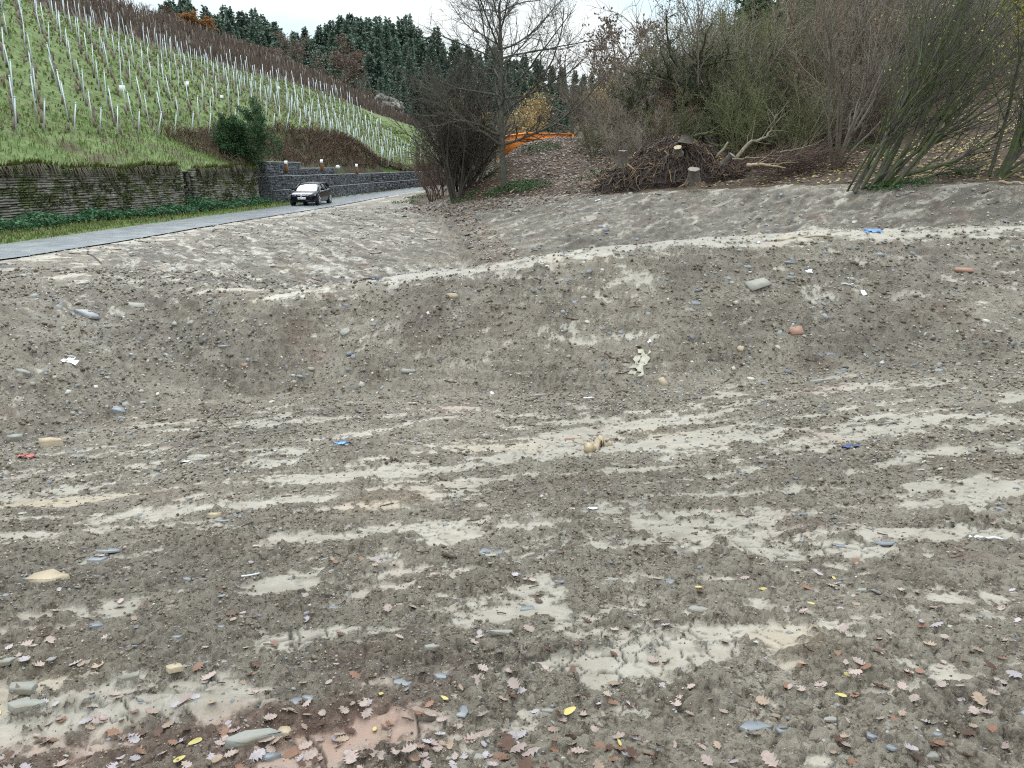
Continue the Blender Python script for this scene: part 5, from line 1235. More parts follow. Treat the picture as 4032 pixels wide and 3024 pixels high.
# grass on the bank above the wall and hanging over it
q = np.stack([r5.uniform(-40, -15, 30000), r5.uniform(22, 62, 30000)], 1)
on = (q[:, 0] < np.interp(q[:, 1], base_line[:, 1], base_line[:, 0]) - .1) & (q[:, 0] > np.interp(q[:, 1], fl[:, 1], fl[:, 0]) - 3.0) & (q[:, 1] < 58); q = q[on]
P = np.c_[q, hz(q[:, 0], q[:, 1])]; patch = fbm(q[:, 0] * .5, q[:, 1] * .5, 3, 401)
Pa, Pb = P[patch > -.05], P[patch <= -.05]
over, s_, ou = along_wall(9000, -.5, -.12); keep_ = ~((s_ > s_slot[0] - .1) & (s_ < s_slot[1] + .1)); over, s_, ou = over[keep_], s_[keep_], ou[keep_]
Po = np.c_[over, [top_h(x) + .02 for x in s_]]; dr = np.c_[ou * 1.2, np.zeros(len(ou))]
def hang(P, D, ln, c0, c1, r):
    n = len(P); h = r.uniform(.3, 1.1, n)[:, None] * ln; s_ = np.stack([-D[:, 1], D[:, 0], D[:, 0] * 0], 1) * .02; m = P + D * .18 + [0, 0, .06]; e = m + D * .10 - np.array([0, 0, 1]) * h + r.normal(0, .05, P.shape)
    V = np.stack([P - s_, P + s_, m + s_, m - s_, e], 1).reshape(-1, 3); i = np.arange(n)[:, None] * 5; k = r.uniform(0, 1, n)[:, None]
    return V, [i + np.array([[0, 1, 2, 3]]), i + np.array([[3, 2, 4]])], np.repeat(np.array(c0) * (1 - k) + np.array(c1) * k, 5, 0)
hm = fbm(s_ * .8, s_ * 0, 4, 405, .7) > .04
sets = [blades(Pa, .26, .022, (.08, .14, .03), (.17, .23, .06), r5, .5), blades(Pb, .34, .02, (.10, .085, .045), (.19, .155, .09), r5, .6), blades(Po[:3500], .32, .02, (.09, .13, .03), (.17, .16, .07), r5, .6, dirs=dr[:3500]),
        hang(Po[hm][:2600], np.c_[ou, np.zeros(len(ou))][hm][:2600], .62, (.07, .06, .035), (.17, .14, .09), r5), hang(Po[~hm][:1500], np.c_[ou, np.zeros(len(ou))][~hm][:1500], .4, (.05, .07, .02), (.12, .13, .04), r5)]
blade_obj('bank_grass', sets, 'rough green and straw coloured grass on the bank, hanging over the old stone wall', 'grass')
# moss and ivy tufts on the wall face, ivy in the stair slot
fp, s_, ou = along_wall(15000, 0, .02, 0, ws[-1]); keep_ = ~((s_ > s_slot[0]) & (s_ < s_slot[1])); fp, s_, ou = fp[keep_], s_[keep_], ou[keep_]
z_ = r5.uniform(.1, 1, len(fp)) ** .8 * 2.35; mm = fbm(s_ * .5, z_ * 1.1, 4, 411, .6) + .10 * (z_ / 2.4) > .10; fp, s_, ou, z_ = fp[mm], s_[mm], ou[mm], z_[mm]
P = np.c_[fp + ou * (-.105 * z_ + .06)[:, None], z_]; V, F = quads_at(P, np.c_[ou * .7, -np.full(len(ou), .5)], .10, .08, r5, .5); k = r5.uniform(0, 1, len(P))[:, None]
b = MB(); b.add(V, F, np.repeat(np.array([.026, .034, .010]) + k ** 2 * np.array([.085, .105, .02]), 4, 0))
tag(b.build('wall_moss', M['leaf']), 'dark and yellow green moss and small ferns growing over the old stone wall', 'moss', None, 'stuff')
# nettles
def nettle(n, o0, o1, s0, s1, hmax):
    p, s, ou = along_wall(n, o0, o1, s0, s1); z = gz(p[:, 0], p[:, 1]); h = r5.uniform(.1, 1, n) ** .6 * hmax * (.7 + .6 * perlin(s * .9, s * 0, 415)); P = np.c_[p, z + h]; a = r5.uniform(0, 6.28, n)
    return quads_at(P, np.stack([np.cos(a), np.sin(a), -.25 + 0 * a], 1), .15, .09, r5, .35)
b = MB()
for args in ((9000, .15, 1.5, 5, 20, .55), (3500, .1, .9, 20, 30, .5), (1800, .05, .7, 30, ws[-1] + 1, .5), (1200, -1.0, .8, s_slot[0], s_slot[1] + .3, .9)):
    V, F = nettle(*args); k = r5.uniform(0, 1, len(F))[:, None]; b.add(V, F, np.repeat(np.array([.025, .075, .030]) + k * np.array([.05, .10, .05]), 4, 0))
tag(b.build('nettles', M['leaf']), 'strip of blue green nettles along the foot of the old stone wall', 'nettles', None, 'stuff')
# brown scrub above the cage wall
n = 9000; y = r5.uniform(49, 112, n); x0 = np.interp(y, base_line[:, 1], base_line[:, 0]); x1 = np.interp(y, fl[:, 1], fl[:, 0]); x = x0 - .2 - r5.uniform(0, 1, n) * np.maximum(x0 - x1 + .4, .6); z = hz(x, y)
kk = fbm(x * .5, y * .3, 3, 421) ; hh = r5.uniform(.25, .75, n) * (1 + .8 * kk)
tl = [(np.array([[a, b_, c], [a + r5.normal(0, .1), b_ + r5.normal(0, .1), c + h * .6], [a + r5.normal(0, .22), b_ + r5.normal(0, .22), c + h]]), np.array([.014, .012, .008]) * (1 + b_ / 90)) for a, b_, c, h in zip(x, y, z, hh)]
V, F = tubes(tl, 3); k = r5.uniform(.5, 1.5, n); b = MB(); b.add(V, F, np.repeat(k, 9)[:, None] * np.array([1, .86, .74]))
M['scrub'] = mat('dry_scrub', (.115, .088, .066), .9, attr=True)
tag(b.build('dry_scrub', M['scrub']), 'brown dead weeds on the bank above the grey cage wall', 'scrub', None, 'stuff')
n = 2600; y = r5.uniform(45, 53, n); x0 = np.interp(y, fl[:, 1], fl[:, 0]); x = x0 + r5.uniform(-.6, 2.4, n); z = hz(x, y)
# young grass tufts on the vineyard slope
n = 26000; y = r5.uniform(34, 130, n); xx = r5.uniform(-48, -11, n); m_ = poly_mask(xx, y, greenpoly) & (np.abs(xx) / y < .72); xx, y = xx[m_], y[m_]
P = np.c_[xx, y, hz(xx, y)]; pt = fbm(xx * .35, y * .35, 4, 431, .6); ga, gb_ = P[pt > -.02], P[pt <= -.02]
sets = [blades(ga, .16 + .0012 * ga[:, 1], .05 + .0007 * ga[:, 1], (.09, .13, .035), (.20, .25, .085), r5, .8), blades(gb_, .15 + .0012 * gb_[:, 1], .05, (.085, .075, .035), (.15, .125, .07), r5, .8)]
blade_obj('vineyard_grass', sets, 'patchy green and brownish grass between the young vines', 'grass')
# green plants round the foot of the bare tree, verge weeds on the right of the road
b = MB()
for u, v, rr0, n, h in ((2010, 752, 1.1, 900, .45), (2100, 745, .8, 350, .35), (1830, 790, .7, 200, .25), (2130, 590, .9, 350, .4), (2330, 700, 1.0, 120, .3), (3480, 742, .5, 160, .3), (3560, 735, .8, 220, .3), (3790, 690, .5, 80, .35), (1930, 690, .3, 90, .3), (1660, 780, 1.0, 260, .25), (1600, 800, .8, 160, .2), (3360, 590, .8, 200, .5), (3620, 480, 2.0, 260, .5)):
    q = hit(u, v); a = r5.uniform(0, 6.28, n); d = rr0 * np.sqrt(r5.uniform(0, 1, n)); x = q[0] + d * np.cos(a) * 1.3; y = q[1] + d * np.sin(a) * .7; P = np.c_[x, y, gz(x, y) + r5.uniform(.05, 1, n) ** .7 * h * (1 - .5 * d / rr0)]; a = r5.uniform(0, 6.28, n)
    V, F = quads_at(P, np.stack([np.cos(a), np.sin(a), .2 + 0 * a], 1), .14, .06, r5, .4); k = r5.uniform(0, 1, n)[:, None]; b.add(V, F, np.repeat(np.array([.025, .06, .016]) + k * np.array([.05, .09, .03]), 4, 0))
tag(b.build('green_weeds', M['leaf']), 'patches of green weeds round the bare tree and along the edge of the mud', 'weeds', None, 'stuff')

# ================================================================ FALLEN LEAVES
def oak_leaf(seed, curl):
    r = np.random.default_rng(seed); hw = [(.0, .03), (.12, .10), (.22, .30), (.30, .18), (.42, .42), (.52, .24), (.64, .40), (.74, .22), (.86, .26), (.95, .14), (1.0, .0)]
    L_ = [(x, w * r.uniform(.85, 1.15)) for x, w in hw]; Rr = [(x + r.uniform(-.03, .03), -w * r.uniform(.85, 1.15)) for x, w in hw]
    V = [(x, 0) for x, _ in hw] + L_ + Rr; k = len(hw); V = np.array([(x - .5, y, 0) for x, y in V]); F = []
    for i in range(k - 1): F += [[i, i + 1, k + i + 1, k + i], [i + 1, i, 2 * k + i, 2 * k + i + 1]]
    V[:, 2] = curl * (V[:, 1] ** 2 * 1.6 - .25 * np.abs(V[:, 1])) + curl * .5 * (V[:, 0] ** 2) + r.normal(0, .012, len(V)) ; V[:, 2] -= V[:, 2].min()
    b = MB(); b.add(V, np.array(F)); st = [(np.array([[-.5, 0, V[0, 2]], [-.66, .03, .01]]), np.array([.014, .010]))]; V2, F2 = tubes(st, 3); b.add(V2, F2); return b
def ovate(seed):
    a = np.linspace(0, 2 * np.pi, 13)[:-1]; V = np.stack([np.cos(a) * .5, np.sin(a) * .26 * (1 - .25 * np.cos(a)), .25 * np.sin(a) ** 2 * .3 + .05 * np.cos(a) ** 2], 1); V = np.vstack([V, [0, 0, .0]]); V[:, 2] += .01
    b = MB(); b.add(V, np.array([[i, (i + 1) % 12, 12] for i in range(12)])); return b
LEAFB = [oak_leaf(900 + i, (.15, .35, .6, -.35, .9)[i]) for i in range(5)]; OVB = [ovate(1)]
kinds = [('pinkish grey', (.29, .22, .195), .42), ('pale lilac', (.31, .27, .28), .13), ('tan', (.26, .185, .135), .18), ('orange brown', (.17, .085, .05), .11), ('dark brown', (.07, .030, .016), .14)]
LM = []
for nm, c, _ in kinds: LM.append(mat('leaf_' + nm.replace(' ', '_'), c, .6, nscale=5, namp=.18, rand=.18, trans=.15))
M['leaf_yellow'] = mat('leaf_yellow', (.40, .32, .10), .6, nscale=5, namp=.15, rand=.2)
LMESH = {}
def leaf_mesh(i, k, src, m):
    key = (i, k, id(src))
    if key not in LMESH:
        me = src[i].mesh('fallen_leaf'); me.materials.append(m); LMESH[key] = me
    return LMESH[key]
from mathutils import Matrix
def orient(n, a):
    z = Vector(n).normalized(); x = Vector((math.cos(a), math.sin(a), 0)); x = (x - z * x.dot(z)).normalized(); y = z.cross(x)
    return Matrix((x, y, z)).transposed()
leafpos = []
def on_ground(u, v):
    z = .1
    for _ in range(4):
        p = PZ(u, v, z); z = float(gz(p[0], p[1]))
    return p
while len(leafpos) < 420:
    u, v = r5.uniform(-100, 4130), 1500 + 1640 * r5.uniform(0, 1) ** .7
    dens = .35 + .65 * sstep(1900, 2900, np.array(v)) + .5 * math.exp(-((u - 900) / 900) ** 2) * sstep(2600, 2950, np.array(v))
    if r5.random() > dens * .8: continue
    p = on_ground(u, v); leafpos.append(p[:2])
cl = []
for (u, v, n, sx, sy) in ((420, 2830, 16, 180, 60), (1000, 2930, 46, 420, 60), (1500, 2960, 22, 300, 50), (1850, 2940, 16, 160, 40), (2050, 2950, 10, 120, 40), (150, 2560, 8, 120, 40), (3300, 2330, 7, 90, 60), (3550, 2560, 12, 200, 60), (3900, 2480, 12, 150, 80)):
    for _ in range(n): cl.append(on_ground(u + r5.normal(0, sx), v + r5.normal(0, sy))[:2])
lp = np.array(cl + leafpos); lp = lp[(lp[:, 1] > 1.5) & (lp[:, 1] < 12)]
order = np.argsort(lp[:, 1]); lp = lp[order]
lz = gz(lp[:, 0], lp[:, 1]); ln_ = gn(lp[:, 0], lp[:, 1]); rest = MB(); cnt = 0
for i, (p, z, n) in enumerate(zip(lp, lz, ln_)):
    k = int(np.searchsorted(np.cumsum([q[2] for q in kinds]), r5.random())); k = min(k, 4); j = int(r5.integers(0, 5)); s = r5.uniform(.038, .066) if r5.random() < .8 else r5.uniform(.062, .088)
    n = n + r5.normal(0, .22, 3); a = r5.uniform(0, 6.28); z += .006; Rm = orient(n, a)
    big_ = cnt < 280
    if r5.random() < .025:
        me = leaf_mesh(0, 9, OVB, M['leaf_yellow']); lab = 'yellow oval leaf lying on the mud in the foreground'; gp = 'yellow oval leaves on the foreground mud'; src = OVB[0]; cc = np.array([.40, .32, .10]); s *= .9
    else:
        me = leaf_mesh(j, k, LEAFB, LM[k]); lab = kinds[k][0] + ' lobed oak leaf lying on the mud in the foreground'; gp = kinds[k][0] + ' oak leaves on the foreground mud'; src = LEAFB[j]; cc = np.array(kinds[k][1])
    if big_:
        o = bpy.data.objects.new('fallen_leaf', me); COL.objects.link(o); o.matrix_world = Matrix.Translation((p[0], p[1], z)) @ (Rm.to_4x4()) @ Matrix.Diagonal((s, s * r5.uniform(.8, 1.1), s, 1)); tag(o, lab, 'leaf', gp); cnt += 1
    else:
        Vl = np.concatenate(src.V) * s; n0 = rest.n; rest.add(Vl @ np.array(Rm).T + np.array([p[0], p[1], z]), np.concatenate(src.F[4]) if 4 in src.F else np.concatenate(src.F[3]), np.broadcast_to(cc * r5.uniform(.75, 1.2), (len(Vl), 3)))
M['leaf_flat'] = mat('scattered_leaf', (1, 1, 1), .6, attr=True)
tag(rest.build('scattered_leaves', M['leaf_flat']), 'small fallen leaves scattered over the mud farther from the camera', 'leaves', None, 'stuff')
# leaf litter of the mound, the slope and the far rim
def litter(name, n, poly, cols, size, label, flt=None):
    poly = np.array(poly); lo, hi = poly.min(0), poly.max(0); q = r5.uniform(lo, hi, (n * 4, 2)); q = q[poly_mask(q[:, 0], q[:, 1], [tuple(p) for p in poly])][:n]
    if flt is not None: q = q[flt(q[:, 0], q[:, 1])]
    nn = gn(q[:, 0], q[:, 1], .3); P = np.c_[q, gz(q[:, 0], q[:, 1]) + r5.uniform(.01, .06, len(q))]; a = r5.uniform(0, 6.28, len(q)); d = np.stack([np.cos(a), np.sin(a), 0 * a], 1); d -= nn * (d * nn).sum(1, keepdims=True); s_ = np.cross(nn + r5.normal(0, .35, nn.shape), d)
    sz = size * r5.uniform(.6, 1.4, len(q))[:, None]; V = np.stack([P - d * sz, P - s_ * sz * .6, P + d * sz, P + s_ * sz * .6], 1).reshape(-1, 3)
    c = np.array(cols)[r5.integers(0, len(cols), len(q))] * r5.uniform(.7, 1.25, (len(q), 1)); b = MB(); b.add(V, np.arange(len(q) * 4).reshape(-1, 4), np.repeat(c, 4, 0)); return tag(b.build(name, M['leaf_flat']), label, 'leaves', None, 'stuff')
brown_c = [(.10, .065, .045), (.16, .11, .08), (.22, .16, .13), (.30, .24, .21), (.07, .04, .028), (.19, .10, .05)]
litter('leaf_litter', 9000, [(-6.5, 43), (-3.5, 38.8), (2, 36.5), (8.5, 34.5), (9.5, 38), (9, 44), (9, 50), (0, 52), (-5, 52)], brown_c, .075, 'dead brown leaves covering the mound behind the bare tree')
litter('leaf_litter', 8000, [(8, 34), (13, 30.5), (20, 27.5), (28, 26), (34, 34), (30, 48), (16, 48), (10, 44)], brown_c + [(.38, .28, .07), (.42, .33, .12), (.33, .25, .08)], .07, 'brown and yellowish leaves on the ground under the leaning hazels')
litter('leaf_litter', 3000, [(12, 36), (15.5, 29.5), (21, 28.5), (24, 33), (20, 38)], [(.34, .25, .07), (.38, .29, .10), (.26, .18, .06)], .065, 'bright yellow leaves on the slope behind the leaning hazels', lambda x, y: fbm(x * .6, y * .6, 3, 441) > -.02)
litter('leaf_litter', 900, [tuple(p[:2]) for p in gul[:4]] + [(.4, 27.3), (-1.0, 34), (-2.6, 42)], brown_c, .07, 'brown leaves washed into the gully of the far basin')

# ================================================================ STONES, CLODS AND RUBBISH ON THE MUD
r6 = np.random.default_rng(123)
M['grit'] = mat('grit', (1, 1, 1), .7, attr=True)
OCT = np.array([[1, 0, 0], [-1, 0, 0], [0, 1, 0], [0, -1, 0], [0, 0, 1], [0, 0, -1]], float); OCTF = np.array([[0, 2, 4], [2, 1, 4], [1, 3, 4], [3, 0, 4], [2, 0, 5], [1, 2, 5], [3, 1, 5], [0, 3, 5]])
def scatter(n, rlo, rhi, size_px, flat, cols, pref, sink=.3, smin=.004, boxy=False):
    """n lumps spread evenly as seen, on mud; pref(i,j) gives how likely a spot keeps one"""
    i = np.interp(r6.uniform(0, 1, n) ** .8 * (np.log(rhi) - np.log(rlo)) + np.log(rlo), np.log(rad), np.arange(len(rad))); j = r6.uniform(20, NA - 21, n); ii, jj = i.astype(int), j.astype(int)
    k = mud[ii, jj] & (r6.random(n) < pref(ii, jj)); i, j, ii, jj = i[k], j[k], ii[k], jj[k]; n = len(i)
    r = np.interp(i, np.arange(len(rad)), rad); a = -A0 + j / (NA - 1) * 2 * A0; x, y = r * np.sin(a), r * np.cos(a); z = gz(x, y); nn = gn(x, y)
    s = np.maximum(smin, r / 760 * size_px(n)); e = np.stack([s * r6.uniform(.7, 1.4, n), s * r6.uniform(.6, 1.1, n), s * r6.uniform(*flat, n)], 1)
    if boxy:
        B = np.array([[-1, -.7, -1], [.5, -1, -1], [1, .2, -1], [.2, 1, -1], [-.9, .6, -1], [-.9, -.6, 1], [.45, -.9, 1], [.9, .2, 1], [.2, .9, 1], [-.8, .5, 1.]]); Bf = [np.array([[5, 6, 7], [5, 7, 8], [5, 8, 9]]), np.array([[0, 1, 6, 5], [1, 2, 7, 6], [2, 3, 8, 7], [3, 4, 9, 8], [4, 0, 5, 9]])]
    else: B = OCT; Bf = [OCTF]
    V = (B[None] * r6.uniform(.7, 1.25, (n, len(B), 1)) + r6.normal(0, .10, (n, len(B), 3))) * e[:, None, :]
    t = r6.uniform(0, 6.28, n); c, sn = np.cos(t), np.sin(t); nn = nn + r6.normal(0, .12, nn.shape); nn /= np.linalg.norm(nn, axis=1, keepdims=True)
    X = np.stack([c, sn, 0 * c], 1); X -= nn * (X * nn).sum(1, keepdims=True); X /= np.linalg.norm(X, axis=1, keepdims=True); Y = np.cross(nn, X)
    V = V[:, :, :1] * X[:, None] + V[:, :, 1:2] * Y[:, None] + V[:, :, 2:] * nn[:, None] + np.stack([x, y, z], 1)[:, None] + nn[:, None] * (e[:, 2] * (1 - 2 * sink))[:, None, None]
    col = np.array(cols)[r6.integers(0, len(cols), n)] * r6.uniform(.75, 1.3, (n, 1)); m = len(B); o = (np.arange(n) * m)[:, None, None]
    return V.reshape(-1, 3), [(f[None] + o).reshape(-1, f.shape[1]) for f in Bf], np.repeat(col, m, 0)
def scatter_obj(name, sets, label, cat):
    b = MB()
    for V, Fs, C in sets:
        n0 = b.n; b.add(V, Fs[0], C)
        for f in Fs[1:]: b.F.setdefault(f.shape[1], []).append(f + n0)
    return tag(b.build(name, M['grit']), label, cat, None, 'stuff')
cr_ = lambda i, j: np.clip(1 - SM[i, j] * .93, 0, 1) * (.35 + .65 * (DARKN[i, j] < .12))
ln = lambda lo, sg: (lambda n: lo * np.exp(np.clip(r6.normal(0, sg, n), -1.5 * sg, 1.7 * sg)))
soil = [(.065, .048, .033), (.10, .078, .055), (.15, .12, .087), (.21, .172, .128), (.24, .2, .152), (.17, .138, .10)]
pale = [(.30, .28, .245), (.36, .335, .30), (.25, .225, .19), (.42, .40, .37)]
slate = [(.14, .148, .16), (.17, .18, .195), (.12, .122, .124), (.20, .20, .192)]
warm = [(.22, .175, .14), (.25, .21, .16), (.19, .14, .115)]
scatter_obj('mud_clods', [scatter(60000, 2.0, 22, ln(.95, .5), (.55, .95), soil, cr_, .25), scatter(5000, 2.0, 12, ln(1.9, .4), (.45, .75), soil[1:4], cr_, .35)], 'loose dark crumbs and clods of earth on the graded mud', 'clods')
scatter_obj('gravel', [scatter(13000, 2.0, 24, ln(.75, .45), (.4, .8), pale + warm + slate, lambda i, j: .25 + .75 * cr_(i, j), .2), scatter(16000, 8, 50, ln(.78, .4), (.4, .8), pale + pale + slate + warm[:1], lambda i, j: .6 + .4 * cr_(i, j), .2, .02)], 'small pale stones scattered all over the mud', 'gravel')
scatter_obj('slate_chips', [scatter(3600, 2.0, 45, ln(1.5, .5), (.10, .2), slate + pale[:1] + slate, lambda i, j: .3 + .7 * cr_(i, j), .1, .008, True), scatter(2600, 8.0, 17, ln(1.25, .45), (.15, .35), slate + pale + warm, lambda i, j: (.25 * face + 1. * leftface + .8 * (toed > .4))[i, j].clip(0, 1), .15, .01, True)], 'flat chips of blue grey slate lying in the mud', 'slate chips')

# ---- single stones, slabs and rubbish, each where the photograph shows it
M['slab'] = mat('slate_slab', (.155, .165, .182), .45, nscale=4, namp=.18, bump=.004, bscale=12, second=(.23, .22, .19), sscale=3, spos=(.55, .7))
M['slab_tan'] = mat('sandstone', (.36, .29, .20), .75, nscale=6, namp=.2, bump=.01)
M['slab_grey'] = mat('grey_stone', (.24, .235, .21), .7, nscale=6, namp=.2, bump=.01, second=(.15, .13, .1), sscale=5)
M['brick'] = mat('brick_red', (.30, .17, .12), .8, nscale=8, namp=.2, bump=.006)
M['concrete'] = mat('concrete', (.27, .255, .22), .8, nscale=7, namp=.15, bump=.004)
M['paper'] = mat('white_scrap', (.55, .58, .60), .5, nscale=10, namp=.1)
M['cloth'] = mat('pale_cloth', (.36, .33, .26), .8, nscale=12, namp=.25)
M['bluefoil'] = mat('blue_sheet', (.06, .20, .48), .35, spec=.6)
M['navyfoil'] = mat('navy_sheet', (.02, .045, .16), .4)
M['redfoil'] = mat('red_strap', (.42, .07, .06), .5)
M['palewood'] = mat('split_wood', (.36, .28, .18), .75, nscale=9, namp=.2, bump=.01)
M['darkwood'] = mat('rotten_wood', (.075, .05, .035), .85, nscale=9, namp=.3, bump=.01)
def slab(u, v, wpx, ratio, hratio, m, label, name='slate_piece', cat='slate', tilt=(0, 0), rot=0., n=None, group=None):
    n = n or (6 if m == 'slab' else 7); p = hit(u, v); w_ = wpx / FPX * np.linalg.norm(p - EYE); nn = gn(np.array([p[0]]), np.array([p[1]]))[0]; rs = np.random.default_rng(int(u * 7 + v))
    a = np.sort(rs.uniform(0, 6.28, n)); a = np.linspace(0, 2 * np.pi, n, endpoint=False) + rs.normal(0, .22, n); rr = rs.uniform(.62, 1.3, n); o2 = np.stack([np.cos(a) * rr * w_ / 2, np.sin(a) * rr * w_ / 2 * ratio], 1); h = w_ * hratio
    lo = np.c_[o2 * 1.03, np.full(n, -h)]; mi = np.c_[o2, np.full(n, h * .75) + rs.normal(0, h * .1, n)]; tp = np.c_[o2 * .95 + rs.normal(0, w_ * .012, (n, 2)), np.full(n, h) + rs.normal(0, h * .15, n)]; cpt = np.array([[0, 0, h * 1.03]])
    b = MB(); i = np.arange(n); b.add(np.vstack([lo, mi, tp, cpt]), np.concatenate([np.stack([i, (i + 1) % n, n + (i + 1) % n, n + i], 1), np.stack([n + i, n + (i + 1) % n, 2 * n + (i + 1) % n, 2 * n + i], 1)])); b.F.setdefault(3, []).append(np.stack([2 * n + i, 2 * n + (i + 1) % n, np.full(n, 3 * n)], 1))
    o = b.build(name, M[m]); o.matrix_world = Matrix.Translation(tuple(p + nn * h * .2)) @ orient(nn + np.array([tilt[0], tilt[1], 0]), rot).to_4x4(); tag(o, label, cat, group); return o
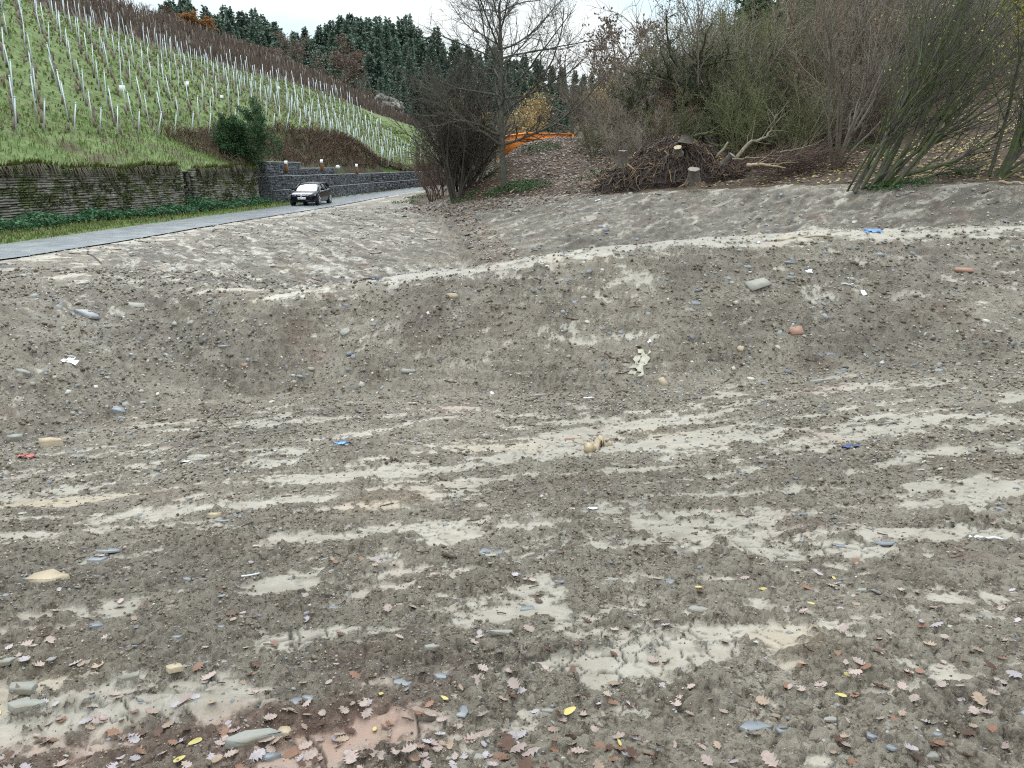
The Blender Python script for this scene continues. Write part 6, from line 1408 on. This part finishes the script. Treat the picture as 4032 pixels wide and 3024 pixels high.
SL = [(1935, 2180, 118, .85, .03, 'slab', 'large flat blue grey slate lying in the pale mud in the middle of the foreground'), (940, 2030, 90, .7, .03, 'slab', 'long blue grey slate, the larger one beside the ochre lump at the left'), (880, 2050, 50, .6, .04, 'slab', 'small slate overlapping the long one beside the ochre lump'),
      (365, 2205, 95, .55, .05, 'slab', 'blue grey slate tilted out of the mud near the left edge'), (420, 2168, 85, .5, .04, 'slab', 'narrow pale slate just above the tilted one near the left edge'), (375, 2465, 62, .7, .07, 'slab', 'squarish blue grey stone among crumbs at the left'), (110, 2278, 50, .6, .08, 'slab', 'small blue stone left of the tan rock'),
      (110, 2780, 120, .55, .1, 'slab_grey', 'grey stone beside the leaf heap at the lower left edge'), (90, 2710, 110, .5, .07, 'slab_grey', 'flat grey stone above its neighbour at the lower left edge'), (1160, 2770, 70, .7, .08, 'slab', 'rounded blue grey stone, the left of a pair in the lower left foreground'), (1218, 2750, 50, .8, .1, 'slab', 'smaller blue stone, the right of a pair in the lower left foreground'),
      (1045, 2985, 100, .5, .12, 'slab', 'blue grey block among the leaves at the bottom edge'), (985, 2915, 160, .4, .1, 'slab_grey', 'long greenish grey stone among the leaves near the bottom edge'), (500, 2660, 110, .7, .06, 'slab_grey', 'pinkish grey flat stone covered with crumbs in the lower left'),
      (1752, 2662, 78, .5, .04, 'slab', 'thin blue slate in the dark crumbs left of the cracked clay'), (1585, 2685, 85, .5, .03, 'slab', 'blue slate half buried left of the thin one'), (1815, 2800, 55, 1.3, .05, 'slab', 'pointed blue slate standing in dark crumbs near the bottom'), (2080, 2398, 60, .7, .1, 'slab', 'thick blue grey stone below the middle of the picture'),
      (2175, 2172, 42, .8, .1, 'slab', 'small blue stone right of the large flat slate'), (2210, 2288, 45, .6, .06, 'slab', 'small blue slate beside orange leaves'), (2390, 2285, 105, .35, .05, 'slab_grey', 'long grey flat stone in the cracked mud right of the middle'), (2625, 2290, 60, .8, .04, 'slab', 'two lobed blue slate right of the long grey stone'),
      (2745, 2400, 80, .8, .06, 'slab_grey', 'pinkish grey stone in the right part of the cracked mud'), (1980, 2490, 105, .3, .05, 'slab_grey', 'narrow grey stone above the smooth clay patch'), (1710, 2550, 60, .7, .15, 'slab_grey', 'rough grey lump left of the smooth clay patch'),
      (3100, 2205, 75, .5, .05, 'slab_grey', 'flat pale stone in the right foreground'), (3485, 2138, 75, .6, .04, 'slab', 'bluish slate in the right foreground with a leaf on it'), (3310, 2152, 40, .6, .1, 'slab', 'small blue stone left of the bluish slate'), (3145, 2028, 55, .5, .05, 'slab', 'small blue slate in the crumbs, right of the white scrap'), (3395, 2325, 60, .6, .06, 'slab_grey', 'pale round stone in the right foreground'),
      (2975, 2862, 95, .6, .06, 'slab', 'pointed blue grey slate near the bottom right'), (3080, 2875, 60, .6, .06, 'slab', 'flat slate beside the pointed one near the bottom right'), (3440, 2898, 70, .7, .07, 'slab', 'dark wet slate with split edge near the bottom right'), (3520, 2945, 50, .8, .08, 'slab', 'small dark stone below the wet slate near the bottom right'), (3265, 2833, 55, .5, .06, 'slab_grey', 'small grey slate above the wet one'), (3690, 2890, 30, .7, .1, 'slab', 'small bright blue stone near the right lower edge'),
      (3660, 2978, 80, .5, .08, 'slab_grey', 'rough grey stone at the bottom right edge'), (2170, 2800, 60, .6, .12, 'slab_grey', 'brownish stone near the bottom middle'), (2260, 2905, 60, .45, .2, 'darkwood', 'broken brown block beside an orange leaf at the bottom middle'), (1890, 2985, 45, .8, .15, 'slab_grey', 'grey pebble between leaves at the bottom middle'), (1770, 2990, 30, 1, .2, 'slab_grey', 'small round pebble left of the grey one at the bottom middle'),
      (346, 1237, 82, .4, .06, 'slab', 'long blue slate sticking out of the left bank'), (1358, 1312, 34, 1.4, .2, 'slab_grey', 'upright grey stone in the face of the berm'), (3258, 1398, 62, .55, .05, 'slab', 'big bluish slate lying on the berm face at the right'), (3115, 1034, 42, .4, .06, 'slab', 'thin blue slate near the berm top at the right'), (2943, 1050, 36, .5, .06, 'slab', 'blue slate left of the thin one near the berm top'), (2866, 1095, 26, 1, .1, 'slab', 'small blue stone left of the concrete plate'),
      (2262, 1190, 32, .6, .06, 'slab', 'blue slate in a hollow of the berm face'), (2738, 1196, 38, .5, .1, 'slab', 'dark blue slate right of the hollow in the berm face'), (2445, 1310, 22, 1, .2, 'slab', 'small blue stone in the middle of the berm face'), (3640, 1110, 36, .6, .06, 'slab', 'square grey slate below a pale stone on the right part of the berm'), (1605, 1466, 60, .4, .15, 'slab_grey', 'half buried grey boulder low in the berm face'), (2120, 1560, 70, .3, .08, 'slab_grey', 'flat grey stone at the foot of the berm'),
      (470, 1620, 75, .35, .1, 'slab', 'long dark slate at the foot of the left bank'), (315, 1800, 40, .7, .12, 'slab', 'grey blue slate beside the red strap'), (60, 1730, 55, .7, .2, 'slab_grey', 'rounded stone at the foot of the left bank near the edge'), (95, 1470, 50, .5, .15, 'slab_grey', 'grey block on the left bank at the picture edge'), (690, 1280, 38, .5, .2, 'slab_grey', 'tan grey stone in the dark left face'), (750, 1275, 30, .8, .2, 'slab_grey', 'grey stone right of the tan grey one in the dark left face'), (290, 1630, 26, .7, .2, 'slab_grey', 'small stone in the lower left bank'),
      (520, 1395, 20, .8, .1, 'slab', 'pale blue stone in the left hollow'), (1225, 1455, 26, .8, .2, 'slab_grey', 'grey rounded stone in the dark hollow left of the middle'), (880, 1365, 40, .3, .1, 'slab', 'dark thin slate in the hollow left of the middle'), (3500, 1668, 78, .25, .06, 'slab_grey', 'long pale slate on the flat floor at the right'), (3240, 1500, 80, .25, .06, 'slab_grey', 'long flat stone at the foot of the berm at the right'), (2915, 1375, 26, 1, .3, 'slab_tan', 'pale angular stone on the right part of the berm face'),
      (870, 2470, 40, .6, .1, 'slab', 'small blue flake right of the squarish stone'), (735, 2280, 40, .6, .08, 'slab', 'blue chip in the left middle foreground'), (1310, 2395, 55, .6, .06, 'slab', 'pale blue slate at the edge of the cracked clay left of the middle'), (700, 2510, 40, .6, .1, 'slab', 'blue chip below the pale leaves left of the middle'), (530, 2545, 44, .5, .08, 'slab', 'narrow blue chip right of the leaf pair at lower left'), (20, 2605, 60, .7, .1, 'slab_grey', 'pale stone with a yellow leaf at the left edge')]
for s_ in SL: slab(*s_, rot=r6.uniform(-.35, .35))
slab(185, 2290, 120, .6, .16, 'slab_tan', 'tan weathered rock with a pale face at the left edge', 'rock', 'rock'); slab(690, 2630, 60, .9, .14, 'slab_tan', 'sandy yellow stone spotted with mud in the lower left', 'rock', 'rock'); slab(845, 2035, 55, .6, .2, 'slab_tan', 'ochre lump of stone beside the long slates', 'rock', 'rock'); slab(1120, 2885, 70, .7, .15, 'slab_tan', 'ochre stone at the edge of the red clay near the bottom', 'rock', 'rock')
slab(190, 1755, 95, .5, .2, 'slab_tan', 'tan rock at the foot of the left bank', 'rock', 'rock'); slab(1785, 1168, 55, .4, .2, 'slab_tan', 'pale yellowish stone near the top of the berm, left of the middle', 'rock', 'rock'); slab(960, 1438, 24, .8, .2, 'brick', 'orange brick fragment in the left hollow', 'brick_piece', 'brick')
slab(2240, 1730, 44, .3, .1, 'brick', 'thin reddish shard on the floor below the berm', 'brick_piece', 'brick')
def plate(u, v, wpx, hpx, thick, m, name, label, cat, rot, jit=.004, lift=0., tilt=(0, 0), group=None):
    p = hit(u, v); d_ = np.linalg.norm(p - EYE); nn = gn(np.array([p[0]]), np.array([p[1]]))[0]; b = MB(); b.box([0, 0, thick * .3], [wpx / FPX * d_, hpx / FPX * d_, thick], None, (1, 1, 1), jit, .96); o = b.build(name, M[m]); o.matrix_world = Matrix.Translation(tuple(p + nn * lift)) @ orient(nn + np.array([*tilt, 0]), rot).to_4x4(); return tag(o, label, cat, group)
plate(2985, 1120, 50, 85, .05, 'concrete', 'concrete_plate', 'pale rectangular concrete plate leaning in the berm face', 'plate', R(-70), .012); plate(3135, 1308, 46, 34, .07, 'brick', 'brick_piece', 'reddish broken tile sticking out of the berm face at the right', 'brick', .1); plate(3795, 1066, 58, 20, .05, 'brick', 'brick_piece', 'long reddish shard on the berm at the far right', 'brick', -.05); plate(2610, 1510, 26, 34, .05, 'slab_tan', 'tile_piece', 'tan tile standing at the foot of the berm', 'tile', .5, .01, .02, (0, -.8)); plate(535, 1205, 60, 36, .04, 'concrete', 'concrete_plate', 'muddy flat plate in the dark left face below the path', 'plate', .5)
def crumple(u, v, wpx, hpx, m, name, label, cat, n=(7, 5), amp=.25, rot=0., hgt=.12):
    p = hit(u, v); d_ = np.linalg.norm(p - EYE); W_, H_ = wpx / FPX * d_, hpx / FPX * d_ * 2.0; rs = np.random.default_rng(int(u + v)); g_ = np.stack(np.meshgrid(np.linspace(-.5, .5, n[0]), np.linspace(-.5, .5, n[1]), indexing='ij'), -1).reshape(-1, 2)
    V = np.c_[g_[:, 0] * W_, g_[:, 1] * H_, rs.uniform(0, 1, len(g_)) * W_ * hgt + .01] + rs.normal(0, W_ * amp * .25, (len(g_), 3)) * [1, 1, .3]; V[:, 2] = np.maximum(V[:, 2], .004); i = np.arange(len(g_)).reshape(n); q = np.stack([i[:-1, :-1], i[1:, :-1], i[1:, 1:], i[:-1, 1:]], -1).reshape(-1, 4); q = q[rs.random(len(q)) > .15]
    b = MB(); b.add(V, q); b.add(V - [0, 0, .004], q[:, ::-1]); nn = gn(np.array([p[0]]), np.array([p[1]]))[0]; o = b.build(name, M[m]); o.matrix_world = Matrix.Translation(tuple(p)) @ orient(nn, rot).to_4x4(); return tag(o, label, cat)
crumple(3440, 914, 58, 22, 'bluefoil', 'plastic_sheet', 'crumpled bright blue plastic sheet on the far bank just above the berm', 'plastic'); crumple(1485, 1100, 46, 9, 'navyfoil', 'plastic_sheet', 'dark navy plastic scrap on the light path of the berm', 'plastic'); crumple(1355, 1750, 70, 10, 'bluefoil', 'plastic_sheet', 'flattened bluish plastic strip on the floor left of the middle', 'plastic'); crumple(3350, 1765, 70, 10, 'navyfoil', 'plastic_sheet', 'dark bluish plastic strip on the floor at the right', 'plastic')
crumple(2520, 1430, 44, 70, 'cloth', 'torn_cloth', 'pale torn cloth hanging from the berm face right of the middle', 'cloth', (5, 9), .5, R(-25)); crumple(2323, 2005, 56, 14, 'paper', 'paper_scrap', 'pale blue white scrap of paper in the middle foreground', 'paper', (5, 4), .2, 0, .04); crumple(103, 1803, 55, 14, 'redfoil', 'red_strap', 'red plastic scrap at the foot of the left bank', 'plastic', (7, 3), .4, 0, .2); crumple(735, 1820, 24, 10, 'paper', 'paper_scrap', 'small black and white scrap on the floor at the left', 'paper'); crumple(3180, 1070, 34, 8, 'paper', 'paper_scrap', 'white pointed scrap on the right part of the berm', 'paper', (4, 3), .2); crumple(3400, 1155, 14, 16, 'paper', 'paper_scrap', 'small white torn scrap below a white strip on the berm', 'paper', (4, 4), .4); crumple(2555, 1345, 14, 18, 'paper', 'paper_scrap', 'white scrap on the berm face above the torn cloth', 'paper', (4, 4), .3); crumple(2355, 790, 22, 10, 'paper', 'paper_scrap', 'white scrap at the rim of the far bank below the root pile', 'paper', (4, 4), .3); crumple(2045, 1020, 22, 18, 'cloth', 'paper_scrap', 'whitish scrap at the back edge of the berm path', 'paper', (4, 4), .4); crumple(2985, 955, 18, 10, 'paper', 'paper_scrap', 'white crumpled scrap on the berm path at the right', 'paper', (4, 4), .4); crumple(2320, 1570, 40, 8, 'paper', 'paper_scrap', 'flat white strip at the foot of the berm', 'paper', (5, 3), .2); crumple(1625, 1590, 30, 8, 'cloth', 'paper_scrap', 'cream scrap at the foot of the berm left of the middle', 'paper', (4, 3), .2); crumple(280, 1425, 40, 16, 'paper', 'paper_scrap', 'white torn scrap on the left bank', 'paper', (5, 4), .5)
def stick(pts, r0, m, name, label, cat='stick', lift=.02, tip=.5):
    P = np.array([hit(*p) for p in pts]) + [0, 0, lift]; P = resample(P, max(.03, np.linalg.norm(P[-1] - P[0]) / 7)); P[1:-1] += r6.normal(0, r0 * .5, P[1:-1].shape); b = MB(); b.tube(P, np.linspace(r0, r0 * tip, len(P)), 6); o = b.build(name, M[m]); c = P.mean(0); me = o.data; me.transform(Matrix.Translation(tuple(-c))); o.location = c; return tag(o, label, cat)
stick([(2312, 1785), (2362, 1752), (2405, 1755)], .055, 'palewood', 'birch_log', 'short white birch log with peeling dark bark on the floor', 'log', .03, .8); stick([(1395, 1118), (1430, 1103), (1480, 1098)], .03, 'darkwood', 'dark_stick', 'crooked dark stick on the light path of the berm'); stick([(3065, 950), (3180, 935), (3280, 938)], .035, 'palewood', 'split_plank', 'splintered pale plank along the berm path at the right', 'plank'); stick([(3315, 1120), (3362, 1124)], .018, 'paper', 'white_strip', 'narrow white strip on the right part of the berm', 'strip'); stick([(345, 1000), (375, 1015), (400, 1040)], .02, 'darkwood', 'dark_stick', 'bent dark twig at the shoulder of the road'); stick([(1520, 1830), (1555, 1815), (1580, 1822)], .02, 'darkwood', 'dark_stick', 'clod covered piece of bark on the floor'); stick([(1130, 905), (1180, 912), (1215, 932)], .02, 'darkwood', 'dark_stick', 'dark root lying on the far left bank'); stick([(1740, 2190), (1798, 2200)], .018, 'darkwood', 'dark_stick', 'dark piece of bark left of the large flat slate', lift=.01); stick([(2010, 765), (2050, 735), (2090, 712)], .05, 'palewood', 'pale_plank', 'pale plank leaning on the mound right of the bare tree', 'plank', .1); stick([(2970, 735), (3020, 722)], .03, 'darkwood', 'dark_stick', 'dark stick at the rim below the fallen branches'); stick([(3930, 722), (4040, 728)], .06, 'palewood', 'fallen_log', 'pale fallen trunk at the foot of the right hazel clump', 'log', .05); stick([(3340, 745), (3440, 715), (3500, 690)], .035, 'palewood', 'pale_stick', 'pale broken stick leaning at the foot of the leaning hazel', 'stick', .12); stick([(800, 1600), (850, 1650), (900, 1690)], .012, 'darkwood', 'dark_stick', 'thin dark root at the foot of the left bank'); stick([(950, 2275), (1022, 2262)], .006, 'paper', 'white_strip', 'thin white stick lying left of the middle foreground', 'strip', .01, 1.0); stick([(3815, 2118), (3950, 2128)], .012, 'paper', 'white_strip', 'long thin white strip on pale clay at the right', 'strip', .01)
for k, (x, nm) in enumerate(((3830, 'near'), (3870, 'far'))): pass
n = 260; b = MB(); tl = []
for _ in range(n):
    ii, jj = int(r6.uniform(120, 780)), int(r6.uniform(40, NA - 40))
    if not mud[ii, jj]: continue
    x, y = GX[ii, jj], GY[ii, jj]; L_ = y * r6.uniform(.006, .022); a = r6.uniform(-.6, .6) + (3.14 if r6.random() < .5 else 0); P = np.array([[x, y], [x + math.cos(a) * L_ * .5, y + math.sin(a) * L_ * .5 + r6.normal(0, L_ * .1)], [x + math.cos(a) * L_, y + math.sin(a) * L_]]); tl.append((np.c_[P, gz(P[:, 0], P[:, 1]) + .01], np.full(3, y * .0006 + .002)))
V, F = tubes(tl, 4); b.add(V, F); tag(b.build('twig_litter', M['darkwood']), 'thin dark twigs and roots strewn over the mud', 'twigs', None, 'stuff')

# ================================================================ ROOT PILE, BRUSH, SKIP, ROCKS
M['soil'] = mat('root_soil', (.034, .022, .016), .95, nscale=5, namp=.35, bump=.05, bscale=9)
M['root'] = mat('torn_roots', (1, 1, 1), .85, attr=True)
pc = hit(2670, 735); pc = np.array([pc[0], pc[1] + 2.0]); pz = float(gz(*pc))
def pile_h(x, y):
    dx = (x - pc[0]); dy = (y - pc[1]); e = 1 - (dx / 3.55) ** 2 - (dy / 2.1) ** 2
    return 1.75 * np.maximum(e, 0) ** .7 * (.82 + .18 * np.cos((dx - .2) * 1.1)) + .3 * fbm(x * 1.1, y * 1.1, 3, 501) * (e > 0)
a = np.linspace(0, 6.28, 49)[:-1]; rr2 = np.linspace(0, 1, 15); A_, R_ = np.meshgrid(a, rr2, indexing='ij'); X = pc[0] + 3.55 * R_ * np.cos(A_); Y_ = pc[1] + 2.1 * R_ * np.sin(A_); Z = gz(X, Y_) + pile_h(X, Y_) - .06
i = np.arange(X.size).reshape(X.shape); q = np.stack([i[:, :-1], np.roll(i, -1, 0)[:, :-1], np.roll(i, -1, 0)[:, 1:], i[:, 1:]], -1).reshape(-1, 4)
rp = empty('root_pile', (pc[0], pc[1], pz)); tag(rp, 'big heap of torn out tree roots clotted with dark earth above the far bank', 'root pile')
b = MB(); b.add(np.stack([X, Y_, Z], -1).reshape(-1, 3) - [pc[0], pc[1], pz], q[:, ::-1]); b.build('soil', M['soil'], rp, True)
rc = [(.042, .028, .022), (.065, .043, .034), (.030, .020, .016), (.085, .057, .042), (.11, .078, .056)]
rlines = []; rcol = []
for _ in range(2300):
    t = r6.uniform(0, 6.28); s_ = r6.uniform(0, 1) ** .55; x, y = pc[0] + 3.5 * s_ * math.cos(t), pc[1] + 2.05 * s_ * math.sin(t); z = float(gz(x, y)) + float(pile_h(np.array(x), np.array(y))); L_ = r6.uniform(.3, 1.3); d = np.array([r6.normal(0, 1), r6.normal(-.3, .7), r6.normal(.1, .45)]); P = [np.array([x, y, z - .05])]; d /= np.linalg.norm(d)
    for _k in range(5):
        d = d + r6.normal(0, .42, 3); d /= np.linalg.norm(d); nx = P[-1] + d * L_ / 5; hh = float(gz(nx[0], nx[1])) + (float(pile_h(np.array(nx[0]), np.array(nx[1])))); nx[2] = max(hh + .0, min(nx[2], hh + .30)); P.append(nx)
    r0 = r6.uniform(.008, .032) if r6.random() < .88 else r6.uniform(.035, .07); rlines.append((np.array(P) - [pc[0], pc[1], pz], np.linspace(r0, r0 * .3, 6))); bright = r6.random() < .07
    rcol.append(np.array((.34, .21, .10)) * r6.uniform(.7, 1.2) if bright else np.array(rc[r6.integers(0, 5)]))
V, F = tubes(rlines, 5); b = MB(); b.add(V, F, np.repeat(np.array(rcol), 30, 0)); tag(b.build('roots', M['root'], rp), kind='stuff')
M['cutwood'] = mat('cut_wood', (.19, .165, .14), .8, nscale=9, namp=.2)
M['stumpbark'] = mat('stump_bark', (.085, .068, .055), .9, nscale=8, namp=.35, bump=.03)
def stump(u, v, Y, h, r0, lean, label, cutm='cutwood'):
    q_ = PY(u, v, Y); e = empty('tree_stump', tuple(q_)); tag(e, label, 'stump', 'stumps in the root pile'); d = unit(np.array([*lean, 1.0])); b = MB()
    P = np.array([d * t * h for t in (-.35, 0, .35, .7, 1.)]); V, F = tubes([(P, np.array([1.5, 1.2, 1.02, .98, 1.]) * r0)], 12); V = V + np.random.default_rng(int(u)).normal(0, r0 * .05, V.shape); b.add(V, F); b.build('trunk', M['stumpbark'], e, True); b = MB(); Vt = np.vstack([V[-12:], V[-12:].mean(0) + d * .01]) + d * .006; b.add(Vt, [[i_, (i_ + 1) % 12, 12] for i_ in range(12)]); b.build('cut_face', M[cutm], e)
    for k in range(7):
        aa = k * .9 + .2; L_ = h * np.random.default_rng(k + int(u)).uniform(.8, 1.5); dd = np.array([math.cos(aa), math.sin(aa), -.35]); P = np.array([np.array([0, 0, -.0]) + dd * L_ * t + np.array([0, 0, -.25 * L_ * t * t]) + r6.normal(0, .03, 3) for t in (0, .3, .6, 1)]); b = MB(); b.tube(P, r0 * np.array([.4, .28, .16, .05]), 6, (.10, .07, .05) if k % 3 else (.32, .2, .1)); b.build('root', M['root'], e)
stump(2452, 640, 35.2, .5, .22, (.0, -.1), 'upright short stump at the left end of the root pile'); stump(2730, 705, 32.9, .42, .24, (-.1, -.35), 'grey cut stump facing the viewer low in the root pile'); stump(2700, 560, 35.5, .25, .26, (.2, .1), 'pale topped stump on the summit of the root pile'); stump(2860, 640, 34.2, .4, .16, (.6, -.5), 'small splintered stump at the right side of the root pile'); stump(2670, 600, 34.6, .25, .17, (-.3, -.6), 'orange torn stump just under the summit of the root pile', 'palewood')
# fallen branches to the right of the pile
def limb(pts, r0, r1, m, label, twigs=6, name='fallen_branch'):
    P = resample(np.array(pts), .15); P = P + r6.normal(0, .02, P.shape); c = P[0].copy(); e = empty(name, tuple(c)); tag(e, label, 'branch', 'fallen branches beside the root pile'); b = MB(); b.tube(P - c, np.linspace(r0, r1, len(P)), 7); b.build('limb', M[m], e, True); b = MB(); tl = []
    for _ in range(twigs):
        k = r6.integers(len(P) // 4, len(P)); d = unit(P[min(k + 1, len(P) - 1)] - P[k - 1]) + r6.normal(0, .5, 3); L_ = r6.uniform(.5, 1.4); d = unit(d); tl.append((np.array([P[k] - c, P[k] - c + d * L_ * .5 + r6.normal(0, .04, 3), P[k] - c + d * L_ + r6.normal(0, .08, 3)]), np.array([r1 * .8, r1 * .5, .006])))
    
    if tl: V, F = tubes(tl, 4); b.add(V, F); b.build('twigs', M[m], e)
M['palebark'] = mat('pale_branch', (.17, .142, .095), .8, nscale=8, namp=.3, bump=.01)
limb([PY(2900, 625, 33.5), PY(2950, 560, 33.8), PY(3020, 540, 34), PY(3040, 500, 34.2), PY(3062, 440, 34.4)], .09, .025, 'palebark', 'thick pale broken limb arching up right of the root pile', 12)
limb([PY(2880, 630, 33.4), PY(3000, 622, 33.2), PY(3130, 640, 33)], .05, .015, 'palebark', 'long thin pale branch lying to the right of the root pile', 8); limb([PY(2940, 650, 33), PY(2990, 648, 32.8), PY(3090, 662, 32.6)], .08, .02, 'palewood', 'bright split branch low on the right of the root pile', 5); limb([PY(2820, 620, 33.2), PY(2850, 590, 33.2), PY(2868, 560, 33.3)], .06, .04, 'palebark', 'short pale stick standing up in the right part of the root pile', 0); limb([PY(3060, 600, 34), PY(3160, 585, 34), PY(3230, 560, 34.2)], .05, .012, 'palebark', 'thin branch reaching towards the slim tree', 10); limb([PY(2650, 575, 35.5), PY(2740, 535, 35.8), PY(2810, 522, 36)], .09, .05, 'bark_moss', 'dark crooked limb on top of the root pile', 3)
n = 900; tl = []
for _ in range(n):
    u, v = r6.normal(3090, 110), r6.normal(635, 32); Y = r6.uniform(33, 36); p = PY(u, v, Y); zg = float(gz(p[0], p[1])); p[2] = min(max(p[2], zg + .03), zg + .9); d = np.array([r6.normal(.8, .6), r6.normal(0, .5), r6.normal(.1, .25)]); d = unit(d); L_ = r6.uniform(.5, 1.4); tl.append((np.array([p, p + d * L_ * .5 + r6.normal(0, .06, 3), p + d * L_ + r6.normal(0, .1, 3)]), np.array([.012, .009, .005])))
V, F = tubes(tl, 3); b = MB(); b.add(V, F); M['brush'] = mat('red_brush', (.085, .048, .036), .85, nscale=3, namp=.3); tag(b.build('brushwood', M['brush']), 'low heap of reddish brown brushwood between the root pile and the slim tree', 'brushwood', None, 'stuff')
# the orange skip behind the mound
M['orange'] = mat('orange_paint', (.80, .25, .03), .45, nscale=3, namp=.12, second=(.62, .20, .03), sscale=2.5, spos=(.6, .75))
qs = PY(2050, 522, 52.5); L_, W_, H_ = 3.6, 1.9, 1.45; sk = empty('orange_skip', (qs[0], qs[1], qs[2] - H_)); tag(sk, 'orange steel skip half hidden behind the leafy mound', 'skip'); th = .05
ft = np.array([(-.2, -.0), (L_, -.0), (L_ - .4, W_), (.1, W_)]); rotk = rotz(R(12))
def skbox(name, c, s_, rt=None, parent=None):
    b = MB(); b.box([0, 0, 0], s_, rt); o = b.build(name, M['orange'], parent or sk); o.location = c; return o
sk.rotation_euler = (0, R(1.5), R(-8))
fw_ = skbox('side_wall', (1.9, 0, H_ / 2), (2.9, th, H_)); lw_ = MB(); 
lw_.add([(.45, 0, 0), (.45, 0, H_ - .03), (-.95, .9 - 2.1, H_ - .30), (-.95, .9 - 2.1, 0), (.45, .05, 0), (.45, .05, H_ - .03), (-.95, -1.15, H_ - .30), (-.95, -1.15, 0)], [[0, 3, 2, 1], [4, 5, 6, 7], [1, 2, 6, 5], [0, 1, 5, 4], [3, 7, 6, 2], [0, 4, 7, 3]]); lw_.build('end_wall', M['orange'], sk)
skbox('side_wall', (1.9, W_, H_ / 2), (2.9, th, H_)); skbox('end_wall', (3.33, W_ / 2, H_ / 2), (th, W_ - .06, H_)); skbox('floor', (1.9, W_ / 2, .03), (2.8, W_ - .1, .05))
skbox('top_rim', (1.9, -.055, H_ - .03), (2.94, .10, .10)); skbox('rib', (1.9, -.055, H_ - .36), (2.94, .10, .10)); 
for dz in (0.0, -.32):
    b = MB(); b.tube([(.45, -.05, H_ - .03 + dz), (-.95, -1.25, H_ - .30 + dz)], .06, 4); b.build('top_rim' if dz == 0 else 'rib', M['orange'], sk)
for k in range(4): skbox('post', (.75 + k * .75, -.04, H_ - .19), (.09, .07, .22))
for k in range(3):
    t = .2 + .3 * k; b = MB(); b.tube([(.45 - 1.4 * t, -.03 - 1.2 * t, H_ - .05 - .27 * t), (.45 - 1.4 * t, -.03 - 1.2 * t, H_ - .36 - .27 * t)], .045, 4); b.build('post', M['orange'], sk)
# pale rock outcrop at the end of the old vines
M['cliff'] = mat('pale_cliff', (.30, .28, .25), .85, nscale=1.5, namp=.3, bump=.15, bscale=3, second=(.10, .09, .07), sscale=1.2)
ro = None; b = MB()
for k in range(38):
    u, v = r6.uniform(1490, 1580), r6.uniform(395, 445); v = v + (u - 1535) * .35; p = PY(u, v, 196 + r6.uniform(-3, 3)); s_ = r6.uniform(.8, 2.4); V = (np.array([[x, y, z] for z in (-.5, .5) for y in (-.5, .5) for x in (-.5, .5)]) + r6.normal(0, .12, (8, 3))) * [s_ * 1.5, s_, s_ * .8]; b.add(V @ (rotz(r6.uniform(-.5, .5)) @ roty(.5)).T + p, BOXF)
o = b.build('rock_outcrop', M['cliff']); tag(o, 'pale broken rock outcrop below the forest at the far end of the old vines', 'rock outcrop')
